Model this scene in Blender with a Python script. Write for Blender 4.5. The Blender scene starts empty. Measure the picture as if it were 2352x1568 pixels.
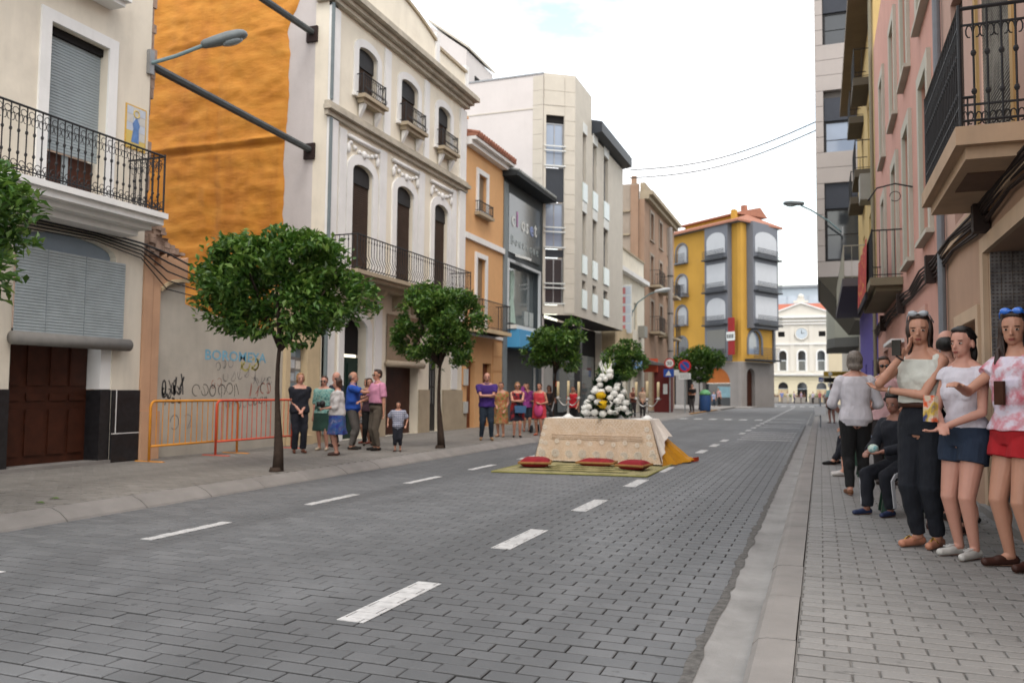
import bpy, bmesh, math, random
import numpy as np
from mathutils import Vector, Matrix, noise as mnoise
random.seed(7); rng = np.random.default_rng(7)
SC = bpy.context.scene; COL = SC.collection
R = math.radians
# ------------------------------------------------------------------ camera
F_PX, W_PX = 1900.0, 2352.0
YAW, PITCH, ROLL, EYE = R(20.4595), R(3.4393), R(0.55), 1.28
fw = Vector((-math.sin(YAW)*math.cos(PITCH), math.cos(YAW)*math.cos(PITCH), math.sin(PITCH)))
r0 = Vector((math.cos(YAW), math.sin(YAW), 0)); u0 = r0.cross(fw)
cr, cu = r0*math.cos(ROLL)+u0*math.sin(ROLL), u0*math.cos(ROLL)-r0*math.sin(ROLL)
camd = bpy.data.cameras.new('camera'); cam = bpy.data.objects.new('camera', camd); COL.objects.link(cam)
mw = Matrix.Identity(4)
for i in range(3):
    mw[i][0], mw[i][1], mw[i][2] = cr[i], cu[i], -fw[i]
mw[2][3] = EYE
cam.matrix_world = mw
camd.sensor_width = 36; camd.lens = F_PX/W_PX*36; camd.clip_start = .05; camd.clip_end = 3000
SC.camera = cam
camd.dof.use_dof = True; camd.dof.focus_distance = 4.8; camd.dof.aperture_fstop = 3.2      # wide open, focused on the near paving
def in_view(p, m=1.08):
    v = Vector(p)-Vector((0,0,EYE)); w = v.dot(fw)
    if w < .2: return False
    return abs(v.dot(cr)/w) < .619*m and abs(v.dot(cu)/w) < .4127*m
# ------------------------------------------------------------------ sky, sun, exposure
SUN_EL, SUN_AZ = R(58), R(150)          # azimuth from +Y towards +X: behind the camera, to the right
world = bpy.data.worlds.new('World'); SC.world = world; world.use_nodes = True
nt = world.node_tree; nt.nodes.clear()
def wn(t, **k):
    n = nt.nodes.new(t)
    for a, b in k.items(): setattr(n, a, b)
    return n
out = wn('ShaderNodeOutputWorld'); bg = wn('ShaderNodeBackground'); bg.inputs['Strength'].default_value = .12
sky = wn('ShaderNodeTexSky', sky_type='NISHITA', sun_disc=False, sun_elevation=SUN_EL, sun_rotation=SUN_AZ, dust_density=1.5)
tc = wn('ShaderNodeTexCoord'); mp = wn('ShaderNodeMapping'); mp.inputs['Scale'].default_value = (1, 1, 2.6)
mp.inputs['Location'].default_value = (.30, .05, .0)
nz = wn('ShaderNodeTexNoise'); nz.inputs['Scale'].default_value = 2.6; nz.inputs['Detail'].default_value = 7; nz.inputs['Roughness'].default_value = .58
rp = wn('ShaderNodeValToRGB'); rp.color_ramp.elements[0].position = .38; rp.color_ramp.elements[1].position = .54
mx = wn('ShaderNodeMix', data_type='RGBA'); mx.inputs['B'].default_value = (11.6, 11.7, 11.9, 1)
br = wn('ShaderNodeMix', data_type='RGBA', blend_type='MULTIPLY'); br.inputs['Factor'].default_value = 1; br.inputs['B'].default_value = (3.9, 3.05, 2.2, 1)
L = nt.links.new
L(tc.outputs['Generated'], mp.inputs['Vector']); L(mp.outputs[0], nz.inputs['Vector']); L(nz.outputs['Fac'], rp.inputs[0])
L(sky.outputs[0], br.inputs['A']); L(br.outputs['Result'], mx.inputs['A']); L(rp.outputs[0], mx.inputs['Factor'])
L(mx.outputs['Result'], bg.inputs['Color']); L(bg.outputs[0], out.inputs['Surface'])
sd = bpy.data.lights.new('sun', 'SUN'); sd.energy = 1.0; sd.angle = R(22); sd.color = (1, .96, .9)
so = bpy.data.objects.new('sun', sd); COL.objects.link(so)
sdir = Vector((math.sin(SUN_AZ)*math.cos(SUN_EL), math.cos(SUN_AZ)*math.cos(SUN_EL), math.sin(SUN_EL)))
so.rotation_euler = sdir.to_track_quat('Z', 'Y').to_euler(); so.location = (0, -5, 60)
vs = SC.view_settings; vs.view_transform = 'Standard'; vs.look = 'None'; vs.exposure = .45; vs.gamma = 1; vs.use_curve_mapping = False
SC.cycles.max_bounces = 6; SC.cycles.diffuse_bounces = 4; SC.cycles.transparent_max_bounces = 6
SC.cycles.caustics_reflective = False; SC.cycles.caustics_refractive = False

# ------------------------------------------------------------------ materials
def srgb(h):
    h = h.lstrip('#'); c = [int(h[i:i+2], 16)/255 for i in (0, 2, 4)]
    return tuple(((x/12.92) if x <= .04045 else ((x+.055)/1.055)**2.4) for x in c)
MATS = {}
class NT:
    def __init__(s, name):
        s.m = bpy.data.materials.new(name); s.m.use_nodes = True; s.t = s.m.node_tree
        s.b = s.t.nodes['Principled BSDF']; s.o = s.t.nodes['Material Output']
    def n(s, t, **k):
        x = s.t.nodes.new(t)
        for a, b in k.items():
            if a in ('Scale', 'Detail', 'Roughness', 'Distortion', 'Randomness'): x.inputs[a].default_value = b
            else: setattr(x, a, b)
        return x
    def l(s, a, b): s.t.links.new(a, b)
    def pos(s, obj=False, scale=None):
        if obj: o = s.n('ShaderNodeTexCoord').outputs['Object']
        else: o = s.n('ShaderNodeNewGeometry').outputs['Position']
        if scale:
            m = s.n('ShaderNodeMapping'); m.inputs['Scale'].default_value = scale; s.l(o, m.inputs['Vector']); o = m.outputs[0]
        return o
    def noise(s, v, sc, det=4, rough=.6):
        x = s.n('ShaderNodeTexNoise', Scale=sc, Detail=det, Roughness=rough); s.l(v, x.inputs['Vector']); return x.outputs['Fac']
    def ramp(s, f, stops):
        x = s.n('ShaderNodeValToRGB'); e = x.color_ramp.elements
        while len(e) < len(stops): e.new(.5)
        for i, (p, c) in enumerate(stops):
            e[i].position = p; e[i].color = (*c[:3], 1) if hasattr(c, '__len__') else (c, c, c, 1)
        s.l(f, x.inputs[0]); return x.outputs[0]
    def mix(s, a, b, f, mode='MIX'):
        x = s.n('ShaderNodeMix', data_type='RGBA', blend_type=mode)
        for k, v in (('A', a), ('B', b), ('Factor', f)):
            i = x.inputs[k]
            if isinstance(v, (int, float)): i.default_value = v
            elif isinstance(v, tuple): i.default_value = (*v[:3], 1)
            else: s.l(v, i)
        return x.outputs['Result']
    def bump(s, h, st=.3, d=.01):
        x = s.n('ShaderNodeBump'); x.inputs['Strength'].default_value = st; x.inputs['Distance'].default_value = d
        s.l(h, x.inputs['Height']); s.l(x.outputs[0], s.b.inputs['Normal'])
def sc3(c, k): return tuple(min(1, x*k) for x in c)
def mat(name, col, rough=.8, var=.12, scale=3.0, bump=.0, bscale=60, metal=0, spec=.3, obj=False, dirt=0, dcol=(.12, .105, .09), trans=0):
    if name in MATS: return MATS[name]
    if isinstance(col, str): col = srgb(col)
    N = NT(name); p = N.pos(obj)
    f = N.noise(p, scale, 5)
    c = N.mix(sc3(col, 1-var), sc3(col, 1+var), N.ramp(f, [(.3, 0.), (.7, 1.)]))
    if dirt:
        st = N.noise(N.pos(obj, (1.1, 1.1, .16)), 2.3, 6, .7); g = N.noise(p, .9, 5, .65)
        dm = N.mix(N.ramp(st, [(.5, 0.), (.78, 1.)]), N.ramp(g, [(.5, 0.), (.75, 1.)]), .5)
        c = N.mix(c, dcol, N.mix((0, 0, 0), dm, dirt))
    N.l(c, N.b.inputs['Base Color'])
    N.b.inputs['Roughness'].default_value = rough; N.b.inputs['Metallic'].default_value = metal
    N.b.inputs['Specular IOR Level'].default_value = spec
    if bump: N.bump(N.noise(p, bscale, 4), bump, .01)
    if trans:
        tr = N.n('ShaderNodeBsdfTranslucent'); N.l(c, tr.inputs[0]); ms = N.n('ShaderNodeMixShader'); ms.inputs[0].default_value = trans
        N.l(N.b.outputs[0], ms.inputs[1]); N.l(tr.outputs[0], ms.inputs[2]); N.l(ms.outputs[0], N.o.inputs['Surface'])
    MATS[name] = N.m; return N.m

# ------------------------------------------------------------------ mesh helpers
class MB:
    def __init__(s): s.v = []; s.f = []
    def add(s, vs, fs):
        b = len(s.v); s.v.extend([tuple(v) for v in vs]); s.f.extend([tuple(i+b for i in f) for f in fs]); return s
    def hexa(s, p):   # p: bottom 4 ccw, top 4 ccw
        return s.add(p, [(3, 2, 1, 0), (4, 5, 6, 7), (0, 1, 5, 4), (1, 2, 6, 5), (2, 3, 7, 6), (3, 0, 4, 7)])
    def box(s, x0, x1, y0, y1, z0, z1):
        return s.hexa([(x0, y0, z0), (x1, y0, z0), (x1, y1, z0), (x0, y1, z0), (x0, y0, z1), (x1, y0, z1), (x1, y1, z1), (x0, y1, z1)])
    def quad(s, a, b, c, d): return s.add([a, b, c, d], [(0, 1, 2, 3)])
    def tube(s, pts, r, n=8, cap=True, closed=False):
        pts = [Vector(p) for p in pts]; m = len(pts)
        rs = r if hasattr(r, '__len__') else [r]*m
        vs = []; up = None
        for i, p in enumerate(pts):
            if closed: d = pts[(i+1) % m]-pts[i-1]
            else: d = pts[min(i+1, m-1)]-pts[max(i-1, 0)]
            d.normalize()
            if up is None: up = Vector((0, 0, 1)) if abs(d.z) < .9 else Vector((1, 0, 0))
            a = d.cross(up).normalized(); b = a.cross(d).normalized(); up = b
            for k in range(n):
                t = 2*math.pi*k/n; vs.append(p+(a*math.cos(t)+b*math.sin(t))*rs[i])
        fs = []
        for i in range(m if closed else m-1):
            j = (i+1) % m
            for k in range(n):
                k2 = (k+1) % n; fs.append((i*n+k, j*n+k, j*n+k2, i*n+k2))
        if cap and not closed: fs.append(tuple(range(n))); fs.append(tuple((m-1)*n+k for k in range(n-1, -1, -1)))
        return s.add(vs, fs)
    def cyl(s, c, r, z0, z1, n=16, r1=None):
        r1 = r if r1 is None else r1
        return s.tube([(c[0], c[1], z0), (c[0], c[1], z1)], [r, r1], n)
    def lathe(s, c, prof, n=16):    # prof: (r, z)
        vs = []; fs = []
        for r, z in prof:
            for k in range(n):
                t = 2*math.pi*k/n; vs.append((c[0]+r*math.cos(t), c[1]+r*math.sin(t), c[2]+z))
        for i in range(len(prof)-1):
            for k in range(n):
                k2 = (k+1) % n; fs.append((i*n+k, i*n+k2, (i+1)*n+k2, (i+1)*n+k))
        fs.append(tuple(range(n-1, -1, -1))); fs.append(tuple((len(prof)-1)*n+k for k in range(n)))
        return s.add(vs, fs)
    def ball(s, c, r, n=10, m=7, M=None):
        if not hasattr(r, '__len__'): r = (r, r, r)
        vs = []; fs = []
        for i in range(m+1):
            ph = math.pi*i/m
            for k in range(n):
                t = 2*math.pi*k/n
                v = Vector((r[0]*math.sin(ph)*math.cos(t), r[1]*math.sin(ph)*math.sin(t), -r[2]*math.cos(ph)))
                if M: v = M @ v
                vs.append(v+Vector(c))
        for i in range(m):
            for k in range(n):
                k2 = (k+1) % n; fs.append((i*n+k, i*n+k2, (i+1)*n+k2, (i+1)*n+k))
        return s.add(vs, fs)
    def prism(s, poly, ext):     # poly: list of 3D points, ext: vector
        n = len(poly); e = Vector(ext); P = [Vector(p) for p in poly]
        return s.add(P+[p+e for p in P], [tuple(range(n-1, -1, -1)), tuple(range(n, 2*n))]+[(i, (i+1) % n, n+(i+1) % n, n+i) for i in range(n)])
OFF = {}
def mesh_of(name, mb, off=(0, 0, 0), smooth=False):
    me = bpy.data.meshes.new(name); o = Vector(off)
    me.from_pydata([tuple(Vector(v)-o) for v in mb.v], [], mb.f); me.validate(); me.update()
    if smooth: me.polygons.foreach_set('use_smooth', [True]*len(me.polygons))
    return me
def obj(name, mb, m, parent=None, smooth=False, loc=None, **props):
    off = OFF.get(parent.name, Vector((0, 0, 0))) if parent else Vector(loc or (0, 0, 0))
    me = mb if isinstance(mb, bpy.types.Mesh) else mesh_of(name, mb, off, smooth)
    if m and not me.materials: me.materials.append(m)
    o = bpy.data.objects.new(name, me); COL.objects.link(o)
    if parent: o.parent = parent
    else: o.location = off
    OFF[o.name] = off.copy() if hasattr(off, 'copy') else Vector(off)
    for k, v in props.items(): o[k] = v
    return o
def inst(name, me, parent, pos, rotz=0, scale=None, **props):
    o = bpy.data.objects.new(name, me); COL.objects.link(o)
    off = Vector((0, 0, 0))
    if parent: o.parent = parent; off = OFF[parent.name]
    o.location = Vector(pos)-off
    if rotz: o.rotation_euler = (0, 0, rotz)
    if scale: o.scale = scale
    OFF[o.name] = Vector(pos)
    for k, v in props.items(): o[k] = v
    return o
def thing(name, label, cat, loc, group=None):
    o = bpy.data.objects.new(name, None); COL.objects.link(o); o.location = loc; o.empty_display_size = .2
    o['label'] = label; o['category'] = cat
    if group: o['group'] = group
    OFF[o.name] = Vector(loc); return o
def struct(name, mb, m, smooth=False): return obj(name, mb, m, None, smooth, kind='structure')

# a facade plane: u runs along it, v is height, d points out of the wall
class Fac:
    def __init__(s, origin, t, n):
        s.o = Vector((*origin, 0)); s.t = Vector((*t, 0)).normalized(); s.n = Vector((*n, 0)).normalized()
    def p(s, u, v, d=0): return s.o+s.t*u+s.n*d+Vector((0, 0, v))
    def box(s, mb, u0, u1, v0, v1, d0, d1):
        p = s.p
        return mb.hexa([p(u0, v0, d0), p(u1, v0, d0), p(u1, v0, d1), p(u0, v0, d1), p(u0, v1, d0), p(u1, v1, d0), p(u1, v1, d1), p(u0, v1, d1)])
    def bx(s, *a): return s.box(MB(), *a)
def arc_pts(a, b, e, h, n=10):   # arch from (a, e-h) over the top e to (b, e-h)
    c, w = (a+b)/2, (b-a)/2
    return [(c-w*math.cos(math.pi*i/n), e-h+h*math.sin(math.pi*i/n)) for i in range(n+1)]
def wall(F, u0, u1, v0, v1, ops=(), d=0, rev=.2, back=.35):
    """front face with real openings and reveals; ops: (a,b,c,e[,arch height])"""
    mb = MB(); us = sorted({u0, u1, *[min(max(o[i], u0), u1) for o in ops for i in (0, 1)]}); vv = sorted({v0, v1, *[min(max(o[i], v0), v1) for o in ops for i in (2, 3)]})
    for i in range(len(us)-1):
        for j in range(len(vv)-1):
            cu_, cv_ = (us[i]+us[i+1])/2, (vv[j]+vv[j+1])/2
            if any(o[0] < cu_ < o[1] and o[2] < cv_ < o[3] for o in ops): continue
            mb.quad(F.p(us[i], vv[j], d), F.p(us[i+1], vv[j], d), F.p(us[i+1], vv[j+1], d), F.p(us[i], vv[j+1], d))
    for o in ops:
        a, b, c, e = o[:4]; h = o[4] if len(o) > 4 else 0; q = d-rev
        for (p1, p2) in (((a, c), (a, e-h)), ((b, c), (b, e-h)), ((a, c), (b, c))):
            mb.quad(F.p(*p1, d), F.p(*p2, d), F.p(*p2, q), F.p(*p1, q))
        if h:
            A = arc_pts(a, b, e, h); m = len(A)//2
            for i in range(len(A)-1): mb.quad(F.p(*A[i], d), F.p(*A[i+1], d), F.p(*A[i+1], q), F.p(*A[i], q))
            for i in range(m): mb.add([F.p(a, e, d), F.p(*A[i+1], d), F.p(*A[i], d)], [(0, 1, 2)])
            for i in range(m, len(A)-1): mb.add([F.p(b, e, d), F.p(*A[i+1], d), F.p(*A[i], d)], [(0, 1, 2)])
        else: mb.quad(F.p(a, e, d), F.p(b, e, d), F.p(b, e, q), F.p(a, e, q))
    # top and ends so that the wall has thickness
    mb.quad(F.p(u0, v1, d), F.p(u1, v1, d), F.p(u1, v1, d-back), F.p(u0, v1, d-back))
    for u in (u0, u1): mb.quad(F.p(u, v0, d), F.p(u, v1, d), F.p(u, v1, d-back), F.p(u, v0, d-back))
    return mb
def surround(F, par, a, b, c, e, w=.14, h=0, d=.035, m=None, name='window_surround', sill=True):
    mb = MB()
    F.box(mb, a-w, a, c, e-h, 0, d); F.box(mb, b, b+w, c, e-h, 0, d)
    if h:
        A = arc_pts(a, b, e, h); B = arc_pts(a-w, b+w, e+w, h+w)
        for i in range(len(A)-1):
            mb.hexa([F.p(*A[i], 0), F.p(*A[i+1], 0), F.p(*B[i+1], 0), F.p(*B[i], 0), F.p(*A[i], d), F.p(*A[i+1], d), F.p(*B[i+1], d), F.p(*B[i], d)])
    else: F.box(mb, a-w, b+w, e, e+w, 0, d)
    if sill: F.box(mb, a-w-.03, b+w+.03, c-.07, c, 0, d+.06)
    return obj(name, mb, m, par)
def slats(F, a, b, c, e, d, step=.05, amp=.012, n=None):
    """ridged roller shutter, joined"""
    mb = MB(); k = max(2, int((e-c)/step)); s = (e-c)/k
    for i in range(k):
        z0 = c+i*s; zs = [z0, z0+s*.2, z0+s*.8, z0+s]; ds = [d-amp, d, d, d-amp]
        for j in range(3): mb.quad(F.p(a, zs[j], ds[j]), F.p(b, zs[j], ds[j]), F.p(b, zs[j+1], ds[j+1]), F.p(a, zs[j+1], ds[j+1]))
    return mb
def shutter(F, par, a, b, c, e, d, m, step=.05, name='roller_shutter'):
    return obj(name, slats(F, a, b, c, e, d, step), m, par)
def glazed(F, par, a, b, c, e, d, mf, mg, cols=2, rows=1, fw_=.05, name='window'):
    mb = MB(); F.box(mb, a, a+fw_, c, e, d-.05, d); F.box(mb, b-fw_, b, c, e, d-.05, d); F.box(mb, a+fw_, b-fw_, c, c+fw_, d-.05, d); F.box(mb, a+fw_, b-fw_, e-fw_, e, d-.05, d)
    for i in range(1, cols): u = a+(b-a)*i/cols; F.box(mb, u-fw_*.45, u+fw_*.45, c+fw_, e-fw_, d-.046, d-.004)
    w = obj(name, mb, mf, par)
    for i in range(cols):
        for j in range(rows):
            ua, ub = a+(b-a)*i/cols, a+(b-a)*(i+1)/cols; va, vb = c+(e-c)*j/rows, c+(e-c)*(j+1)/rows
            obj('pane', F.bx(ua+.02, ub-.02, va+.02, vb-.02, d-.036, d-.024), mg, w)
    return w
def pane_arch(F, a, b, c, e, h, d):
    mb = MB(); A = arc_pts(a, b, e, h)
    mb.prism([F.p(a, c, d), *[F.p(u, v, d) for u, v in A], F.p(b, c, d)], F.n*-.03); return mb
BAL = {}
def bal_mesh(kind, h, m):
    k = (kind, round(h, 3), m.name)
    if k in BAL: return BAL[k]
    mb = MB()
    if kind == 'plain': mb.tube([(0, 0, 0), (0, 0, h)], .008, 5)
    elif kind == 'ornate':
        mb.tube([(0, 0, 0), (0, 0, h)], .009, 5)
        for z in (.30, .62): mb.ball((0, 0, h*z), (.022, .022, .03), 6, 4)
        for sx in (-1, 1):
            for z0 in (.08, .80):
                pts = [(sx*(.028+.024*math.cos(t)), 0, h*z0+.05*math.sin(t)) for t in np.linspace(math.pi, -math.pi*.6, 8)]
                mb.tube(pts, .006, 4)
    elif kind == 'bombe':
        mb.tube([(0, 0, h), (0, 0, h*.45), (-.05, 0, h*.3), (-.1, 0, h*.18), (-.07, 0, h*.06), (0, 0, 0)], .009, 5)
        mb.ball((0, 0, h*.86), (.02, .02, .035), 6, 4)
    me = mesh_of('baluster', mb); me.materials.append(m); BAL[k] = me; return me
def railing(F, par, u0, u1, v0, v1, dw, do, m, kind='plain', step=.12, name='railing', near=True, far=True):
    """rail on the outer edge d=do with returns to the wall at d=dw; balusters one by one"""
    mb = MB(); path = []
    if near: path.append(F.p(u0, v1, dw))
    path += [F.p(u0, v1, do), F.p(u1, v1, do)]
    if far: path.append(F.p(u1, v1, dw))
    for i in range(len(path)-1):
        for dz in (0, v0+.06-v1):
            mb.tube([path[i]+Vector((0, 0, dz)), path[i+1]+Vector((0, 0, dz))], .016 if dz == 0 else .011, 6)
    for q in (F.p(u0, v0, do), F.p(u1, v0, do)): mb.tube([q, q+Vector((0, 0, v1-v0+.03))], .016, 6)
    rl = obj(name, mb, m, par); me = bal_mesh(kind, v1-v0, m); ang = math.atan2(F.t.y, F.t.x)
    if kind == 'bombe': ang = math.atan2(-F.n.y, -F.n.x)
    n = max(2, round((u1-u0)/step))
    for i in range(1, n): inst('baluster', me, rl, F.p(u0+(u1-u0)*i/n, v0, do), ang)
    n = max(2, round(abs(do-dw)/step))
    for u, on in ((u0, near), (u1, far)):
        if on:
            for i in range(1, n): inst('baluster', me, rl, F.p(u, v0, dw+(do-dw)*i/n), ang+math.pi/2)
    return rl
def text_mesh(s, size, depth=.01, font_bold=False):
    cu_ = bpy.data.curves.new('t', 'FONT'); cu_.body = s; cu_.size = size; cu_.extrude = depth; cu_.align_x = 'LEFT'; cu_.resolution_u = 2
    if font_bold: cu_.offset = size*.015
    o = bpy.data.objects.new('t', cu_); COL.objects.link(o); bpy.context.view_layer.update()
    me = bpy.data.meshes.new_from_object(o.evaluated_get(bpy.context.evaluated_depsgraph_get()))
    bpy.data.objects.remove(o); bpy.data.curves.remove(cu_); return me
def text(name, s, F, u, v, d, size, m, par, depth=.01, bold=False, flip=False, fit=None, props=None):
    """lettering standing on a facade plane; reads left to right along +u (or -u when flip)"""
    me = text_mesh(s, size, depth, bold); n = len(me.vertices); co = np.empty(n*3); me.vertices.foreach_get('co', co); co = co.reshape(-1, 3)
    k = 1
    if fit: w = co[:, 0].max()-co[:, 0].min(); k = fit/w if w > 0 else 1
    t = np.array(F.t)*(-1 if flip else 1); base = np.array(F.p(u, v, d)); nn = np.array(F.n)
    w = base+np.outer(co[:, 0]*k, t)+np.outer(co[:, 1], (0, 0, 1))+np.outer(co[:, 2], nn)
    w -= np.array(OFF[par.name]); me.vertices.foreach_set('co', w.ravel().astype(np.float32)); me.update()
    me.materials.clear(); me.materials.append(m)
    o = bpy.data.objects.new(name, me); COL.objects.link(o); o.parent = par; OFF[o.name] = OFF[par.name].copy()
    for a, b in (props or {}).items(): o[a] = b
    return o
# ------------------------------------------------------------------ shared materials
cream = mat('cream_paint', '#dad2c2', .85, .05, 1.2, dirt=.35, bump=.15)
cream2 = mat('cream_paint_warm', '#e3dccb', .85, .05, 1.2, dirt=.3, bump=.15)
white_trim = mat('white_trim', '#e4e4e2', .8, .04, 2, dirt=.22)
orange_wall = mat('apricot_paint', '#d6a877', .85, .05, 1.5, dirt=.2)
stonebeige = mat('beige_stone', '#a99c86', .85, .1, 2, dirt=.4)
beige_pl = mat('beige_plaster', '#c9b694', .85, .08, 1.5, dirt=.5)
iron = mat('black_iron', (.02, .02, .022), .55, .2, 9)
brown_blind = mat('brown_blind', '#43352c', .75, .15, 6)
grey_blind = mat('grey_blind', '#98a2a6', .7, .07, 3, dirt=.25)
wood_dark = mat('dark_wood', '#3d1f13', .5, .3, 5)
wood_brown = mat('brown_wood', '#6b3a1f', .55, .2, 5)
green_wood = mat('green_wood', '#17302a', .55, .15, 5)
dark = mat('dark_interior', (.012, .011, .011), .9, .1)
marble = mat('black_marble', (.014, .014, .016), .3, .4, 14, spec=.5)
terracotta = mat('terracotta', '#a06e5a', .85, .2, 7, dirt=.3)
alu = mat('grey_metal', (.30, .31, .32), .45, .1, 6, metal=.6)
darkgrey = mat('anthracite_panel', '#3b4347', .5, .08, 2, dirt=.15)
peach = mat('peach_plaster', '#c19a7c', .9, .1, 1.6, dirt=.5)
rubble = mat('old_masonry', '#9b8576', .95, .3, 9, bump=.8, bscale=25, dirt=.4)
conc = mat('grey_render', '#b5b0a4', .92, .12, 1.3, bump=.25, bscale=40, dirt=.55, dcol=(.23, .22, .205))
def glass_mat(name, col, rough=.06):
    if name in MATS: return MATS[name]
    N = NT(name); f = N.noise(N.pos(), .7, 2); c = N.mix(sc3(col, .8), sc3(col, 1.25), f)
    N.l(c, N.b.inputs['Base Color']); N.b.inputs['Roughness'].default_value = rough; N.b.inputs['Specular IOR Level'].default_value = .9
    MATS[name] = N.m; return N.m
glass = glass_mat('window_glass', (.03, .035, .04)); glass_blue = glass_mat('curtained_glass', (.26, .32, .42), .12)

# ------------------------------------------------------------------ paving
def brick_material(name, L_, W_, cols, seed, stain=1.0, big=1.0, joint=.9, jcol=(.022, .021, .020)):
    N = NT(name); sep = N.n('ShaderNodeSeparateXYZ'); N.l(N.pos(), sep.inputs[0])
    def M(op, a, b=None, c=None):
        x = N.n('ShaderNodeMath', operation=op)
        for i, v in enumerate((a, b, c)):
            if v is None: continue
            if isinstance(v, (int, float)): x.inputs[i].default_value = v
            else: N.l(v, x.inputs[i])
        return x.outputs[0]
    row = M('FLOOR', M('DIVIDE', sep.outputs['Y'], W_)); par = M('MODULO', M('ABSOLUTE', row), 2.0)
    colx = M('FLOOR', M('ADD', M('DIVIDE', sep.outputs['X'], L_), M('MULTIPLY', par, .5)))
    cb = N.n('ShaderNodeCombineXYZ'); N.l(row, cb.inputs[0]); N.l(colx, cb.inputs[1]); cb.inputs[2].default_value = seed
    wnz = N.n('ShaderNodeTexWhiteNoise', noise_dimensions='3D'); N.l(cb.outputs[0], wnz.inputs['Vector'])
    c = N.ramp(wnz.outputs['Value'], [(0, cols[0]), (.5, cols[1]), (1, cols[2])])
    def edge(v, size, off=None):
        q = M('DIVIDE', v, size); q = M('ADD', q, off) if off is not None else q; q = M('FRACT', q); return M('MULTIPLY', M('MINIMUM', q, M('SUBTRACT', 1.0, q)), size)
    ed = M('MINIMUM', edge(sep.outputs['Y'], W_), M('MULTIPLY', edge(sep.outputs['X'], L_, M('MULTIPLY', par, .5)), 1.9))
    big_ = N.noise(N.pos(scale=(1, .28, 1)), .75*big, 4, .55)
    c = N.mix(c, sc3(cols[1], .52), N.ramp(big_, [(.5, 0.), (.68, .8*stain)]))
    c = N.mix(c, sc3(cols[1], .62), N.ramp(N.noise(N.pos(scale=(1, .035, 1)), .9, 3, .5), [(.50, 0.), (.64, .65*stain)]))
    c = N.mix(c, sc3(cols[1], 1.5), N.ramp(N.noise(N.pos(scale=(1, .5, 1)), 1.2*big, 5, .6), [(.55, 0.), (.75, .45*stain)]))
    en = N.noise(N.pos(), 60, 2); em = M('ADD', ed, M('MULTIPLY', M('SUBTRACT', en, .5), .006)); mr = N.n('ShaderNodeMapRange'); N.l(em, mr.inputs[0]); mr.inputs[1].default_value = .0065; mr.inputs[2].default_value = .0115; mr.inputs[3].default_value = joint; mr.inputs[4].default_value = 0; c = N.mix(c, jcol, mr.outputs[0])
    g = N.noise(N.pos(), 130, 3, .7); c = N.mix(c, N.ramp(g, [(.3, .35), (.7, .65)]), .35, 'OVERLAY')
    sp = N.noise(N.pos(), 14, 2, .5); c = N.mix(c, sc3(cols[0], .35), N.ramp(sp, [(.67, 0.), (.73, .6)]))
    N.l(c, N.b.inputs['Base Color']); N.b.inputs['Roughness'].default_value = .62; N.b.inputs['Specular IOR Level'].default_value = .35
    N.bump(g, .35, .004); return N.m
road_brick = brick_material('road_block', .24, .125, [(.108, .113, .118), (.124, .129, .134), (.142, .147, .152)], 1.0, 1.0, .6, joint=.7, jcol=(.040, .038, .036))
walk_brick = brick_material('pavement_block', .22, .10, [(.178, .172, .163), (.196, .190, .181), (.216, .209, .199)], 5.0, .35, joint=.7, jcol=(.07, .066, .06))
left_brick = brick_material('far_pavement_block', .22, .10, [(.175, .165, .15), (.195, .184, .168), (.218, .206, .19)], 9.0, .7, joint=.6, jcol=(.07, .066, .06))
mortar = mat('joint_sand', (.045, .042, .040), .95, .3, 20)
mortar_l = mat('pale_joint_sand', (.155, .148, .138), .95, .25, 16)
asphalt = mat('asphalt', (.135, .138, .141), .85, .15, .8, bump=.2, bscale=120, dirt=.2, dcol=(.09, .09, .09))
gutter_m = mat('gutter_concrete', (.245, .241, .233), .85, .16, 2.2, bump=.3, bscale=70, dirt=.75, dcol=(.10, .095, .09))
kerb_m = mat('kerb_stone', (.215, .203, .191), .85, .14, 2.5, bump=.3, bscale=80, dirt=.4, dcol=(.17, .155, .14))
paint_w = mat('road_paint', (.46, .46, .455), .75, .18, 14, dirt=.75, dcol=(.17, .17, .17))

XL, XR = -10.3, 1.6
ROAD_L, ROAD_R, Y_END = -6.80, -.57, 36.0
mb = MB().add([(-400, -60, -.06), (400, -60, -.06), (400, 900, -.06), (-400, 900, -.06)], [(0, 1, 2, 3)])
struct('ground', mb, asphalt)
road = struct('road', MB().box(ROAD_L, ROAD_R, 1, Y_END, -.05, -.014), mortar)
def brick_geo(x, y, l, w, z, rr, gap, ch=.006):
    """one chamfered block, slightly tilted"""
    hx, hy = l/2-gap*.7, w/2-gap*1.6; a = rr.normal(0, .003); ca, sa = math.cos(a), math.sin(a); tx, ty = rr.normal(0, .0018), rr.normal(0, .003); dz = rr.normal(0, .0006)
    P = []
    for (kx, ky, zz) in ((hx, hy, -.02), (hx, hy, -ch*.8), (hx-ch, hy-ch, 0)):
        for sx, sy in ((-1, -1), (1, -1), (1, 1), (-1, 1)):
            px, py = sx*kx, sy*ky; P.append((x+px*ca-py*sa, y+px*sa+py*ca, z+dz+zz+px*tx+py*ty))
    Fc = [(8, 9, 10, 11)]
    for b in (0, 4):
        for i in range(4): j = (i+1) % 4; Fc.append((b+i, b+j, b+4+j, b+4+i))
    return P, Fc
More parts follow.
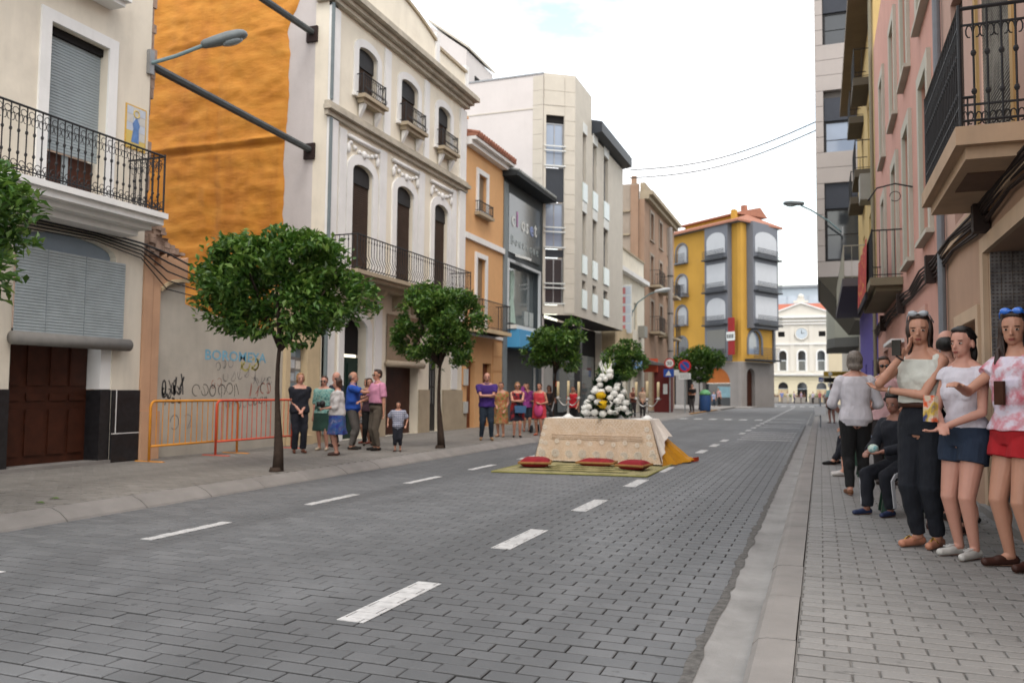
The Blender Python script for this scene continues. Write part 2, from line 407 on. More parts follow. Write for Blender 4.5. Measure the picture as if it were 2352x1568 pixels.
def lay(par, name, x0, x1, y0, y1, L_, W_, z, m, gap, nlim=300, seed=1):
    rr = np.random.default_rng(seed); cells = []
    r0_, r1_ = math.floor(y0/W_), math.ceil(y1/W_)
    for r in range(r0_, r1_):
        o = -.5*L_*(abs(r) % 2); k0 = math.floor((x0-o)/L_)
        x = o+k0*L_
        while x < x1:
            a, b = max(x, x0), min(x+L_, x1)
            if b-a > .04: cells.append(((a+b)/2, (r+.5)*W_, b-a))
            x += L_
    cells.sort(key=lambda c: c[0]**2+c[1]**2+(0 if in_view((c[0], c[1], z), 1.02) else 1e4))
    var = []
    for k in range(5):
        P, Fc = brick_geo(0, 0, L_, W_, 0, rr, gap); mbv = MB().add(P, Fc); me = mesh_of(name, mbv); me.materials.append(m); var.append(me)
    one = [c for c in cells[:nlim]]
    for i, (x, y, l) in enumerate(one):
        if abs(l-L_) < .003: inst(name, var[i % 5], par, (x, y, z+rr.normal(0, .0012)))
        else: inst(name, var[i % 5], par, (x, y, z), scale=(l/L_, 1, 1))
    V = []; Fs = []
    for x, y, l in cells[nlim:]:
        P, Fc = brick_geo(x, y, l, W_, z, rr, gap); b = len(V); V += P; Fs += [tuple(i+b for i in f) for f in Fc]
    mb = MB(); mb.v = V; mb.f = Fs
    obj(name+'s', mb, m, par, kind='stuff')
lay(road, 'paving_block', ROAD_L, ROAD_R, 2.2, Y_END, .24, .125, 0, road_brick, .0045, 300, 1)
far_road = struct('far_road', MB().box(-60, 10, Y_END, 128, -.05, 0), asphalt)
# painted dashes: the paint lies on each block, broken at the joints
def dash(x0, x1, y0, y1, L_=.24, W_=.125, gap=.004, par=road):
    mb = MB()
    if y1 > Y_END: mb.box(x0, x1, y0, y1, .001, .005)
    else:
        for r in range(math.floor(y0/W_), math.ceil(y1/W_)):
            a, b = max(y0, r*W_+gap), min(y1, (r+1)*W_-gap)
            if b-a < .01: continue
            o = -.5*L_*(abs(r) % 2); x = o+math.floor((x0-o)/L_)*L_
            while x < x1:
                c, d = max(x0, x+gap), min(x1, x+L_-gap)
                if d-c > .012: mb.box(c, d, a, b, .001, .0052)
                x += L_
    obj('lane_dash', mb, paint_w, par)
for y in [4.06, 6.36, 8.68, 11.18, 13.45, 15.75, 18.05, 20.35, 22.6]: dash(-2.54, -2.37, y, y+1.0)
for k in range(24): dash(-2.45-.0*k, -2.28, 27+k*2.4, 27+k*2.4+1.0, par=road if 27+k*2.4+1 < Y_END else far_road)
for y in [3.2, 5.55, 7.9, 10.25, 12.45, 14.8, 17.1]: dash(-5.41, -5.29, y, y+1.02)
for y in (23.9, 25.0, 26.1, 27.3, 28.6, 33.0, 35.2): dash(-2.2, -.75, y, y+.16)
mb = MB()
for y in (39.0, 44.0): mb.box(-2.3, -.7, y, y+.2, .001, .005)
for k in range(6): mb.box(-6.6+k*.72, -6.25+k*.72, 41.2, 42.4, .001, .005)
for k in range(9): mb.box(-7.4+k*.9, -6.95+k*.9, 88, 91, .001, .005)
obj('crossing_stripes', mb, paint_w, far_road)
# right side: gutter, kerb, pavement
mb = MB(); ys = np.arange(1.5, 60.1, .5)
prof = [(-.575, .004), (-.50, -.004), (-.40, -.006), (-.335, .004)]
for i in range(len(ys)-1):
    for j in range(3):
        mb.quad((prof[j][0]+random.uniform(-.006, .006)*(j == 0), ys[i], prof[j][1]), (prof[j+1][0], ys[i], prof[j+1][1]), (prof[j+1][0], ys[i+1], prof[j+1][1]), (prof[j][0], ys[i+1], prof[j][1]))
rgut = struct('gutter', mb, gutter_m)
mb = MB(); rr_ = random.Random(3); pa = [(-.615+rr_.uniform(-.02, .02), -.555+rr_.uniform(-.012, .01)) for _ in range(240)]
for i in range(239): y = 1.8+i*.14; mb.quad((pa[i][0], y, .0045), (pa[i][1], y, .0062), (pa[i+1][1], y+.14, .0062), (pa[i+1][0], y+.14, .0045))
obj('gutter_dirt', mb, mat('road_dirt', (.098, .095, .09), .95, .45, 22, bump=.5, bscale=140), rgut)
pav_r = struct('pavement', MB().box(-.12, XR+.4, .5, 100, -.05, .111), mortar_l)
def kerb(par, xa, xb, y0, y1, side, step=1.0, soft=1.0):
    prof = [(xa, -.04), (xa+side*.012*soft, .085 if soft == 1 else .02), (xa+side*.04*soft, .112 if soft == 1 else .08), (xa+side*.075*soft, .1195), (xb, .121), (xb, -.04)]
    y = y0
    me = None
    while y < y1:
        if me is None:
            mb = MB(); g = .006
            P0 = [(x, g, z) for x, z in prof]; mb.prism(P0 if side < 0 else P0[::-1], (0, step-2*g, 0)); me = mesh_of('kerb_stone', mb); me.materials.append(kerb_m)
        inst('kerb_stone', me, par, (random.uniform(-.003, .003), y, random.uniform(-.002, .002))); y += step
kerb(pav_r, -.333, -.125, 1.5, 46, 1, .9)
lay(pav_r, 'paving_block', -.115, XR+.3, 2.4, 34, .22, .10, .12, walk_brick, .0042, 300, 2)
# left side
pav_l = struct('left_pavement', MB().box(XL-1.2, -7.01, 2, 100, -.05, .111), mortar_l)
kerb(pav_l, -6.72, -7.0, 3, 62, -1, 1.0, 3.2)
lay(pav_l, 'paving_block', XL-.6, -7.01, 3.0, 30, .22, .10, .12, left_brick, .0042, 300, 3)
struct('left_pavement_far', MB().box(XL-1, -7.01, 30.0, 100, .1115, .119), mat('far_paving', (.22, .207, .192), .9, .1, 2, dirt=.3))
obj('yellow_kerb_line', MB().add([(-7.0, 47, .124), (-6.82, 47, .124), (-6.82, 60, .124), (-7.0, 60, .124)], [(0, 1, 2, 3)]), mat('yellow_paint', '#c98d36', .8, .1, 4), pav_l)
struct('right_pavement_far', MB().box(-.12, XR+.4, 34.0, 100, .1115, .119), mat('far_paving_right', (.21, .203, .195), .9, .1, 2, dirt=.3))
# ------------------------------------------------------------------ left-hand buildings
FL = Fac((XL, 0), (0, 1), (1, 0)); Z0 = .12
# ---- house with balcony and garage
b = thing('house', 'cream house at the left edge with black iron balcony above a grey garage blind', 'house', (XL, 7, Z0))
B1 = b
gar = (8.13, 9.86, Z0, 3.52, .22); fw1 = (8.53, 9.56, 3.99, 6.52)
obj('wall', wall(FL, 2.0, 10.42, Z0, 11, [gar, fw1], rev=.34), cream, b)
obj('party_wall', MB().box(XL-9, XL-.36, 10.1, 10.42, 0, 11), rubble, b)
mb = MB()                                    # ragged masonry edge at the gap
rr = np.random.default_rng(3); v = Z0+3.2
while v < 11:
    h = rr.uniform(.12, .3); w = rr.uniform(.05, .17); FL.box(mb, 10.423, 10.423+w, v, v+h-.004, -.3, -.02-rr.uniform(0, .05)); v += h
obj('broken_edge', mb, rubble, b)
surround(FL, b, *fw1, w=.17, m=white_trim, sill=False)
s = shutter(FL, b, fw1[0], fw1[1], 4.72, 6.40, -.15, grey_blind, .045)
obj('shutter_box', FL.bx(fw1[0], fw1[1], 6.40, 6.515, -.33, -.1), dark, b)
dr = obj('balcony_door', FL.bx(fw1[0], fw1[1], 3.99, 4.72, -.33, -.24), wood_dark, b)
obj('door_stile', FL.bx(9.0, 9.1, 3.99, 4.715, -.238, -.215), grey_blind, dr)
# tympanum, hanging blind and the roll at its foot
obj('tympanum', pane_arch(FL, gar[0]+.02, gar[1]-.02, 3.22, 3.51, .21, -.1), mat('blue_grey_paint', '#8593a0', .7, .06, 3, dirt=.2), b)
bl = shutter(FL, b, gar[0]-.02, gar[1]+.14, 2.02, 3.22, .06, mat('slat_grey', '#a3acaf', .7, .1, 5, dirt=.3), .042, 'garage_blind')
for u in (8.6, 9.25): obj('blind_cord', FL.bx(u, u+.008, 2.0, 3.22, .062, .068), grey_blind, bl)
mb = MB().tube([FL.p(gar[0]-.08, 1.94, .12), FL.p(gar[1]+.2, 1.94, .12)], .095, 14)
rlm = obj('blind_roll', mb, mat('grey_canvas', '#7f7d79', .9, .1, 8), b, True)
# garage doors, deep in the reveal
gd = obj('garage_door', FL.bx(gar[0], 9.66, Z0, 2.1, -.33, -.29), wood_dark, b)
for (a, c) in ((8.2, 8.52), (8.62, 8.90), (9.0, 9.28), (9.34, 9.6)):
    for (e, f) in ((.30, .95), (1.08, 1.18), (1.3, 2.0)):
        obj('door_panel', FL.bx(a, c, e, f, -.288, -.265), wood_dark, gd)
obj('door_pier', FL.bx(9.66, 9.86, 1.25, 2.2, -.33, -.02), white_trim, b)
obj('door_pier_base', FL.bx(9.66, 9.86, Z0, 1.24, -.33, .0), marble, b)
obj('doorstep', FL.bx(8.0, 9.84, Z0-.02, Z0+.05, -.28, .06), kerb_m, b)
dado = obj('dado', FL.bx(9.865, 10.415, Z0, 1.24, .002, .035), marble, b)
obj('dado_joint', FL.bx(9.865, 10.415, .56, .572, .036, .038), white_trim, dado); obj('dado_joint', FL.bx(9.93, 9.945, .572, 1.24, .036, .038), white_trim, dado)
obj('dado', FL.bx(5.0, 8.12, Z0, 1.24, .002, .035), marble, b)
# balcony: moulded slab, railing with scrolls
sl = MB()
for (v0, v1, d) in ((3.90, 3.985, .80), (3.80, 3.90, .74), (3.72, 3.80, .58), (3.62, 3.72, .40)):
    FL.box(sl, 5.6+(.8-d), 10.08-(.8-d)*.5, v0, v1, .004, d)
bal = obj('balcony', sl, white_trim, b)
rlg = railing(FL, bal, 5.7, 10.03, 3.99, 4.88, .01, .74, iron, 'ornate', .115, 'balcony_railing')
mb = MB()
for i in range(38):
    u = 5.75+i*.115
    for v in (4.79, 4.12):
        mb.tube([FL.p(u+.045*math.cos(t), v+.045*math.sin(t), .74) for t in np.linspace(0, 2*math.pi, 9)[:-1]], .006, 4, closed=True)
for i in range(6):
    for v in (4.79, 4.12): mb.tube([FL.p(10.03, v+.045*math.sin(t), .06+.115*i+.045*math.cos(t)) for t in np.linspace(0, 2*math.pi, 9)[:-1]], .006, 4, closed=True)
obj('scrollwork', mb, iron, bal, kind='stuff')
sl = MB(); FL.box(sl, 7.2, 9.62, 7.22, 7.36, .004, .38); FL.box(sl, 7.25, 9.57, 7.14, 7.22, .004, .3); obj('upper_balcony_slab', sl, white_trim, b)
# tile picture on the corner
tp = obj('tile_picture', FL.bx(9.93, 10.36, 5.09, 5.80, .001, .012), mat('tile_border', '#c9a24a', .4, .15, 14), b)
tm = [mat('tile_%s' % k, c, .3, .08, 9) for k, c in (('pale_blue', '#b9c1cc'), ('pale_grey', '#c3c2bd'), ('straw', '#cdb66a'))]
for i in range(3):
    for j in range(5):
        u = 9.955+i*.128; v = 5.115+j*.133
        obj('tile', FL.bx(u, u+.124, v, v+.129, .0125, .017), tm[2] if j == 0 or (i == 0 and j < 2) else tm[(i+j) % 2], tp)
mb = MB(); mb.prism([FL.p(10.05, 5.2, .0175), FL.p(10.21, 5.2, .0175), FL.p(10.2, 5.42, .0175), FL.p(10.22, 5.5, .0175), FL.p(10.15, 5.62, .0175), FL.p(10.07, 5.5, .0175), FL.p(10.09, 5.42, .0175)], (.003, 0, 0))
obj('painted_figure', mb, mat('tile_blue', '#5f82b4', .3, .2, 20), tp)
mb = MB().tube([FL.p(10.145+.055*math.cos(t), 5.67+.055*math.sin(t), .018) for t in np.linspace(0, 6.28, 15)[:-1]], .012, 5, closed=True); obj('halo', mb, tm[2], tp)
# downpipe of cables along the gap
mb = MB()
for k in range(5):
    z = 3.55-.06*k; mb.tube([FL.p(7.0, z+.12, .06), FL.p(9.4, z+.1+.02*k, .05), FL.p(10.3, z+.05, .07), FL.p(10.9, z-.02-.09*k, .05), FL.p(11.8, z-.25-.05*k, .08), FL.p(15.5, z+.1-.15*k, .06)], .018-.002*k, 5)
cab = obj('cable_bundle', mb, iron, None, False, FL.p(10.3, 3.4, .06), label='tangle of black cables strung across the gap between the cream house and the orange wall', category='cables')
# ---- the gap: ruined front wall
g = thing('front_wall', 'low grey rendered wall with graffiti and a peach pilaster, closing the empty plot', 'wall', (XL, 11.5, Z0))
mb = MB(); FL.box(mb, 10.425, 10.62, Z0, 3.42, -.3, .03); FL.box(mb, 10.64, 10.80, Z0, 3.3, -.3, .015); FL.box(mb, 10.425, 10.82, Z0, .9, -.3, .07)
obj('pilaster', mb, peach, g)
# arch stump above the grey infill
A = [(10.83, 2.93), (10.95, 3.03), (11.1, 3.1), (11.28, 3.135), (11.45, 3.14)]
mb = MB()
for i in range(4):
    a, c = A[i], A[i+1]; mb.hexa([FL.p(a[0], a[1], -.28), FL.p(c[0], c[1], -.28), FL.p(c[0], 3.55-.0*i, -.28), FL.p(a[0], 3.45, -.28), FL.p(a[0], a[1], -.02), FL.p(c[0], c[1], -.02), FL.p(c[0], 3.55, -.02), FL.p(a[0], 3.45, -.02)])
obj('arch_stump', mb, peach, g)
mb = MB()
for i in range(4):
    a, c = A[i], A[i+1]; mb.hexa([FL.p(a[0], a[1]-.035, -.02), FL.p(c[0], c[1]-.035, -.02), FL.p(c[0], c[1]-.035, .03), FL.p(a[0], a[1]-.035, .03), FL.p(a[0], a[1]+.02, -.02), FL.p(c[0], c[1]+.02, -.02), FL.p(c[0], c[1]+.02, .03), FL.p(a[0], a[1]+.02, .03)])
obj('arch_moulding', mb, beige_pl, g)
mb = MB(); rr = np.random.default_rng(5)
for i in range(9):
    u = 10.43+i*.115; top = 4.25-.09*i-.05*rr.uniform(0, 2); v = 3.46 if i < 3 else 3.56
    while v < top: h = rr.uniform(.06, .11); FL.box(mb, u+rr.uniform(-.01, .01), u+.113, v, min(v+h, top)-.005, -.26+rr.uniform(-.03, .03), -.03+rr.uniform(-.05, .05)); v += h
obj('broken_masonry', mb, rubble, g)
P = [(10.82, Z0), (14.32, Z0), (14.32, 2.42), (13.3, 2.50), (12.2, 2.62), (11.48, 2.74), (11.46, 3.12), (11.28, 3.11), (11.1, 3.07), (10.95, 3.0), (10.82, 2.9)]
obj('infill', MB().prism([FL.p(u, v, -.2) for u, v in P], FL.n*.12), conc, g)
# graffiti: thin painted strokes
gb = mat('spray_blue', '#74a8c0', .8, .2, 12); gk = mat('spray_black', (.06, .06, .062), .8, .3, 12); gy = mat('spray_yellow', '#b7b06a', .8, .15, 9); gr = mat('spray_red', '#a8685c', .8, .2, 9); gg = mat('spray_faint', (.23, .225, .22), .85, .2, 9)
text('graffiti', 'BOROMEYA', FL, 12.0, 1.80, -.078, .26, gb, g, .001, True, fit=1.75)
def stroke(pts, w, m):
    mb = MB(); P = [FL.p(u, v, -.0785) for u, v in pts]
    for i in range(len(P)-1):
        d = (P[i+1]-P[i]); nrm = Vector((0, -d.z, d.y)).normalized()*w
        mb.add([P[i]-nrm-d*.1, P[i+1]-nrm+d*.1, P[i+1]+nrm+d*.1, P[i]+nrm-d*.1], [(0, 1, 2, 3)])
    return mb
def tag(u, v, w, h, n, seed, lw, m):
    """a scrawled tag: n quick letter-like shapes, each of two or three strokes"""
    r_ = random.Random(seed); mb = MB()
    for i in range(n):
        x = u+w*i/n; gw = w/n*r_.uniform(.7, 1.05); y = v+r_.uniform(-.12, .12)*h+.25*h*(i/n-.5)
        for _ in range(r_.choice((2, 2, 3))):
            k = r_.random()
            if k < .5:
                a0 = r_.uniform(0, 6.28); a1 = a0+r_.uniform(2.2, 5.2)*r_.choice((-1, 1)); pts = [(x+gw*(.5+.42*math.cos(a)), y+h*(.0+.36*math.sin(a))) for a in np.linspace(a0, a1, 9)]
            else:
                p, q = (x+gw*r_.random(), y-h*r_.uniform(.2, .5)), (x+gw*r_.random(), y+h*r_.uniform(.2, .5)); pts = [(p[0]+(q[0]-p[0])*t+.08*gw*math.sin(3*t), p[1]+(q[1]-p[1])*t) for t in (0, .35, .7, 1)]
            s_ = stroke(pts, lw*r_.uniform(.6, 1.2), m); mb.add(s_.v, s_.f)
    obj('graffiti', mb, m, g, kind='stuff')
tag(11.0, 1.30, .5, .34, 4, 1, .017, gk); tag(11.0, 1.22, .46, .22, 4, 33, .015, gk); tag(11.05, 1.06, .46, .12, 3, 4, .014, gk); tag(11.7, 1.25, 1.35, .28, 6, 2, .007, gk); tag(12.5, 1.55, 1.0, .24, 5, 7, .006, gg); tag(12.3, 1.72, .5, .2, 3, 9, .006, gg)
tag(13.25, 1.28, .7, .28, 4, 3, .010, gr); tag(13.4, 1.45, .6, .2, 3, 5, .009, gg); tag(13.0, 1.76, .6, .32, 2, 6, .020, gy); tag(11.2, .70, .6, .34, 2, 8, .009, gg); tag(12.6, 1.02, .8, .22, 5, 12, .007, gg); tag(13.4, 1.05, .5, .2, 3, 21, .007, gk); tag(12.2, 1.4, .3, .2, 2, 31, .006, gr)
# strip of stone wall with poster door next to the cream house
obj('end_pier', wall(FL, 14.325, 15.56, Z0, 3.4, [(14.48, 15.08, .32, 2.26)], rev=.2), beige_pl, g)
pd = obj('poster_door', FL.bx(14.48, 15.08, .32, 2.26, -.2, -.17), alu, g)
pc = [mat('paper_%d' % i, c, .8, .15, 16) for i, c in enumerate(('#c9cfd2', '#9fb0b8', '#d8d6cf', '#7b8c96', '#b6bec4'))]
r_ = random.Random(4)
for i in range(3):
    for j in range(5):
        u = 14.5+i*.19+r_.uniform(0, .02); v = .95+j*.25+r_.uniform(0, .03); obj('poster', FL.bx(u, u+r_.uniform(.13, .17), v, v+r_.uniform(.16, .22), -.169, -.166), pc[(i*2+j) % 5], pd)
obj('door_step', FL.bx(14.4, 15.2, Z0-.01, .31, -.15, .12), beige_pl, g)
# ---- cream three-storey house with orange side wall
b = thing('townhouse', 'tall cream house with three brown-blinded arched windows per floor and orange foam-covered side wall', 'house', (XL, 19.5, Z0)); B2 = b
U0, U1 = 15.6, 23.22
TW = [(16.85, 17.75), (19.0, 19.98), (21.25, 22.12)]; MW = [(16.68, 17.63), (18.86, 19.81), (21.1, 22.02)]
ops = [(a, c, 8.3, 9.57, .16) for a, c in TW]+[(a, c, 3.98, 6.66, .2) for a, c in MW]
ops += [(16.45, 17.5, Z0, 2.98, .3), (18.5, 20.3, Z0, 3.2), (20.95, 21.82, Z0, 2.7)]
obj('wall', wall(FL, U0, U1, Z0, 10.05, ops, rev=.28), cream2, b)
for a, c in TW:
    surround(FL, b, a, c, 8.3, 9.57, .2, .16, .04, white_trim)
    w = shutter(FL, b, a, c, 8.3, 9.3, -.12, brown_blind, .05, 'window_blind')
    obj('window_head', pane_arch(FL, a+.01, c-.01, 9.1, 9.56, .155, -.08), iron, b)
    sl = MB(); FL.box(sl, a-.12, c+.12, 8.2, 8.29, .045, .30); FL.box(sl, a-.05, c+.05, 8.1, 8.2, .045, .22); bb = obj('window_balcony', sl, stonebeige, b)
    railing(FL, bb, a-.08, c+.08, 8.29, 8.78, .045, .22, iron, 'bombe', .09, 'window_railing')
    for u in (a+.02, c-.14):
        mb = MB(); mb.prism([FL.p(u, 8.1, .045), FL.p(u, 8.1, .2), FL.p(u, 7.98, .15), FL.p(u, 7.78, .045)], FL.t*.12); obj('bracket', mb, white_trim, b)
for a, c in MW:
    surround(FL, b, a, c, 3.98, 6.66, .24, .2, .045, white_trim, sill=False)
    shutter(FL, b, a, c, 4.0, 6.45, -.1, brown_blind, .05, 'window_blind')
    obj('window_head', pane_arch(FL, a+.01, c-.01, 6.2, 6.65, .195, -.07), iron, b)
    mb = MB()                                # plaster swag
    FL.box(mb, a-.26, c+.26, 7.16, 7.24, .002, .08)
    for k in range(7):
        t = k/6; u = a-.12+(c-a+.24)*t; mb.ball(FL.p(u, 7.06-.14*math.sin(math.pi*t), .03), (.05, .075, .06), 8, 5)
    mb.ball(FL.p((a+c)/2, 6.92, .05), (.06, .11, .1), 8, 6)
    for u in (a-.2, c+.2): mb.ball(FL.p(u, 6.92, .03), (.05, .07, .13), 8, 6)
    obj('plaster_swag', mb, white_trim, b, True)
# pilasters and mouldings
for u0, u1 in ((U0+.002, 15.98), (22.78, U1-.002), (18.1, 18.42), (20.36, 20.66)):
    wdt = u1-u0
    if wdt > .33:
        obj('pilaster', FL.bx(u0, u1, 3.4, 7.38, .002, .07), white_trim, b); obj('pilaster', FL.bx(u0, u1, 7.74, 9.95, .002, .07), white_trim, b)
    else: obj('pilaster_band', FL.bx(u0, u1, 7.74, 9.95, .002, .05), white_trim, b)
for u0, u1 in ((16.1, 16.4), (17.95, 18.3), (20.1, 20.45), (22.3, 22.6)): obj('pilaster_band', FL.bx(u0, u1, 4.0, 7.3, .002, .04), white_trim, b)
mb = MB(); FL.box(mb, U0-.12, U1+.06, 7.40, 7.52, .003, .10); FL.box(mb, U0-.16, U1+.1, 7.52, 7.62, .003, .2); FL.box(mb, U0-.12, U1+.06, 7.62, 7.72, .003, .12)
obj('string_course', mb, mat('weathered_moulding', '#b3ac9d', .9, .15, 3, dirt=.55), b)
mb = MB()
for v0, v1, d in ((10.05, 10.16, .14), (10.16, 10.27, .26), (10.27, 10.40, .42), (10.40, 10.47, .36)): FL.box(mb, U0-.1, U1+d*.5, v0, v1, -.3, d)
obj('cornice', mb, MATS['weathered_moulding'], b)
# parapet with curved pediment
pts = [(U0-.1, 10.47)]+[(u, 11.35+.42*(1-((u-18.25)/2.8)**2)) for u in np.linspace(15.5, 21.05, 16)]+[(21.05, 11.2), (23.2, 11.2), (23.2, 10.47)]
obj('parapet', MB().prism([FL.p(u, v, -.28) for u, v in pts], FL.n*.26), cream2, b)
cp = [(u, 11.35+.42*(1-((u-18.25)/2.8)**2)) for u in np.linspace(15.5, 21.1, 16)]; mb = MB()
for i in range(15): a, c = cp[i], cp[i+1]; mb.hexa([FL.p(a[0], a[1]+.001, -.33), FL.p(c[0], c[1]+.001, -.33), FL.p(c[0], c[1]+.001, .04), FL.p(a[0], a[1]+.001, .04), FL.p(a[0], a[1]+.09, -.33), FL.p(c[0], c[1]+.09, -.33), FL.p(c[0], c[1]+.09, .04), FL.p(a[0], a[1]+.09, .04)])
FL.box(mb, 21.3, 23.3, 11.201, 11.29, -.33, .04); obj('parapet_coping', mb, stonebeige, b)
obj('parapet_pier', FL.bx(21.06, 21.3, 10.47, 11.62, -.3, .03), white_trim, b); obj('parapet_pier', FL.bx(23.2, 23.42, 10.47, 11.45, -.3, .03), white_trim, b)
# first-floor balcony
sl = MB()
for v0, v1, d in ((3.86, 3.95, .78), (3.78, 3.86, .70), (3.68, 3.78, .5)): FL.box(sl, 15.75+(.78-d), 22.3-(.78-d), v0, v1, .005, d)
for a, c in MW:
    for u in (a-.1, c-.02): sl.prism([FL.p(u, 3.68, .005), FL.p(u, 3.68, .46), FL.p(u, 3.56, .4), FL.p(u, 3.3, .005)], FL.t*.13)
bal = obj('balcony', sl, stonebeige, b)
railing(FL, bal, 15.85, 22.2, 3.95, 4.74, .01, .70, iron, 'bombe', .125, 'balcony_railing')
# ground floor
for a, c in ((16.45, 17.5),): surround(FL, b, a, c, Z0, 2.98, .22, .3, .05, white_trim, sill=False)
dr = obj('arched_door', FL.bx(16.45, 17.5, Z0, 2.05, -.27, -.22), green_wood, b)
for u in (16.53, 17.02):
    for v0, v1 in ((.3, .9), (1.0, 1.9)): obj('door_panel', FL.bx(u, u+.4, v0, v1, -.219, -.2), green_wood, dr)
obj('fanlight', pane_arch(FL, 16.46, 17.49, 2.12, 2.97, .295, -.22), dark, b)
shutter(FL, b, 18.46, 20.34, 2.02, 3.22, .03, mat('beige_blind', '#a3917c', .8, .08, 5, dirt=.3), .035, 'shop_blind')
obj('blind_roll', MB().tube([FL.p(18.4, 1.95, .09), FL.p(20.4, 1.95, .09)], .085, 12), mat('beige_canvas', '#a89c8a', .9, .1, 8), b, True)
obj('shop_door', FL.bx(18.5, 20.3, Z0, 3.2, -.275, -.25), wood_dark, b)
dr = obj('iron_door', FL.bx(20.95, 21.82, Z0, 2.7, -.275, -.22), iron, b)
for i in range(5):
    for j in range(3): u = 21.0+i*.16; obj('grille_bar', FL.bx(u, u+.02, .9+j*.5, 1.36+j*.5, -.218, -.2), alu, dr)
obj('plinth', FL.bx(21.83, U1-.01, Z0, 1.3, .003, .05), stonebeige, b); obj('plinth', FL.bx(20.32, 20.94, Z0, 1.3, .003, .05), stonebeige, b); obj('plinth', FL.bx(17.74, 18.44, Z0, 1.3, .003, .05), stonebeige, b); obj('plinth', FL.bx(U0, 16.2, Z0, 1.2, .003, .05), stonebeige, b)
for u0, u1 in ((15.7, 16.05), (17.85, 18.2), (22.4, 22.8)): obj('pilaster_band', FL.bx(u0, u1, 1.32, 3.5, .002, .045), white_trim, b)
pp = MB().tube([FL.p(15.64, .3, .08), FL.p(15.64, 7.36, .08)], .045, 8).tube([FL.p(15.64, 7.78, .08), FL.p(15.64, 10.0, .08)], .045, 8)
obj('downpipe', pp, mat('pipe_grey', '#6f7a7d', .6, .1, 4), b)
# side wall facing the camera: grey plaster with sprayed orange foam
FS = Fac((XL, U0), (-1, 0), (0, -1))
obj('side_wall', FS.bx(.0, 14, Z0, 11.2, -.35, -.003), mat('grey_plaster_side', '#c4bfbd', .9, .07, 1.0, bump=.3, bscale=14, dirt=.25), b)
N = NT('orange_foam'); p = N.pos(); f = N.noise(N.pos(scale=(.55, 1, 1.7)), 1.8, 6, .62)
c = N.ramp(f, [(.25, srgb('#b5721e')), (.5, srgb('#c68427')), (.75, srgb('#d09438'))]); st = N.noise(N.pos(scale=(1.2, 1, .22)), 1.2, 4, .6)
c = N.mix(c, srgb('#95500f'), N.ramp(st, [(.52, 0.), (.78, .55)])); N.l(c, N.b.inputs['Base Color']); N.b.inputs['Roughness'].default_value = .75
N.bump(N.noise(N.pos(scale=(.6, 1, 1.6)), 9, 5, .6), .45, .03); foam = N.m
nx_, nz_ = 110, 150; V = []; Fq = []
for j in range(nz_+1):
    z = .3+10.6*j/nz_
    edge = 1.05+.12*mnoise.noise((0, 0, z*1.3))+.05*mnoise.noise((3, 0, z*4.1))
    edge += (-.35 if z > 9.6 else 0)*min(1, max(0, (z-9.6)/.8))+(.06 if z < 7.0 else 0)
    for i in range(nx_+1):
        u = edge+(11.5-edge)*(i/nx_)**1.15
        d = .05+.045*mnoise.noise((u*1.1, 0, z*2.6))+.03*mnoise.noise((u*3.5, 5, z*6.5))+.012*mnoise.noise((u*10, 9, z*16))
        d += .07*math.exp(-((z-7.02-.02*math.sin(u*2))/.05)**2)-.09*math.exp(-((z-6.9)/.05)**2)+.04*math.exp(-((z-9.55+.02*math.sin(u*3))/.05)**2)
        d -= .05*math.exp(-((u-3.05)/.12)**2)+.03*math.exp(-((u-4.6)/.2)**2)
        d *= min(1, i/2.0); V.append(FS.p(u, z, max(d, .003) if i else .0))
for j in range(nz_):
    for i in range(nx_): a = j*(nx_+1)+i; Fq.append((a, a+1, a+nx_+2, a+nx_+1))
mb = MB(); mb.v = V; mb.f = Fq; obj('foam_coating', mb, foam, b, True)
# steel struts across the gap
beam_m = mat('painted_steel', '#4c5254', .6, .2, 5, dirt=.2)
for y0, x0_, z0_, z1_, x1_, lab in ((10.5, -10.36, 6.62, 6.66, -10.72, 'long dark steel strut crossing the gap, lower one beneath the wall lamp'), (10.5, -10.36, 9.0, 9.36, -10.72, 'dark steel strut crossing the gap at the top of the photo, above the lamp')):
    st = thing('steel_strut', lab, 'strut', (x0_, y0, z0_), 'steel struts propping the gap')
    a, c = Vector((x0_, y0-.06, z0_)), Vector((x1_, U0-.03, z1_)); mb = MB().tube([a, c], .075, 8); obj('beam', mb, beam_m, st)
    obj('end_plate', MB().box(c.x-.14, c.x+.14, U0-.06, U0-.004, c.z-.22, c.z+.14), mat('rusty_plate', '#2e2220', .8, .2, 12), st)
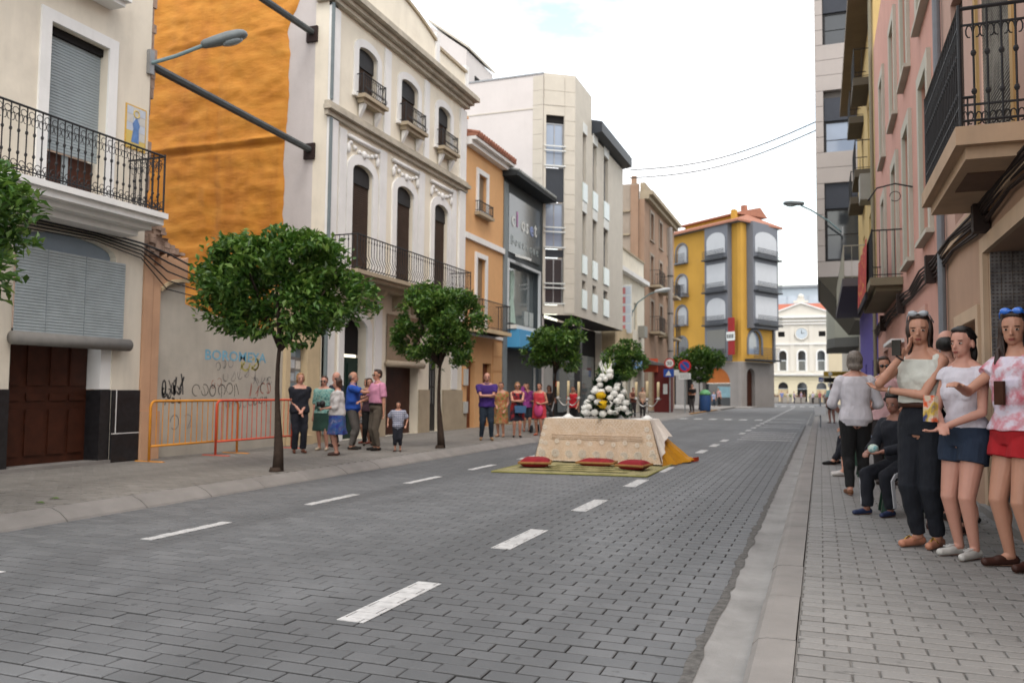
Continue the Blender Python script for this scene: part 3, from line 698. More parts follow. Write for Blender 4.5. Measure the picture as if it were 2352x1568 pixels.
# wall lamp on the corner of the balcony house
def wall_lamp(lab, base, path, head, yaw, tilt, grp='street lamps on brackets', sc=1.0, col='#6d7577'):
    t = thing('street_lamp', lab, 'street lamp', base, grp); hm = mat('lamp_grey'+col[1:], col, .5, .08, 6)
    obj('bracket_arm', MB().tube(path, .028*sc, 8), mat('lamp_arm', '#6f8589', .5, .1, 6), t); obj('wall_plate', MB().box(base[0]-.03, base[0]+.04, base[1]-.05, base[1]+.05, base[2]-.2, base[2]+.2), alu, t)
    M = Matrix.Rotation(yaw, 4, 'Z') @ Matrix.Rotation(-tilt, 4, 'Y'); M3 = M.to_3x3(); mb = MB(); secs = [(-.30, .05, .05), (-.26, .075, .07), (-.12, .10, .085), (.1, .135, .10), (.26, .13, .09), (.34, .095, .07), (.38, .04, .035)]
    n = 12; vs = []; fs = []
    for x, ry, rz in secs:
        for k in range(n):
            a = 2*math.pi*k/n; zz = math.sin(a)*rz*(1.0 if math.sin(a) > 0 else .75); vs.append(M3 @ (Vector((x, math.cos(a)*ry, zz))*sc)+Vector(head))
    for i in range(len(secs)-1):
        for k in range(n): k2 = (k+1) % n; fs.append((i*n+k, i*n+k2, (i+1)*n+k2, (i+1)*n+k))
    fs += [tuple(range(n-1, -1, -1)), tuple((len(secs)-1)*n+k for k in range(n))]; mb.add(vs, fs); h = obj('lamp_head', mb, hm, t, True)
    g_ = MB().ball(Vector(head)+M3 @ Vector((.13*sc, 0, -.055*sc)), (.17*sc, .095*sc, .055*sc), 12, 6, M3); obj('lens', g_, mat('lamp_lens', '#8d979a', .2, .1, 5, spec=.6), h, True)
wall_lamp('grey street lamp on the corner of the cream balcony house before the orange wall', (XL+.03, 10.38, 6.62), [(XL+.05, 10.38, 6.60), (-9.95, 10.62, 6.78), (-9.62, 10.85, 7.0)], (-9.40, 11.05, 7.14), R(42), R(24), sc=1.15)
# ---- narrow apricot house
b = thing('narrow_house', 'narrow apricot house with tiled eave, white window frames and one iron balcony', 'house', (XL, 25, Z0))
ops = [(24.32, 25.03, 7.08, 8.3), (24.28, 25.0, 3.3, 5.56), (23.62, 24.25, Z0, 2.22), (24.9, 25.66, Z0, 2.18)]
obj('wall', wall(FL, U1+.01, 26.62, Z0, 9.1, ops, rev=.22), orange_wall, b)
for a, c, e, f in ops[:2]:
    surround(FL, b, a, c, e, f, .16, 0, .05, white_trim); shutter(FL, b, a, c, e, f, -.1, mat('fawn_blind', '#94826b', .8, .08, 5), .05, 'window_blind')
mb = MB(); FL.box(mb, 24.05, 25.3, 6.9, 7.0, .01, .2); wb = obj('window_balcony', mb, stonebeige, b); railing(FL, wb, 24.1, 25.25, 7.0, 7.35, .01, .16, iron, 'plain', .09, 'window_railing')
mb = MB(); FL.box(mb, U1+.02, 26.6, 6.02, 6.2, .003, .09); FL.box(mb, U1+.02, 26.6, 3.02, 3.12, .003, .05); obj('string_course', mb, white_trim, b)
for v in (.95, 1.45, 1.95, 2.45): obj('rustic_block', FL.bx(25.75, 26.58, v, v+.47, .003, .025), orange_wall, b); obj('rustic_block', FL.bx(U1+.03, 23.5, v, v+.47, .003, .025), orange_wall, b)
obj('plinth', FL.bx(25.75, 26.58, Z0, .94, .003, .04), stonebeige, b); obj('plinth', FL.bx(U1+.03, 23.55, Z0, .94, .003, .04), stonebeige, b)
for a, c in ((23.62, 24.25), (24.9, 25.66)):
    dr = obj('house_door', FL.bx(a, c, Z0, 2.2, -.21, -.16), wood_brown, b)
    for v0, v1 in ((.3, .9), (1.05, 2.05)): obj('door_panel', FL.bx(a+.1, c-.1, v0, v1, -.159, -.14), wood_brown, dr)
for v0, v1 in ((1.45, 1.95), (.6, .95)): obj('letter_box', FL.bx(23.3, 23.52, v0, v1, .028, .1), mat('pale_metal', '#b8bab8', .5, .05, 4), b)
sl = MB(); FL.box(sl, 23.4, 25.9, 3.1, 3.22, .055, .62); FL.box(sl, 23.5, 25.8, 3.02+.11, 3.1, .055, .5); bal = obj('balcony', sl, beige_pl, b); railing(FL, bal, 23.45, 25.85, 3.22, 4.1, .055, .57, iron, 'plain', .11, 'balcony_railing')
mb = MB(); FL.box(mb, U1+.05, 26.75, 8.95, 9.1, .003, .22); FL.box(mb, U1+.05, 26.75, 9.1, 9.2, -.2, .36); obj('eave_moulding', mb, white_trim, b)
rf = obj('roof', MB().prism([FL.p(U1+.05, 9.205, .4), FL.p(U1+.05, 9.205, -4), FL.p(U1+.05, 10.2, -4), FL.p(U1+.05, 9.27, .4)], FL.t*3.55), terracotta, b)
for i in range(17): obj('roof_tile', MB().tube([FL.p(U1+.15+i*.205, 9.30, .44), FL.p(U1+.15+i*.205, 9.52, -.5)], .07, 8), terracotta, rf)
obj('chimney', MB().box(XL-1.6, XL-1.0, 25.0, 25.6, 9.3, 10.6), orange_wall, b); obj('chimney_cap', MB().box(XL-1.66, XL-.94, 24.94, 25.66, 10.601, 10.68), orange_wall, b)
mb = MB()
for i in range(18): mb.tube([FL.p(U1+.2+i*.12, 9.6, -.9), FL.p(U1+.2+i*.12, 10.5, -.9)], .009, 4)
mb.tube([FL.p(U1+.1, 10.5, -.9), FL.p(25.4, 10.5, -.9)], .014, 5); obj('roof_railing', mb, alu, b)
# ---- dark shop building
b = thing('shop_building', 'dark grey shop building with big display window, roof eave and pale lettering', 'shop', (XL, 28.8, Z0))
obj('wall', wall(FL, 26.63, 30.98, Z0, 8.75, [(27.05, 30.45, 3.68, 5.85), (27.05, 30.6, Z0, 2.75)], rev=.3), darkgrey, b)
obj('corner_pilaster', FL.bx(26.64, 27.0, Z0, 8.6, .003, .05), mat('mid_grey', '#7c8588', .6, .06, 2), b)
sp = obj('sign_panel', FL.bx(27.05, 30.5, 6.2, 8.3, .004, .05), glass_mat('dark_sign_panel', (.10, .115, .12), .18), b)
wl = mat('sign_white', '#d6dad8', .5, .04, 5); pk = mat('sign_pink', '#b582b0', .5, .05, 5); vb = mat('sign_violet', '#8f9fca', .5, .05, 5); ol = mat('sign_outline', '#98a2a3', .5, .05, 5)
for i, (ch, m_) in enumerate(zip('closet', (wl, pk, wl, wl, vb, wl))): text('letter', ch, FL, 27.3+i*.5, 7.18+(.05 if ch in 'lt' else 0), .052, .78, m_, sp, .02, True)
for i, ch in enumerate('Boutique'): text('letter', ch, FL, 27.25+i*.4, 6.5, .052, .5, ol, sp, .012)
surround(FL, b, 27.05, 30.45, 3.68, 5.85, .1, 0, .09, mat('pale_frame', '#c2c8cb', .4, .04, 3), sill=False)
w = obj('display_window', FL.bx(27.1, 30.4, 3.7, 5.83, -.2, -.18), glass_mat('display_glass', (.13, .16, .17), .08), b)
mb = MB(); mb.prism([FL.p(27.5, 3.75, -.17), FL.p(28.3, 3.75, -.17), FL.p(28.05, 4.6, -.17), FL.p(28.15, 5.5, -.17), FL.p(27.75, 5.6, -.17), FL.p(27.8, 4.6, -.17)], FL.n*.05); mb.ball(FL.p(27.95, 5.55, -.13), (.05, .1, .12), 8, 6)
obj('display_dress', mb, mat('pale_green_cloth', '#a8c0b6', .8, .15, 5), w)
for u in (29.3, 29.9): obj('display_board', FL.bx(u, u+.4, 3.75, 4.3, -.17, -.13), mat('pale_card', '#a9b2b3', .8, .08, 5), w)
obj('spot_lamp', MB().prism([FL.p(27.6, 6.1, .1), FL.p(28.2, 6.12, .1), FL.p(28.2, 6.0, .5), FL.p(27.6, 5.98, .5)], (0, 0, .09)), wl, b)
aw = obj('awning_sign', FL.bx(27.0, 30.75, 2.82, 3.45, .01, .5), mat('sky_blue_sign', '#4f9ccd', .6, .04, 2), b)
mb = MB().tube([FL.p(27.7, 3.26, .503), FL.p(28.3, 3.2, .503), FL.p(28.9, 3.08, .503), FL.p(29.4, 3.2, .503)], [.03, .05, .04, .02], 6); obj('sign_swoosh', mb, mat('sign_paleblue', '#b5d3e6', .6, .05, 4), aw)
obj('window_ledge', FL.bx(26.95, 30.6, 3.46, 3.6, .01, .4), wl, b)
shutter(FL, b, 27.3, 30.3, Z0, 2.75, -.15, mat('dark_shutter', '#53585a', .55, .08, 3), .06)
for u in (27.06, 30.31): shutter(FL, b, u, u+.23, Z0, 2.2, -.1, mat('light_shutter', '#b5b9b8', .5, .08, 3), .12, 'shutter_guide')
obj('shop_step', FL.bx(26.7, 30.9, Z0-.01, .2, .0, .2), stonebeige, b)
mb = MB(); mb.prism([FL.p(26.5, 8.76, .55), FL.p(26.5, 8.76, -4), FL.p(26.5, 10.1, -4), FL.p(26.5, 8.9, .55)], FL.t*4.55); obj('roof', mb, mat('slate_roof', '#2b2f31', .8, .15, 5), b)
for i in range(22): obj('roof_tile', MB().tube([FL.p(26.62+i*.205, 8.94, .58), FL.p(26.62+i*.205, 9.2, -.4)], .06, 6), mat('grey_tile', '#8d918f', .85, .15, 5), b)
# ---- modern pale apartment building with angled corner
b = thing('apartment_building', 'modern pale stone apartment building with angled corner bay overhanging the pavement', 'building', (XL, 35, Z0)); AB = b
stone_l = mat('pale_stone_cladding', '#c5c0b4', .6, .05, 2, dirt=.12); whitewall = mat('white_render', '#d3cfcd', .85, .03, 1.2, dirt=.12); blackp = mat('charcoal_panel', '#353a41', .5, .08, 3)
YB = 31.0; XB = -9.2
obj('side_wall', MB().box(-14.5, XL-.02, YB, YB+.3, Z0, 14.05), whitewall, b)
for z in (12.65, 9.1): obj('side_wall_joint', MB().box(-14.4, XL-.05, YB-.02, YB-.002, z, z+.05), stone_l, b)
obj('side_coping', MB().box(-14.5, XL-.02, YB-.03, YB+.33, 14.051, 14.12), alu, b)
obj('rear_block', MB().prism([(-13.9, 31.4, 12), (-15.6, 31.4, 12), (-15.6, 31.4, 17.0), (-13.9, 31.4, 15.7)], (0, 3.0, 0)), whitewall, b)
obj('rear_coping', MB().prism([(-13.8, 31.35, 15.75), (-15.7, 31.35, 17.2), (-15.7, 31.35, 17.3), (-13.8, 31.35, 15.85)], (0, 3.1, 0)), stone_l, b)
obj('rear_window', MB().box(-13.9, -13.87, 32.3, 33.2, 13.9, 14.9), dark, b)
# angled bay
c0, c1 = Vector((XL, YB+.02)), Vector((XB, YB+.75)); tt = (c1-c0).normalized(); FC = Fac(c0, (tt.x, tt.y), (tt.y, -tt.x)); LC = (c1-c0).length
FB = Fac((XB, 0), (0, 1), (1, 0))
rows = [(10.35, 12.35), (7.15, 9.2), (4.9, 6.35)]
wu = (.10, .86)
obj('bay_wall', wall(FC, 0, LC, 4.35, 14.1, [(wu[0], wu[1], 4.7, 12.4)], rev=.25), stone_l, b)
for v0, v1 in ((10.3, 12.1), (7.0, 8.85), (4.75, 6.6)): glazed(FC, b, wu[0], wu[1], v0, v1, -.12, alu, glass_blue if v0 > 5 else glass, 2, 1, .05, 'bay_window')
for v0, v1 in ((8.9, 10.25), (6.65, 6.95)): obj('bay_spandrel', FC.bx(wu[0], wu[1], v0, v1, -.2, -.08), blackp, b)
obj('blind_slot', FC.bx(wu[0], wu[1], 12.12, 12.4, -.24, -.1), dark, b)
for v in (10.3, 7.0, 4.75):
    mb = MB()
    for dz in (0, .62, .80): FC.box(mb, wu[0]-.06, wu[1]+.06, v+dz, v+dz+.05, .02, .06)
    obj('bay_rail', mb, wl, b)
for k, v in enumerate(np.arange(4.4, 14.0, .6)):                       # cladding panels, one by one
    for (ua, ub) in ((wu[1]+.02, LC-.005),)+(((.0+.005, wu[1]),) if v > 12.45 else ()):
        obj('cladding_panel', FC.bx(ua, ub, v, min(v+.585, 14.08), .004, .02), stone_l, b)
for v in np.arange(4.4, 14.0, .6): obj('cladding_panel', MB().box(XL-.45, XL-.02, YB-.018, YB-.003, v, min(v+.585, 14.05)), stone_l, b)
# street face
cols = [(32.9, 33.45), (34.55, 35.2), (36.5, 37.3)]
ops = [(a, c, v0, v1) for a, c in cols for v0, v1 in ((9.25, 12.1), (6.2, 8.75), (4.75, 5.9))]
obj('street_wall', wall(FB, c1.y, 34.3, 4.35, 14.1, [o for o in ops if o[0] < 34], rev=.25), stone_l, b); obj('street_wall', wall(FB, 34.302, 40.4, 4.35, 12.45, [o for o in ops if o[0] > 34], rev=.25), stone_l, b)
for a, c, v0, v1 in ops:
    glazed(FB, b, a, c, v0, v1, -.14, alu, glass, 1)
    obj('white_panel', FB.bx(a-.06, c+.06, v0-.02, v0+.75, .01, .06), mat('white_glass_panel', '#cfdcdc', .25, .03, 3), b)
    if v0 > 6: obj('lintel_panel', FB.bx(a-.05, c+.05, v1+.02, v1+.45, .006, .04), wl, b)
obj('upper_roof', MB().prism([(XB-.1, 34.3, 12.46), (XB-.1, 34.3, 13.1), (XB-3, 34.3, 13.6), (XB-3, 34.3, 12.46)], (0, 6.2, 0)), whitewall, b)
obj('eave', MB().prism([(XB+.42, 34.5, 12.6), (XB+.42, 34.5, 13.05), (XB-.4, 34.5, 13.25), (XB-.4, 34.5, 12.47)], (0, 6.1, 0)), blackp, b)
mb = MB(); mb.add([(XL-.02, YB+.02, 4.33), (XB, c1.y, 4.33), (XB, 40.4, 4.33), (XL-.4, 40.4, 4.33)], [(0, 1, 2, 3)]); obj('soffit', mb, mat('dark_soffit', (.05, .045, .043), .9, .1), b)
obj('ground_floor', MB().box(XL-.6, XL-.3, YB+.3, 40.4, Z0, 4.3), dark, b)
obj('corner_column', MB().box(-9.55, -9.3, 33.0, 33.3, Z0, 4.32), mat('dark_column', (.03, .03, .032), .5, .1), b)
obj('shop_glass', MB().box(XL-.29, XL-.26, 34, 40, .4, 3.0), glass_mat('shop_glass', (.10, .12, .125)), b)
obj('door_frame', MB().box(XL-.32, XL-.05, YB+.31, 32.6, Z0, 3.6), mat('grey_door_frame', '#9a9a98', .6, .06, 3), b)
for v in (1.5, 2.4): obj('notice_strip', MB().box(XL-.25, XL-.22, 33.3, 34.0, v, v+.22), mat('orange_notice', '#c8562a', .6, .08, 5), b)
obj('notice_board', MB().box(XL-.25, XL-.22, 33.3, 34.0, 1.75, 2.35), mat('grey_notice', '#4b5258', .6, .08, 5), b)
# ---- cream low building and beige shop front
b = thing('cream_building', 'low cream building with sloping-looking parapet and vertical sign, beside the pale apartment block', 'building', (XL, 46, Z0))
obj('wall', wall(FL, 40.45, 51.25, Z0, 7.9, [(45.6, 46.5, 5.0, 6.6), (48.2, 49.1, 5.0, 6.6), (42, 43.6, Z0, 3), (46, 48, Z0, 3.0)], rev=.2), cream2, b)
for a in (45.6, 48.2): shutter(FL, b, a, a+.9, 5.0, 6.6, -.1, mat('pale_shutter', '#b8b3a4', .8, .06, 4), .08, 'window_blind')
for a, c in ((42, 43.6), (46, 48)): obj('shop_glass', FL.bx(a, c, Z0, 3, -.19, -.16), MATS['shop_glass'], b)
mb = MB(); FL.box(mb, 40.45, 51.3, 7.9, 8.15, -.2, .35); obj('cornice', mb, white_trim, b); obj('parapet', FL.bx(40.46, 51.2, 8.15, 9.3, -.3, -.02), cream2, b); obj('parapet_coping', FL.bx(40.46, 51.2, 9.301, 9.4, -.34, .05), stonebeige, b)
obj('shop_fascia', FL.bx(40.5, 44.6, 3.35, 4.6, .01, .7), beige_pl, b)
sg = obj('shop_sign', FL.bx(40.6, 44.5, 2.5, 3.3, .01, .25), wl, b); text('letter', 'DE', FL, 42.2, 2.7, .252, .55, mat('sign_red', '#b0322c', .5, .05, 4), sg, .02, True)
obj('sign_edge', FL.bx(40.6, 44.5, 2.38, 2.495, .01, .27), MATS['sign_red'], sg)
obj('air_conditioner', FL.bx(49.4, 50.3, 4.6, 5.3, .01, .4), mat('ac_grey', '#8e8d86', .6, .06, 4), b)
obj('shop_canopy', MB().prism([FL.p(47.5, 2.9, .01), FL.p(47.5, 2.9, 1.3), FL.p(47.5, 3.05, 1.3), FL.p(47.5, 3.5, .01)], FL.t*3.4), mat('grey_canvas_canopy', '#5d5d5c', .85, .08, 4), b)
vsn = thing('vertical_sign', 'tall narrow white projecting sign with red characters on the cream building', 'shop sign', FL.p(43.2, 4.6, .5))
obj('sign_box', FL.bx(43.1, 43.25, 4.4, 7.0, .35, .95), wl, vsn)
FV = Fac((XL, 43.098), (1, 0), (0, -1))
for i, ch in enumerate('HOGAR'):
    q = obj('sign_tile', FV.bx(.38, .92, 4.45+.5*(4-i), 4.9+.5*(4-i), .001, .012), mat('sign_tile_blue', '#b9c6d4', .5, .04, 4), vsn); obj('sign_mark', FV.bx(.42, .64, 4.5+.5*(4-i), 4.84+.5*(4-i), .0125, .016), mat('sign_rose', '#b8787c', .5, .1, 9), q)
# ---- brown old building
b = thing('brown_building', 'old brown stone building with iron balconies standing above the cream one', 'building', (XL, 57, Z0))
brownst = mat('brown_stone', '#a18570', .9, .16, .9, dirt=.5); greyst = mat('grey_stone_wall', '#a3978a', .9, .12, .8, dirt=.5)
cols = [(53.2, 54.2), (56.4, 57.4), (59.6, 60.6)]; flr = [(11.2, 13.0), (8.2, 10.2), (5.2, 7.2)]
obj('wall', wall(FL, 51.3, 62.6, Z0, 13.5, [(a, c, v0, v1) for a, c in cols for v0, v1 in flr]+[(52.5, 55, Z0, 3.2), (57, 61, Z0, 3.2)], rev=.25), brownst, b)
for a, c in cols:
    for v0, v1 in flr:
        shutter(FL, b, a, c, v0, v1, -.12, brown_blind if v0 > 11 else mat('brown_shutter', '#6e5847', .8, .1, 4), .08, 'window_blind'); surround(FL, b, a, c, v0, v1, .18, 0, .06, greyst)
    for v0, v1 in flr[1:]:
        mb = MB(); FL.box(mb, a-.5, c+.5, v0-.15, v0, .07, .75); bal = obj('balcony', mb, stonebeige, b); railing(FL, bal, a-.45, c+.45, v0, v0+.95, .07, .7, iron, 'plain', .14, 'balcony_railing')
mb = MB(); FL.box(mb, 51.3, 62.7, 13.5, 13.75, -.3, .3); FL.box(mb, 51.3, 62.7, 13.75, 14.0, -.3, .55); FL.box(mb, 51.5, 62.5, 14.0, 14.6, -.3, .0); obj('cornice', mb, stonebeige, b)
obj('side_wall', MB().box(-16, XL-.36, 51.25, 51.55, Z0, 14.5), greyst, b)
for z in (12.7, 11.2, 9.7): obj('side_ledge', MB().box(-14, XL-.9, 51.1, 51.248, z, z+.1), stonebeige, b)
obj('quoins', MB().box(XL-.85, XL-.36, 51.12, 51.248, 4, 14.4), brownst, b)
obj('chimney', MB().box(XL-.9, XL-.6, 51.6, 51.9, 14.6, 15.1), brownst, b)
obj('shop_front', FL.bx(57.0, 61, Z0, 3.1, -.24, -.2), mat('maroon_front', '#5c1f1d', .6, .1, 3), b); obj('shop_front', FL.bx(52.5, 55, Z0, 3.1, -.24, -.2), mat('cream_front', '#b2a48c', .7, .08, 3), b)
kp = thing('newspaper_kiosk', 'dark red kiosk panel standing by the brown building with orange sign on top', 'kiosk', (-8.9, 50, Z0))
obj('body', MB().box(-9.3, -8.4, 49.2, 50.6, Z0, 2.9), MATS['maroon_front'], kp); obj('notice', MB().box(-8.75, -8.5, 49.18, 49.198, 1.2, 1.8), wl, kp); obj('top_sign', MB().box(-9.9, -9.05, 49.0, 49.15, 2.5, 3.3), mat('orange_sign', '#c3563c', .6, .08, 4), kp)
# ------------------------------------------------------------------ yellow corner building at the far left
b = thing('corner_building', 'yellow five-storey corner building with grey bays, white blinds and a tiled roof', 'building', (-6.75, 78, 0))
yel = mat('ochre_paint', '#b98f3e', .85, .05, .6, dirt=.12); bayg = mat('bay_grey', '#6d7179', .7, .05, 1, dirt=.1); bl_w = mat('white_blind', '#b9bdc2', .7, .03, 2)
cx_, cy_ = -6.75, 78.0
a1 = Vector((-.777, .629)); a2 = Vector((.454, .891))
F1 = Fac((cx_+a1.x*11, cy_+a1.y*11), (-a1.x, -a1.y), (-.629, -.777)); F2 = Fac((cx_, cy_), (a2.x, a2.y), (.891, -.454))
L1, L2 = 11.0, 5.7
flo = [4.35, 7.45, 10.55, 13.65]; top = 17.2; g0 = .1
obj('wall', wall(F1, -1, L1, 4.2, top, [(2.35, 3.85, v+.55, v+2.45, .7) for v in flo]+[(-.9, .3, v+.55, v+2.45, .6) for v in flo], rev=.3), yel, b)
obj('wall', wall(F2, 0, L2, 4.2, top, [(1.2, 3.4, 4.9, 7.1, 1.0)], rev=.3), yel, b)
grd = mat('ground_stucco', '#8a8683', .85, .06, .8, dirt=.2)
obj('ground_wall', wall(F1, -1, L1, 0, 4.19, [(.6, 2.2, g0, 3), (3.4, 4.6, g0, 3), (6.0, 9.6, g0, 3.7, 1.5)], rev=.5), grd, b); obj('ground_wall', wall(F2, 0, L2, 0, 4.19, [(.9, 2.3, g0, 3.6, .7)], rev=.4), grd, b)
obj('shop_window', F1.bx(6.0, 9.6, g0, 2.2, -.45, -.4), glass, b); obj('shop_blind', pane_arch(F1, 6.0, 9.6, 2.25, 3.7, 1.45, -.35), mat('orange_blind', '#b0642a', .7, .08, 3), b)
obj('shop_poster', F1.bx(7.6, 9.4, .9, 1.9, -.398, -.38), mat('poster_blue', '#7fa0ab', .7, .15, 4), b); obj('entrance', F2.bx(.9, 2.3, g0, 3.6, -.39, -.35), wood_dark, b)
for a, c in ((.6, 2.2), (3.4, 4.6)): obj('entrance', F1.bx(a, c, g0, 3, -.48, -.44), dark, b)
for v in flo:
    for a, c in ((2.35, 3.85), (-.9, .3)):
        w = obj('window_blind', pane_arch(F1, a, c, v+.5, v+2.45, .68, -.12), bl_w if v > 5 else glass, b); surround(F1, b, a, c, v+.55, v+2.45, .18, .7, .05, bayg, sill=False)
        mb = MB(); F1.box(mb, a-.25, c+.25, v+.42, v+.55, .06, .6); bal = obj('balcony', mb, bayg, b)
        mb = MB()
        for k in range(7): F1.box(mb, a-.22, c+.22, v+.6+k*.13, v+.64+k*.13, .52, .56)
        obj('balcony_bars', mb, iron, bal)
# long balcony on the second floor
mb = MB(); F1.box(mb, -1, 4.2, 10.75, 10.9, .06, .9); bal = obj('long_balcony', mb, bayg, b); mb = MB()
for k in range(7): F1.box(mb, -1, 4.15, 10.98+k*.14, 11.02+k*.14, .82, .86)
obj('balcony_bars', mb, iron, bal)
def bay(F, u0, u1, flo, arch, d=.55, zb=4.25):
    """grey projecting bay with white blinds"""
    bo = obj('bay', F.bx(u0, u1, zb, top-.02, .005, d), bayg, b)
    for i, v in enumerate(flo):
        hh = .75 if arch[i] else 0
        if hh: w = obj('window_blind', pane_arch(F, u0+.3, u1-.3, v+.7, v+2.75, hh, d+.035), bl_w if v > 5 else glass, bo)
        else: w = obj('window_blind', F.bx(u0+.3, u1-.3, v+.7, v+2.85, d+.002, d+.035), bl_w if v > 5 else glass, bo)
        mb = MB(); F.box(mb, u0+.05, u1-.05, v+.12, v+.26, d+.003, d+.5)
        for k in range(6): F.box(mb, u0+.1, u1-.1, v+.34+k*.13, v+.385+k*.13, d+.4, d+.44)
        obj('balcony', mb, iron if False else mat('dark_rail', '#2f3338', .5, .1, 3), bo)
bay(F1, 6.9, 9.9, flo, (False, True, False, True)); bay(F2, 1.0, L2-.3, flo[1:], (False, False, True), .7, 7.3)
obj('arched_window', pane_arch(F2, 1.2, 3.4, 4.9, 7.1, 1.0, -.2), glass_blue, b); surround(F2, b, 1.2, 3.4, 4.9, 7.1, .25, 1.0, .08, bayg, sill=False)
mb = MB(); F2.box(mb, .6, L2-.4, 4.3, 4.45, .005, 1.0)
for k in range(7): F2.box(mb, .65, L2-.45, 4.55+k*.15, 4.6+k*.15, .9, .94)
obj('balcony', mb, mat('dark_rail', '#2f3338', .5, .1, 3), b)
obj('entry_surround', F2.bx(L2-.29, L2, 4.2, top-.02, .005, .2), bayg, b)
bn = obj('hanging_sign', F1.bx(10.1, 10.8, 4.8, 8.2, .6, .75), mat('sign_dark_red', '#8c1c1e', .6, .06, 3), b); obj('sign_plate', F1.bx(9.95, 10.95, 6.1, 6.9, .751, .8), wl, bn)
mb = MB()
for k in range(4): F1.box(mb, 10.02+k*.22, 10.16+k*.22, 6.32, 6.68, .801, .806)
obj('sign_marks', mb, iron, bn)
# roof: two pitched tiers of tiles
mb = MB(); E1 = [F1.p(-1.2, top+.02, .75), F1.p(L1+.45, top+.02, .75), F2.p(L2+.3, top+.02, .9)]
back = [F1.p(-1.2, top+1.3, -3.2), F1.p(L1-2.2, top+1.3, -3.2), F2.p(L2+.3, top+1.0, -3.4)]
for i in range(2): mb.quad(E1[i], E1[i+1], back[i+1], back[i]); mb.quad(E1[i]-Vector((0, 0, .18)), E1[i+1]-Vector((0, 0, .18)), E1[i+1], E1[i])
obj('roof', mb, terracotta, b)
mb = MB(); mb.add([e-Vector((0, 0, .182)) for e in E1]+[F1.p(-1.2, top-.16, -.3), F1.p(L1, top-.16, -.3), F2.p(L2+.3, top-.16, -.3)], [(0, 1, 4, 3), (1, 2, 5, 4)]); obj('eave_soffit', mb, bayg, b)
obj('attic', F1.bx(1.2, L1-2.6, top+.4, top+1.25, -5, -2.2), yel, b); mb = MB(); mb.prism([F1.p(.8, top+1.25, -1.8), F1.p(.8, top+1.25, -6), F1.p(.8, top+2.2, -5), F1.p(.8, top+1.4, -1.8)], F1.t*8.0); obj('attic_roof', mb, terracotta, b)
obj('chimney', F1.bx(7.4, 7.9, top+1.5, top+2.5, -4.2, -3.8), terracotta, b); obj('chimney', F2.bx(1.4, 1.9, top+.3, top+1.5, -1.9, -1.5), yel, b)
# ------------------------------------------------------------------ white town hall closing the street
YT = 150.0; FT = Fac((0, YT), (1, 0), (0, -1))
b = thing('town_hall', 'white town hall with pediment, round clock and arches at the far street end', 'town hall', (-2.9, YT, 0))
tw = mat('town_hall_white', '#d6d2c8', .8, .03, .3, dirt=.08); twc = mat('town_hall_cream', '#d8cfb4', .8, .03, .3, dirt=.08)
xs = [-6.05, -2.95, .15]; 
obj('upper_wall', wall(FT, -8.2, 2.2, 4.5, 14.6, [(x-.62, x+.62, 5.2, 8.7, .62) for x in xs]+[(x-.55, x+.55, 11.1, 12.0) for x in (xs[0]-.2, xs[2]+.2)], rev=.35), tw, b)
obj('ground_wall', wall(FT, -8.2, 2.2, -.1, 4.35, [(x-.8, x+.8, -.1, 3.3, .8) for x in xs], rev=.6), twc, b)
for k in range(7):
    for (x0, x1) in ((-8.2, xs[0]-.85), (xs[0]+.85, xs[1]-.85), (xs[1]+.85, xs[2]-.85), (xs[2]+.85, 2.2)): obj('stone_course', FT.bx(x0, x1, .1+k*.6, .64+k*.6, .01, .06), twc, b)
for x in xs:
    fr = glazed(FT, b, x-.6, x+.6, 5.2, 7.0, -.25, wl, glass_mat('hall_glass', (.14, .15, .145)), 1, 1, .1); obj('fanlight', pane_arch(FT, x-.6, x+.6, 7.1, 8.68, .6, -.25), glass, fr)
    obj('arch_glass', pane_arch(FT, x-.78, x+.78, 2.2, 3.28, .78, -.4), glass, b); obj('arch_door', FT.bx(x-.78, x+.78, -.1, 2.1, -.5, -.4), dark if x == xs[1] else beige_pl, b)
    surround(FT, b, x-.62, x+.62, 5.2, 8.7, .25, .62, .12, white_trim, sill=False)
    obj('balustrade', FT.bx(x-1.0, x+1.0, 4.75, 5.15, .3, .5), tw, b)
for x in (xs[0]-.2, xs[2]+.2): obj('attic_window', FT.bx(x-.55, x+.55, 11.1, 12.0, -.34, -.3), dark, b)
for x in (-4.5, -1.4, -7.6, 1.7): obj('pilaster', FT.bx(x-.35, x+.35, 5.2, 13.0, .01, .12), tw, b)
mb = MB()
for v0, v1, d in ((4.36, 4.5, .5), (4.5, 4.7, .7), (9.7, 9.95, .2), (13.2, 13.4, .3), (13.7, 13.9, .4), (14.3, 14.6, .6)): FT.box(mb, -8.25-d*.3, 2.25+d*.3, v0, v1, .0, d)
obj('cornice', mb, white_trim, b)
obj('pediment', MB().prism([FT.p(-8.4, 14.61, .3), FT.p(2.4, 14.61, .3), FT.p(2.4, 14.9, .3), FT.p(-3, 16.9, .3), FT.p(-8.4, 14.9, .3)], FT.n*-.6), tw, b)
mb = MB()
for s in (-1, 1): mb.hexa([FT.p(-3, 16.75, .3), FT.p(-3+s*5.5, 14.75, .3), FT.p(-3+s*5.5, 14.75, .6), FT.p(-3, 16.75, .6), FT.p(-3, 17.0, .3), FT.p(-3+s*5.5, 15.0, .3), FT.p(-3+s*5.5, 15.0, .6), FT.p(-3, 17.0, .6)])
obj('pediment_moulding', mb, white_trim, b)
mb = MB(); FT.box(mb, -4.2, -1.8, 16.9, 17.3, -.3, .3); FT.box(mb, -3.6, -2.4, 17.3, 17.7, -.3, .3); mb.ball(FT.p(-3, 18.0, 0), (.5, .3, .45)); obj('acroterion', mb, tw, b)
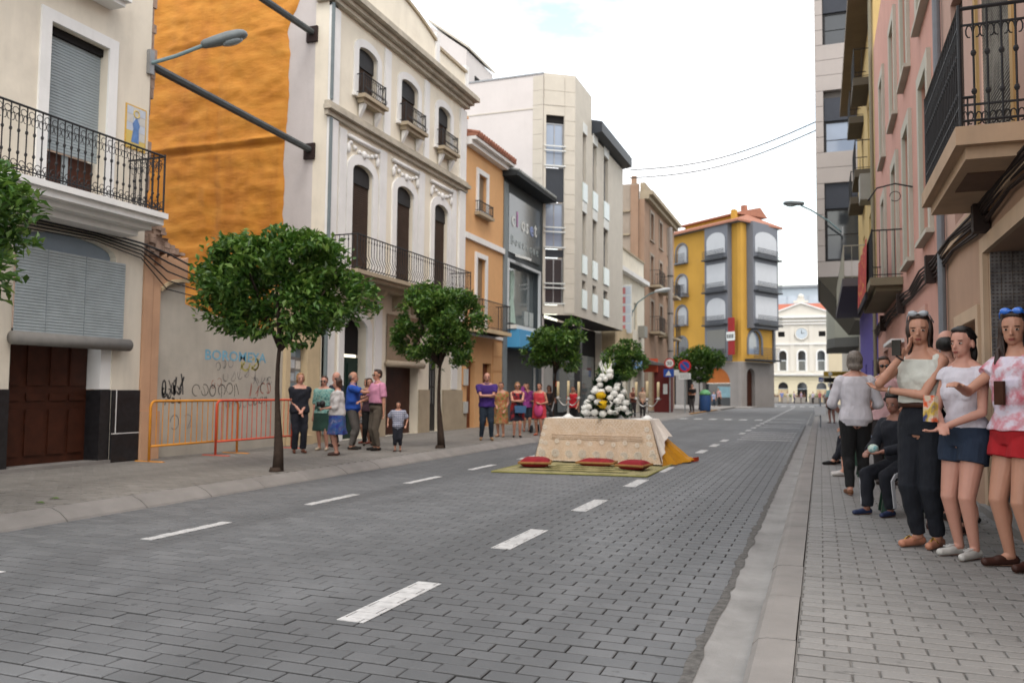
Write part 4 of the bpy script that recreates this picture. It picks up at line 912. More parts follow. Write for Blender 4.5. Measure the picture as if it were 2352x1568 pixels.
ck = obj('clock', MB().tube([FT.p(-2.95, 11.6, .02), FT.p(-2.95, 11.6, .25)], 1.0, 28), mat('clock_pale', '#b9c4cc', .5, .05, 2), b); obj('clock_ring', MB().tube([FT.p(-2.95+1.02*math.cos(t), 11.6+1.02*math.sin(t), .22) for t in np.linspace(0, 6.2832, 29)[:-1]], .1, 6, closed=True), tw, ck)
mb = MB(); FT.box(mb, -2.99, -2.91, 11.6, 12.2, .255, .28); mb.hexa([FT.p(-2.95, 11.56, .255), FT.p(-2.5, 11.7, .255), FT.p(-2.5, 11.7, .28), FT.p(-2.95, 11.56, .28), FT.p(-2.95, 11.64, .255), FT.p(-2.5, 11.78, .255), FT.p(-2.5, 11.78, .28), FT.p(-2.95, 11.64, .28)]); obj('clock_hands', mb, iron, ck)
obj('roof', MB().prism([(-9, YT+1, 15.4), (-9, YT+8, 15.4), (-9, YT+8, 17.6)], (12, 0, 0)), mat('red_roof', '#a8624c', .85, .08, .6), b)
obj('side_wing', MB().box(-20, -8.3, YT+.5, YT+10, -.1, 11.5), tw, b)
b = thing('glass_building', 'pale blue glazed office block rising behind the red roof of the town hall', 'building', (-2, YT+25, 0))
gl_p = mat('pale_cladding', '#a9b5bf', .4, .04, .4); obj('facade', MB().box(-12, 6, YT+22, YT+30, 0, 22.2), gl_p, b)
for i in range(9): obj('glass_panel', MB().box(-11.8+i*1.95, -10.0+i*1.95, YT+21.9, YT+21.99, 17.6, 20.6), glass_mat('sky_glass', (.42, .48, .55), .25), b)
obj('roof_slab', MB().box(-12.3, 6.3, YT+21.6, YT+30, 22.201, 22.7), mat('slab_grey', '#8f959b', .6, .04, 1), b); obj('roof_box', MB().box(.5, 5, YT+23, YT+28, 22.701, 24.2), gl_p, b)
b = thing('cream_side_building', 'cream rendered building right of the town hall arches, half hidden by the bus stop sign', 'building', (5, 112, 0))
FR6 = Fac((0, 112), (1, 0), (0, -1)); obj('wall', wall(FR6, 1.0, 9, -.1, 9.0, [(4.3, 5.4, 5, 7), (6.5, 7.6, 5, 7), (2.4, 3.6, .1, 2.6)], rev=.3), mat('cream_far', '#cfc3a8', .8, .04, .4, dirt=.1), b)
for a, c, e, f in ((4.3, 5.4, 5, 7), (6.5, 7.6, 5, 7), (2.4, 3.6, .1, 2.6)): obj('window', FR6.bx(a, c, e, f, -.3, -.25), glass, b)
obj('cornice', FR6.bx(.9, 9.1, 9.0, 9.4, -.4, .4), white_trim, b)

# ------------------------------------------------------------------ right-hand buildings
FR = Fac((XR, 0), (0, 1), (-1, 0))
b = thing('tan_house', 'tan house at the right edge with patterned tiles in its doorway and iron balcony', 'house', (XR, 9, Z0))
tan = mat('tan_plaster', '#ab8c76', .88, .07, 1.6, dirt=.35); tan_t = mat('tan_trim', '#bfa68c', .85, .06, 2, dirt=.25); pinkt = mat('rose_plaster', '#b8988a', .88, .06, 1.6, dirt=.25)
obj('wall', wall(FR, 3.5, 12.35, Z0, 3.28, [(5.2, 9.45, Z0, 2.72), (9.95, 11.3, .9, 2.1)], rev=.4), tan, b)
obj('upper_wall', wall(FR, 3.5, 12.35, 3.28, 10.5, [(8.08, 9.66, 3.4, 6.4), (4.5, 5.5, 3.4, 6.4), (10.6, 11.5, 3.4, 6.2)], rev=.25), pinkt, b)
surround(FR, b, 5.2, 9.45, Z0, 2.72, .16, 0, .05, tan_t, 'door_surround', False); surround(FR, b, 9.95, 11.3, .9, 2.1, .14, 0, .05, tan_t); surround(FR, b, 8.08, 9.66, 3.4, 6.4, .12, 0, .03, mat('ochre_trim', '#b08f5e', .8, .08, 3), sill=False)
obj('string_course', FR.bx(3.5, 12.34, 3.1, 3.24, .003, .09), tan_t, b)
obj('shop_window', FR.bx(9.95, 11.3, .9, 2.1, -.38, -.34), glass_mat('shop_window_r', (.2, .21, .21)), b)
# recessed doorway lined with patterned tiles: end wall faces the camera
N = NT('patterned_tile'); q = N.pos(scale=(9.1, 9.1, 9.1)); sx = N.n('ShaderNodeSeparateXYZ'); N.l(q, sx.inputs[0])
vo = N.n('ShaderNodeTexVoronoi', Scale=1.0, Randomness=0.0); N.l(N.pos(scale=(27, 27, 27)), vo.inputs['Vector'])
c = N.ramp(vo.outputs['Distance'], [(.18, srgb('#2b2423')), (.32, srgb('#6e6a6c')), (.46, srgb('#3a2a2a')), (.62, srgb('#85817f'))]); c = N.mix(c, srgb('#2d2526'), N.ramp(N.noise(N.pos(), 6, 3), [(.35, 0.), (.65, .7)])); N.l(c, N.b.inputs['Base Color']); N.b.inputs['Roughness'].default_value = .35; tile_m = N.m
rec = obj('doorway', MB().box(XR+.405, XR+1.2, 5.2, 9.44, Z0, 2.71), dark, b)
tw_ = obj('tiled_jamb', MB().box(XR+.005, XR+.40, 9.40, 9.445, Z0, 2.71), tan_t, b)
for i in range(4):
    for j in range(23):
        obj('tile', MB().box(XR+.008+i*.098, XR+.102+i*.098, 9.39, 9.3995, .24+j*.108, .344+j*.108), tile_m, tw_)
obj('doorstep', FR.bx(5.1, 9.6, Z0-.01, .19, -.38, .11), kerb_m, b)
# balcony
sl = MB()
for v0, v1, d in ((3.28, 3.43, .56), (3.18, 3.28, .48)): FR.box(sl, 7.35+(.56-d), 9.75-(.56-d), v0, v1, .004, d)
bal = obj('balcony', sl, mat('tan_slab', '#b49a80', .88, .08, 2, dirt=.35), b)
rl_ = railing(FR, bal, 7.42, 9.7, 3.43, 4.42, .01, .51, iron, 'ornate', .095, 'balcony_railing'); mb = MB(); mb.tube([FR.p(7.42, 4.28, .01), FR.p(7.42, 4.28, .51), FR.p(9.7, 4.28, .51)], .011, 5); mb.tube([FR.p(7.42, 3.62, .01), FR.p(7.42, 3.62, .51), FR.p(9.7, 3.62, .51)], .011, 5)
obj('railing_band', mb, iron, bal)
obj('soffit_patch', MB().box(XR-.40, XR-.12, 7.9, 8.6, 3.17, 3.179), mat('bare_concrete', '#6a5547', .95, .15, 4), bal)
N = NT('straw_mat'); w_ = N.n('ShaderNodeTexWave', Scale=16, Distortion=1.2); w_.bands_direction = 'Z'; N.l(N.pos(), w_.inputs['Vector']); f2 = N.noise(N.pos(scale=(1, 1, .35)), 9, 5, .7)
c = N.mix(N.ramp(w_.outputs['Fac'], [(.2, srgb('#6f6a62')), (.8, srgb('#a39e93'))]), srgb('#3b3733'), N.ramp(f2, [(.45, 0.), (.7, .85)])); N.l(c, N.b.inputs['Base Color']); N.b.inputs['Roughness'].default_value = .9; N.bump(w_.outputs['Fac'], .6, .02)
shutter(FR, b, 8.10, 9.64, 3.44, 6.4, -.03, N.m, .04, 'straw_blind')
for a, c, e, f in ((4.5, 5.5, 3.4, 6.4), (10.6, 11.5, 3.4, 6.2)): shutter(FR, b, a, c, e, f, -.1, brown_blind, .05, 'window_blind')
obj('downpipe', MB().tube([FR.p(12.25, .4, .07), FR.p(12.25, 10, .07)], .05, 8), mat('pipe_blue_grey', '#767a80', .6, .1, 4), b)
# cables slung along the right-hand fronts
mb = MB(); rr = random.Random(8)
for k in range(6):
    pts = []
    for i in range(14): y = 6.5+i*1.6; pts.append(FR.p(y, 2.98+.035*k+(.06 if i % 2 else 0)+rr.uniform(-.03, .03), .05+.012*k))
    mb.tube(pts, .016, 5)
for y in (9.2, 13.2, 18, 23): mb.box(XR-.16, XR-.02, y, y+.14, 2.9, 3.3)
obj('cable_bundle', mb, mat('old_cable', '#2d211d', .7, .3, 9), None, False, FR.p(12, 3.0, .05), label='brown bundle of cables running along the tan and pink fronts at first-floor level', category='cables')
# pink house
b = thing('pink_house', 'pink house with pale window frames and a balcony carrying a red banner', 'house', (XR, 19, Z0))
pink = mat('pink_paint', '#c49587', .88, .05, 1.4, dirt=.25); palef = mat('pale_frame_stone', '#b7b3a6', .85, .05, 2, dirt=.2)
W2 = [(13.7, 14.7), (16.5, 17.5), (19.2, 20.2), (22.6, 23.6)]
opsr = [(a, c, 3.75, 6.25) for a, c in W2]+[(a, c, 7.3, 9.4) for a, c in W2]+[(14.6, 16.0, Z0, 2.6), (18.8, 20.2, Z0, 2.3), (22.2, 23.8, Z0, 2.4)]
obj('wall', wall(FR, 12.36, 26.4, Z0, 11.6, opsr, rev=.28), pink, b)
for a, c, e, f in opsr[:8]:
    surround(FR, b, a, c, e, f, .22, 0, .06, palef); shutter(FR, b, a, c, e, f, -.16, mat('olive_blind', '#8d8a70', .8, .06, 4), .05, 'window_blind')
for a, c, e, f in opsr[8:]: surround(FR, b, a, c, e, f, .12, 0, .04, mat('pink_trim', '#c79f92', .85, .05, 2, dirt=.2), 'door_surround', False); obj('doorway', FR.bx(a, c, e, f, -.27, -.22), mat('olive_door', '#4a4a3f', .7, .1, 3), b)
obj('ledge', FR.bx(18.4, 20.6, 2.35, 2.42, .003, .25), white_trim, b)
mb = MB(); FR.box(mb, 18.4, 23.9, 3.52, 3.68, .004, .62); FR.box(mb, 18.6, 23.7, 3.42, 3.52, .004, .5); bal = obj('balcony', mb, mat('olive_slab', '#7c7460', .9, .1, 2, dirt=.4), b)
railing(FR, bal, 18.45, 23.85, 3.68, 4.66, .004, .57, iron, 'plain', .13, 'balcony_railing')
mb = MB(); mb.tube([FR.p(16.2, 5.0, .01), FR.p(16.2, 5.08, .3), FR.p(16.2, 5.02, .6), FR.p(16.2, 4.8, .75)], .015, 6); mb.tube([FR.p(16.2, 4.85, .3+.09*math.cos(t)) + Vector((0, 0, .09*math.sin(t))) for t in np.linspace(0, 5.5, 10)], .008, 5); obj('iron_bracket', mb, iron, b)
bn = thing('banner', 'red and gold cloth banner hung over the railing of the pink house balcony', 'banner', FR.p(22, 4.0, .66), None)
mb = MB(); V = []; Fq = []
for i in range(13):
    for j in range(9): u = 19.6+i*.32; V.append(FR.p(u, 4.72-j*.15, .61+.02*math.sin(i*1.7)+.004*j))
for i in range(12):
    for j in range(8): a = i*9+j; Fq.append((a, a+1, a+10, a+9))
N = NT('banner_cloth'); f = N.noise(N.pos(), 7, 4, .6); c = N.ramp(f, [(.4, srgb('#a01f22')), (.56, srgb('#b5312a')), (.62, srgb('#c98a3a'))]); N.l(c, N.b.inputs['Base Color']); N.b.inputs['Roughness'].default_value = .8
mb.v = V; mb.f = Fq; obj('cloth', mb, N.m, bn, True); mb = MB(); FR.box(mb, 19.55, 23.5, 3.36, 3.51, .615, .66); obj('dark_hem', mb, mat('black_cloth', (.02, .02, .025), .9, .1), bn)
# yellow house with purple ground floor
b = thing('yellow_house', 'yellow house with wide brown eave, small balconies and a purple ground floor', 'house', (XR, 32, Z0))
yel2 = mat('pale_yellow', '#c2a872', .85, .05, 1, dirt=.25); purple = mat('purple_paint', '#6a5fae', .85, .05, 1, dirt=.15)
ow = [(29, 30, 4.9, 7.2), (33, 34, 4.9, 7.2), (29, 30, 8.6, 10.9), (33, 34, 8.6, 10.9)]
obj('wall', wall(FR, 26.41, 38, 4.5, 13.4, ow, rev=.25), yel2, b); obj('ground_wall', wall(FR, 26.41, 38, Z0, 4.5, [(28.4, 29.6, Z0, 2.4), (33, 34, 1, 2.4)], rev=.25), purple, b)
for a, c, e, f in ow: shutter(FR, b, a, c, e, f, -.12, mat('pale_shutter2', '#a8a89c', .8, .05, 3), .06, 'window_blind')
for a, c, e, f in ((28.4, 29.6, Z0, 2.4), (33, 34, 1, 2.4)): obj('opening', FR.bx(a, c, e, f, -.24, -.2), mat('dim_grey', '#55545c', .8, .08, 3), b)
for a in (28.4, 32.4):
    for v in (8.5, 11.5):
        mb = MB(); FR.box(mb, a, a+2.2, v-.25, v, .004, .5); bal = obj('balcony', mb, mat('dim_slab', '#5c564d', .9, .08, 2), b); railing(FR, bal, a+.05, a+2.15, v, v+.95, .004, .46, iron, 'plain', .2, 'balcony_railing')
mb = MB(); FR.box(mb, 26.6, 37.8, 4.52, 4.75, .004, .95); bal = obj('balcony', mb, mat('grey_soffit', '#5d5a5c', .9, .06, 1.5), b); railing(FR, bal, 26.7, 37.7, 4.75, 5.75, .004, .9, mat('pale_rail', '#9c9a8c', .6, .08, 4), 'plain', .2, 'balcony_railing')
obj('air_conditioner', FR.bx(27.0, 27.9, 7.2, 8.0, .004, .4), MATS['ac_grey'], b)
obj('roof_eave', MB().prism([FR.p(26.42, 13.3, .68), FR.p(26.42, 13.3, -3), FR.p(26.42, 14.4, -3), FR.p(26.42, 13.55, .68)], FR.t*11.6), mat('brown_eave', '#6f6353', .9, .1, 1.5, dirt=.2), b)
obj('downpipe', MB().tube([FR.p(26.5, .4, .08), FR.p(26.5, 13.2, .08)], .055, 8), mat('pipe_olive', '#807a66', .6, .1, 4), b)
# grey modern block with overhanging bay
b = thing('modern_block', 'tall modern block clad in pale grey panels, its bay overhanging the right pavement', 'building', (.7, 42, Z0))
FM = Fac((-.06, 40), (1, 0), (0, -1)); pn = mat('grey_panel', '#a8a19d', .55, .05, .8, dirt=.1); rows4 = [(7.35, 11.2), (12.05, 14.9), (17.3, 19.9), (22.4, 25)]
win = (.36, 2.2); obj('bay_core', MB().box(-.05, 2.6, 40.35, 50, 6.5, 28), mat('core_grey', '#6d6966', .8, .05, 1), b)
vlev = [6.6+.72*k for k in range(29)]
for v in vlev:
    hit = any(r0_-.05 < v+.35 < r1_+.05 for r0_, r1_ in rows4)
    if not hit: obj('cladding_panel', FM.bx(0, 2.6, v, v+.70, -.3, 0), pn, b)
    else: obj('cladding_panel', FM.bx(0, win[0]-.03, v, v+.70, -.3, 0), pn, b)
mb = MB().box(-.075, -.062, 40.02, 50, 6.6, 27.5); obj('bay_side', mb, pn, b)
for v0, v1 in rows4:
    glazed(FM, b, win[0], win[1], v0, v0+(v1-v0)*.62, -.2, iron, glass_blue if v0 > 12 and v0 < 15 else glass, 1, 2, .09); obj('blind_box', FM.bx(win[0], win[1], v0+(v1-v0)*.62+.01, v1, -.26, -.12), mat('slate_blind', '#3c4048', .7, .06, 3), b)
obj('bay_soffit', MB().prism([(-.06, 40.0, 6.58), (2.6, 40.0, 6.58), (2.6, 40, 4.6), (1.5, 40, 4.6)], (0, 10, 0)), mat('olive_soffit', '#4e4b42', .9, .06, 1), b)
b = thing('rounded_building', 'grey building beyond the modern block with a rounded overhang above the pavement', 'building', (2.5, 62, Z0))
obj('ground_wall', MB().box(2.3, 6, 50.1, 100, Z0, 6), mat('far_grey_wall', '#a39c92', .85, .06, .8), b)
mb = MB()
for k in range(9): pass
pr = [(2.3, 56), (.9, 57), (.5, 58.4), (.45, 60), (.45, 66), (2.3, 66)]
obj('overhang', MB().prism([(x, y, 4.9) for x, y in pr], (0, 0, 3.2)), mat('greenish_render', '#9a9c90', .85, .05, .6), b); obj('overhang_band', MB().prism([(x-.02, y-.02, 4.3) for x, y in pr], (0, 0, .59)), mat('dark_band', '#5c5d5a', .8, .05, .6), b)
# ------------------------------------------------------------------ orange trees
N = NT('citrus_leaf'); g_ = N.n('ShaderNodeNewGeometry'); c = N.ramp(g_.outputs['Random Per Island'], [(0, (.020, .058, .012)), (.4, (.048, .125, .020)), (.75, (.095, .185, .032)), (1, (.18, .27, .055))])
c = N.mix(c, (.13, .20, .035), N.ramp(N.noise(N.pos(), 2.4, 3), [(.52, 0.), (.75, .6)])); N.l(c, N.b.inputs['Base Color']); N.b.inputs['Roughness'].default_value = .42; N.b.inputs['Specular IOR Level'].default_value = .4
tr = N.n('ShaderNodeBsdfTranslucent'); N.l(N.mix(c, (.12, .26, .02), .5), tr.inputs[0]); ms = N.n('ShaderNodeMixShader'); ms.inputs[0].default_value = .22
N.l(N.b.outputs[0], ms.inputs[1]); N.l(tr.outputs[0], ms.inputs[2]); N.l(ms.outputs[0], N.o.inputs['Surface']); leaf_m = N.m
bark = mat('bark', '#3b3029', .95, .3, 12, bump=.8, bscale=50)
def tree(lab, base, trunk_h, lean, crown, nleaf, leafl, seed, grp='clipped orange trees along the pavement'):
    """crown: list of lobes (cx,cy,cz,rx,ry,rz) relative to base"""
    r_ = np.random.default_rng(seed); t = thing('orange_tree', lab, 'tree', base, grp); B = Vector(base)
    top = B+Vector((lean[0], lean[1], trunk_h)); mb = MB(); pts = []
    for i in range(7):
        k = i/6; pts.append(B.lerp(top, k)+Vector((.02*math.sin(k*5+seed), .02*math.cos(k*4), 0)))
    mb.tube(pts, [.085-.035*min(1, i/3)-.004*i for i in range(7)], 10); mb.cyl((B.x, B.y), .11, B.z-.02, B.z+.06, 10, .085)
    tk = obj('trunk', mb, bark, t, True)
    for lb in crown[:6]:
        e = B+Vector(lb[:3]); m1 = top.lerp(e, .5)+Vector((0, 0, -.06)); obj('limb', MB().tube([top-Vector((0, 0, .06)), m1, e], [.034, .024, .010], 6), bark, t, True)
    w = np.array([l[3]*l[4]+l[4]*l[5]+l[3]*l[5] for l in crown]); w = w/w.sum(); V = np.zeros((nleaf*4, 3)); n = 0
    cents = np.array([l[:3] for l in crown]); rad = np.array([l[3:] for l in crown])
    while n < nleaf:
        i = r_.choice(len(crown), p=w); d = r_.normal(size=3); d /= np.linalg.norm(d); k = min(1.13, r_.uniform(.45, 1.0)**.55*(1+.10*abs(r_.normal())-.03))
        p = cents[i]+d*rad[i]*k
        if mnoise.noise((p[0]*2.6+seed, p[1]*2.6, p[2]*2.6)) < -.06 and k > .62: continue
        out_ = p-np.array((lean[0], lean[1], trunk_h+.35)); out_ /= np.linalg.norm(out_)+1e-6
        ax = out_*.7+r_.normal(size=3)*.55+np.array((0, 0, -.12)); ax /= np.linalg.norm(ax)
        sd_ = np.cross(ax, np.array((0, 0, 1.))+r_.normal(size=3)*.45); sd_ /= np.linalg.norm(sd_)+1e-9; nm = np.cross(sd_, ax)
        l = leafl*r_.uniform(.7, 1.25); wd = l*.26; P = p+np.array(base)
        V[n*4] = P-ax*l*.5; V[n*4+1] = P-ax*l*.02+sd_*wd+nm*l*.09; V[n*4+2] = P+ax*l*.5-nm*l*.10; V[n*4+3] = P-ax*l*.02-sd_*wd+nm*l*.09; n += 1
    mb = MB(); mb.v = [tuple(v) for v in V]; q = np.arange(nleaf)*4; mb.f = [f for b_ in q for f in ((b_, b_+1, b_+2), (b_, b_+2, b_+3))]
    obj('crown', mb, leaf_m, t, kind='stuff'); return t
def lobes(cx, cy, cz, rx, ry, rz, n, seed, sub=.5):
    r_ = np.random.default_rng(seed); out_ = [(cx, cy, cz, rx*.74, ry*.74, rz*.74)]
    for i in range(n):
        d = r_.normal(size=3); d /= np.linalg.norm(d); d[2] *= .9; s = r_.uniform(sub*.7, sub*1.15); out_.append((cx+d[0]*rx*(1-s*.62), cy+d[1]*ry*(1-s*.62), cz+d[2]*rz*(1-s*.62), rx*s, ry*s*1.0, rz*s))
    return out_
TX = -7.22
tree('wide-crowned orange tree in front of the graffiti wall and orange foam', (TX, 9.87, Z0), 1.78, (.02, 0), lobes(0, .1, 2.62, 1.14, 1.1, .82, 13, 11, .46)+[(.95, .2, 2.45, .5, .5, .42), (-.72, 0, 2.75, .55, .6, .5), (.42, -.2, 1.92, .30, .3, .28), (.55, -.1, 2.3, .6, .6, .4), (-.6, -.1, 2.3, .6, .6, .4), (-.5, -.2, 2.95, .6, .6, .42), (.55, -.1, 2.9, .6, .6, .42)], 13500, .113, 1)
tree('round-crowned orange tree in front of the cream house balcony', (TX, 15.25, Z0), 1.72, (-.03, 0), lobes(-.10, 0, 2.5, .86, .86, .80, 14, 22, .58), 9500, .110, 2)
tree('orange tree whose crown covers the blue shop awning', (-7.3, 22.9, Z0), 1.75, (.1, 0), lobes(.15, 0, 2.4, .9, .95, .68, 11, 13, .5)+[(.65, 0, 2.95, .3, .3, .35)], 5600, .13, 3)
tree('orange tree behind the white flower arrangement', (-7.3, 31.2, Z0), 1.7, (.05, 0), lobes(.1, 0, 2.4, .95, 1.0, .78, 11, 14, .5), 4600, .15, 4)
tree('orange tree cut off by the left edge of the photo', (TX+.05, 4.35, Z0), 1.8, (.05, 0), lobes(.08, .05, 2.48, 1.12, 1.05, .72, 12, 15, .5), 9500, .095, 5)
tree('tree beside the no-stopping sign below the yellow corner building', (-7.75, 57.5, Z0), 1.9, (.0, 0), lobes(-.1, 0, 3.15, 1.6, 1.5, 1.2, 12, 16, .5), 6000, .22, 6)
# fallen leaves on the left pavement
for k, (x, y) in enumerate(((-6.95+-.35, 6.15), (-7.45, 6.45))):
    mb = MB().add([(x-.06, y, .128), (x, y-.03, .14), (x+.07, y+.01, .13), (x, y+.035, .142)], [(0, 1, 2, 3)]); obj('fallen_leaf', mb, leaf_m, None, False, (x, y, .125), label='green fallen leaf on the left pavement, %s the kerb' % ('nearer', 'farther from')[k], category='leaf', group='fallen leaves on the left pavement')

# ------------------------------------------------------------------ crowd barriers
def barrier(lab, y0, y1, x, col, nb):
    m = mat('barrier_'+col[1:], col, .45, .15, 5, dirt=.12); t = thing('crowd_barrier', lab, 'barrier', (x, (y0+y1)/2, Z0), 'crowd barriers in front of the graffiti wall')
    h = 1.07; r_ = .10; pts = [(x, y0, Z0+.02)]+[(x, y0+r_-r_*math.cos(a), h-r_+r_*math.sin(a)) for a in np.linspace(0, math.pi/2, 5)]+[(x, y1-r_+r_*math.sin(a), h-r_+r_*math.cos(a)) for a in np.linspace(0, math.pi/2, 5)]+[(x, y1, Z0+.02)]
    obj('frame', MB().tube(pts, .021, 8), m, t, True); obj('lower_rail', MB().tube([(x, y0, Z0+.24), (x, y1, Z0+.24)], .018, 8), m, t, True)
    me = mesh_of('bar', MB().tube([(0, 0, Z0+.25), (0, 0, h-.01)], .007, 6)); me.materials.append(mat('barrier_bar_'+col[1:], col, .6, .15, 5, dirt=.35))
    for i in range(1, nb): inst('bar', me, t, (x, y0+(y1-y0)*i/nb, 0))
    for y in (y0+.02, y1-.02): obj('foot', MB().hexa([(x-.28, y-.03, Z0+.002), (x+.28, y-.03, Z0+.002), (x+.28, y+.03, Z0+.002), (x-.28, y+.03, Z0+.002), (x-.28, y-.02, Z0+.012), (x+.28, y-.02, Z0+.012), (x+.28, y+.02, Z0+.012), (x-.28, y+.02, Z0+.012)]), m, t)
barrier('yellow-orange crowd barrier standing before the graffiti wall', 10.27, 12.36, -9.9, '#cf8a2c', 16)
barrier('red-orange crowd barrier overlapping the yellow one, ending behind the tree trunk', 11.70, 13.9, -9.82, '#d0543a', 16)

# ------------------------------------------------------------------ altar in the road
tan_c = mat('altar_underskirt', '#b58c56', .9, .06, 5, obj=False); lace_w = mat('white_lace', '#d9d2c8', .95, .06, 30, bump=.5, bscale=120)
N = NT('tan_lace'); f = N.n('ShaderNodeTexVoronoi', Scale=70); N.l(N.pos(), f.inputs['Vector']); c = N.mix(srgb('#af957a'), srgb('#c6b29b'), N.ramp(f.outputs['Distance'], [(.25, 0.), (.6, 1.)])); c = N.mix(c, srgb('#d2c4b5'), N.ramp(N.noise(N.pos(), 5, 4), [(.45, 0.), (.75, .45)]))
N.l(c, N.b.inputs['Base Color']); N.b.inputs['Roughness'].default_value = .95; N.bump(f.outputs['Distance'], .6, .006); tanlace = N.m
AX0, AX1, AY0, AY1, AZ = -4.72, -2.80, 14.42, 15.25, .80
tb = thing('altar_table', 'table set up as a street altar under a long lace cloth', 'table', ((AX0+AX1)/2, (AY0+AY1)/2, 0))
obj('table_top', MB().box(AX0+.03, AX1-.03, AY0+.03, AY1-.03, AZ-.05, AZ-.012), wood_brown, tb)
for x in (AX0+.1, AX1-.1):
    for y in (AY0+.1, AY1-.1): obj('leg', MB().box(x-.03, x+.03, y-.03, y+.03, .012, AZ-.051), wood_brown, tb)
cl = thing('altar_cloth', 'tan and white lace altar cloth hanging to the ground over the table', 'tablecloth', ((AX0+AX1)/2, (AY0+AY1)/2, AZ))
def skirt(y_or_x, fixed, a0, a1, side, b0, b1, flare, z0f, n, mz, fold, axis):
    V = []; Fq = []
    for j in range(mz+1):
        k = j/mz
        for i in range(n+1):
            t = i/n; u = (a0+(a1-a0)*t)*(1-k)+(b0+(b1-b0)*t)*k; fo = fold*k*(math.sin(t*math.pi*9+.7)+.6*math.sin(t*math.pi*17+2)); zb = z0f(t); z = AZ+.004-(AZ+.004-zb)*k
            dd = fixed+side*(flare*k+fo+.004); V.append((u, dd, z) if axis == 'x' else (dd, u, z))
    for j in range(mz):
        for i in range(n): a = j*(n+1)+i; Fq.append((a, a+1, a+n+2, a+n+1))
    mb = MB(); mb.v = V; mb.f = Fq; return mb
hemf = lambda t: .035+.018*abs(math.sin(t*math.pi*14))
obj('front_panel', skirt(0, AY0, AX0, AX1, -1, AX0-.16, AX1+.215, .10, hemf, 90, 24, .012, 'x'), tanlace, cl, True)
obj('back_panel', skirt(0, AY1, AX0, AX1, 1, AX0-.15, AX1+.15, .10, hemf, 40, 8, .012, 'x'), tanlace, cl, True)
obj('left_panel', skirt(0, AX0, AY0, AY1, -1, AY0-.1, AY1+.1, .16, hemf, 40, 16, .015, 'y'), lace_w, cl, True)
obj('right_panel', skirt(0, AX1, AY0, AY1, 1, AY0-.1, AY1+.1, .22, lambda t: .03+.46*min(1, t*2.2)**1.2+.008*math.sin(t*40), 40, 16, .018, 'y'), lace_w, cl, True)
obj('cloth_top', MB().box(AX0-.004, AX1+.004, AY0-.004, AY1+.004, AZ-.006, AZ+.004), mat('white_linen', '#e3dfd8', .9, .03, 8), cl)
def fpos(u, v):   # a point on the front panel, u 0..1 across, v height
    k = (AZ-v)/(AZ-.045); return Vector(((AX0+(AX1-AX0)*u)*(1-k)+(AX0-.16+(AX1-AX0+.375)*u)*k, AY0-.10*k-.019, v))
def snow(u, v, r, n=8, w=.3):
    mb = MB(); c = fpos(u, v)
    for i in range(n):
        a = 2*math.pi*i/n; d = Vector((math.cos(a), 0, math.sin(a))); e = Vector((-math.sin(a), 0, math.cos(a))); mb.add([c+d*r*.12, c+d*r*.6+e*r*w*.5, c+d*r, c+d*r*.6-e*r*w*.5], [(0, 1, 2, 3)])
    return mb
mo = mat('lace_motif', '#d8cdbd', .95, .12, 40)
for i in range(9): obj('lace_star', snow(.05+.1125*i, .17+.015*(i % 2), .085, 12, .5), mo, cl)
for i in range(10): obj('lace_star', snow(.06+.098*i, .36+.035*(i % 2), .05, 8, .5), mo, cl)
for i in range(4): obj('lace_star', snow(.955, .25+.13*i, .055, 8, .6), mo, cl); obj('lace_star', snow(.02, .25+.13*i, .05, 8, .6), mo, cl)
mb = MB()
for v in (.445, .475, .515):
    pts = [fpos(.1+.8*k/30, v+.004*math.sin(k*.8)) for k in range(31)]; mb.tube(pts, .006, 5)
obj('lace_ribs', mb, tanlace, cl)
for i, uc in enumerate((.25, .5, .75)):
    mb = MB()
    for k in range(7):
        hw = .115*(1-k/7); v = .765-k*.032
        for s in np.linspace(-hw, hw, max(2, int(9*(1-k/7)))): c = fpos(uc+s, v); mb.add([c+Vector((-.018, 0, 0)), c+Vector((0, 0, -.011)), c+Vector((.018, 0, 0)), c+Vector((0, 0, .011))], [(0, 1, 2, 3)])
    obj('lace_triangle', mb, mo, cl, kind='stuff')
for i, uc in enumerate((.375, .625)):
    mb = MB()
    for k in range(5):
        hw = .05*(k+1)/5
        for s in np.linspace(-hw, hw, k+2): c = fpos(uc+s, .68-k*.026); mb.add([c+Vector((-.016, 0, 0)), c+Vector((0, 0, -.009)), c+Vector((.016, 0, 0)), c+Vector((0, 0, .009))], [(0, 1, 2, 3)])
    obj('lace_triangle', mb, mo, cl, kind='stuff')
mb = MB()
for i in range(46): c = fpos(i/45, .075); r_ = .03; mb.tube([c+Vector((r_*math.cos(a), 0, .5*r_*math.sin(a)-.012)) for a in np.linspace(math.pi, 2*math.pi, 6)], .006, 4)
obj('lace_fringe', mb, mo, cl, kind='stuff')
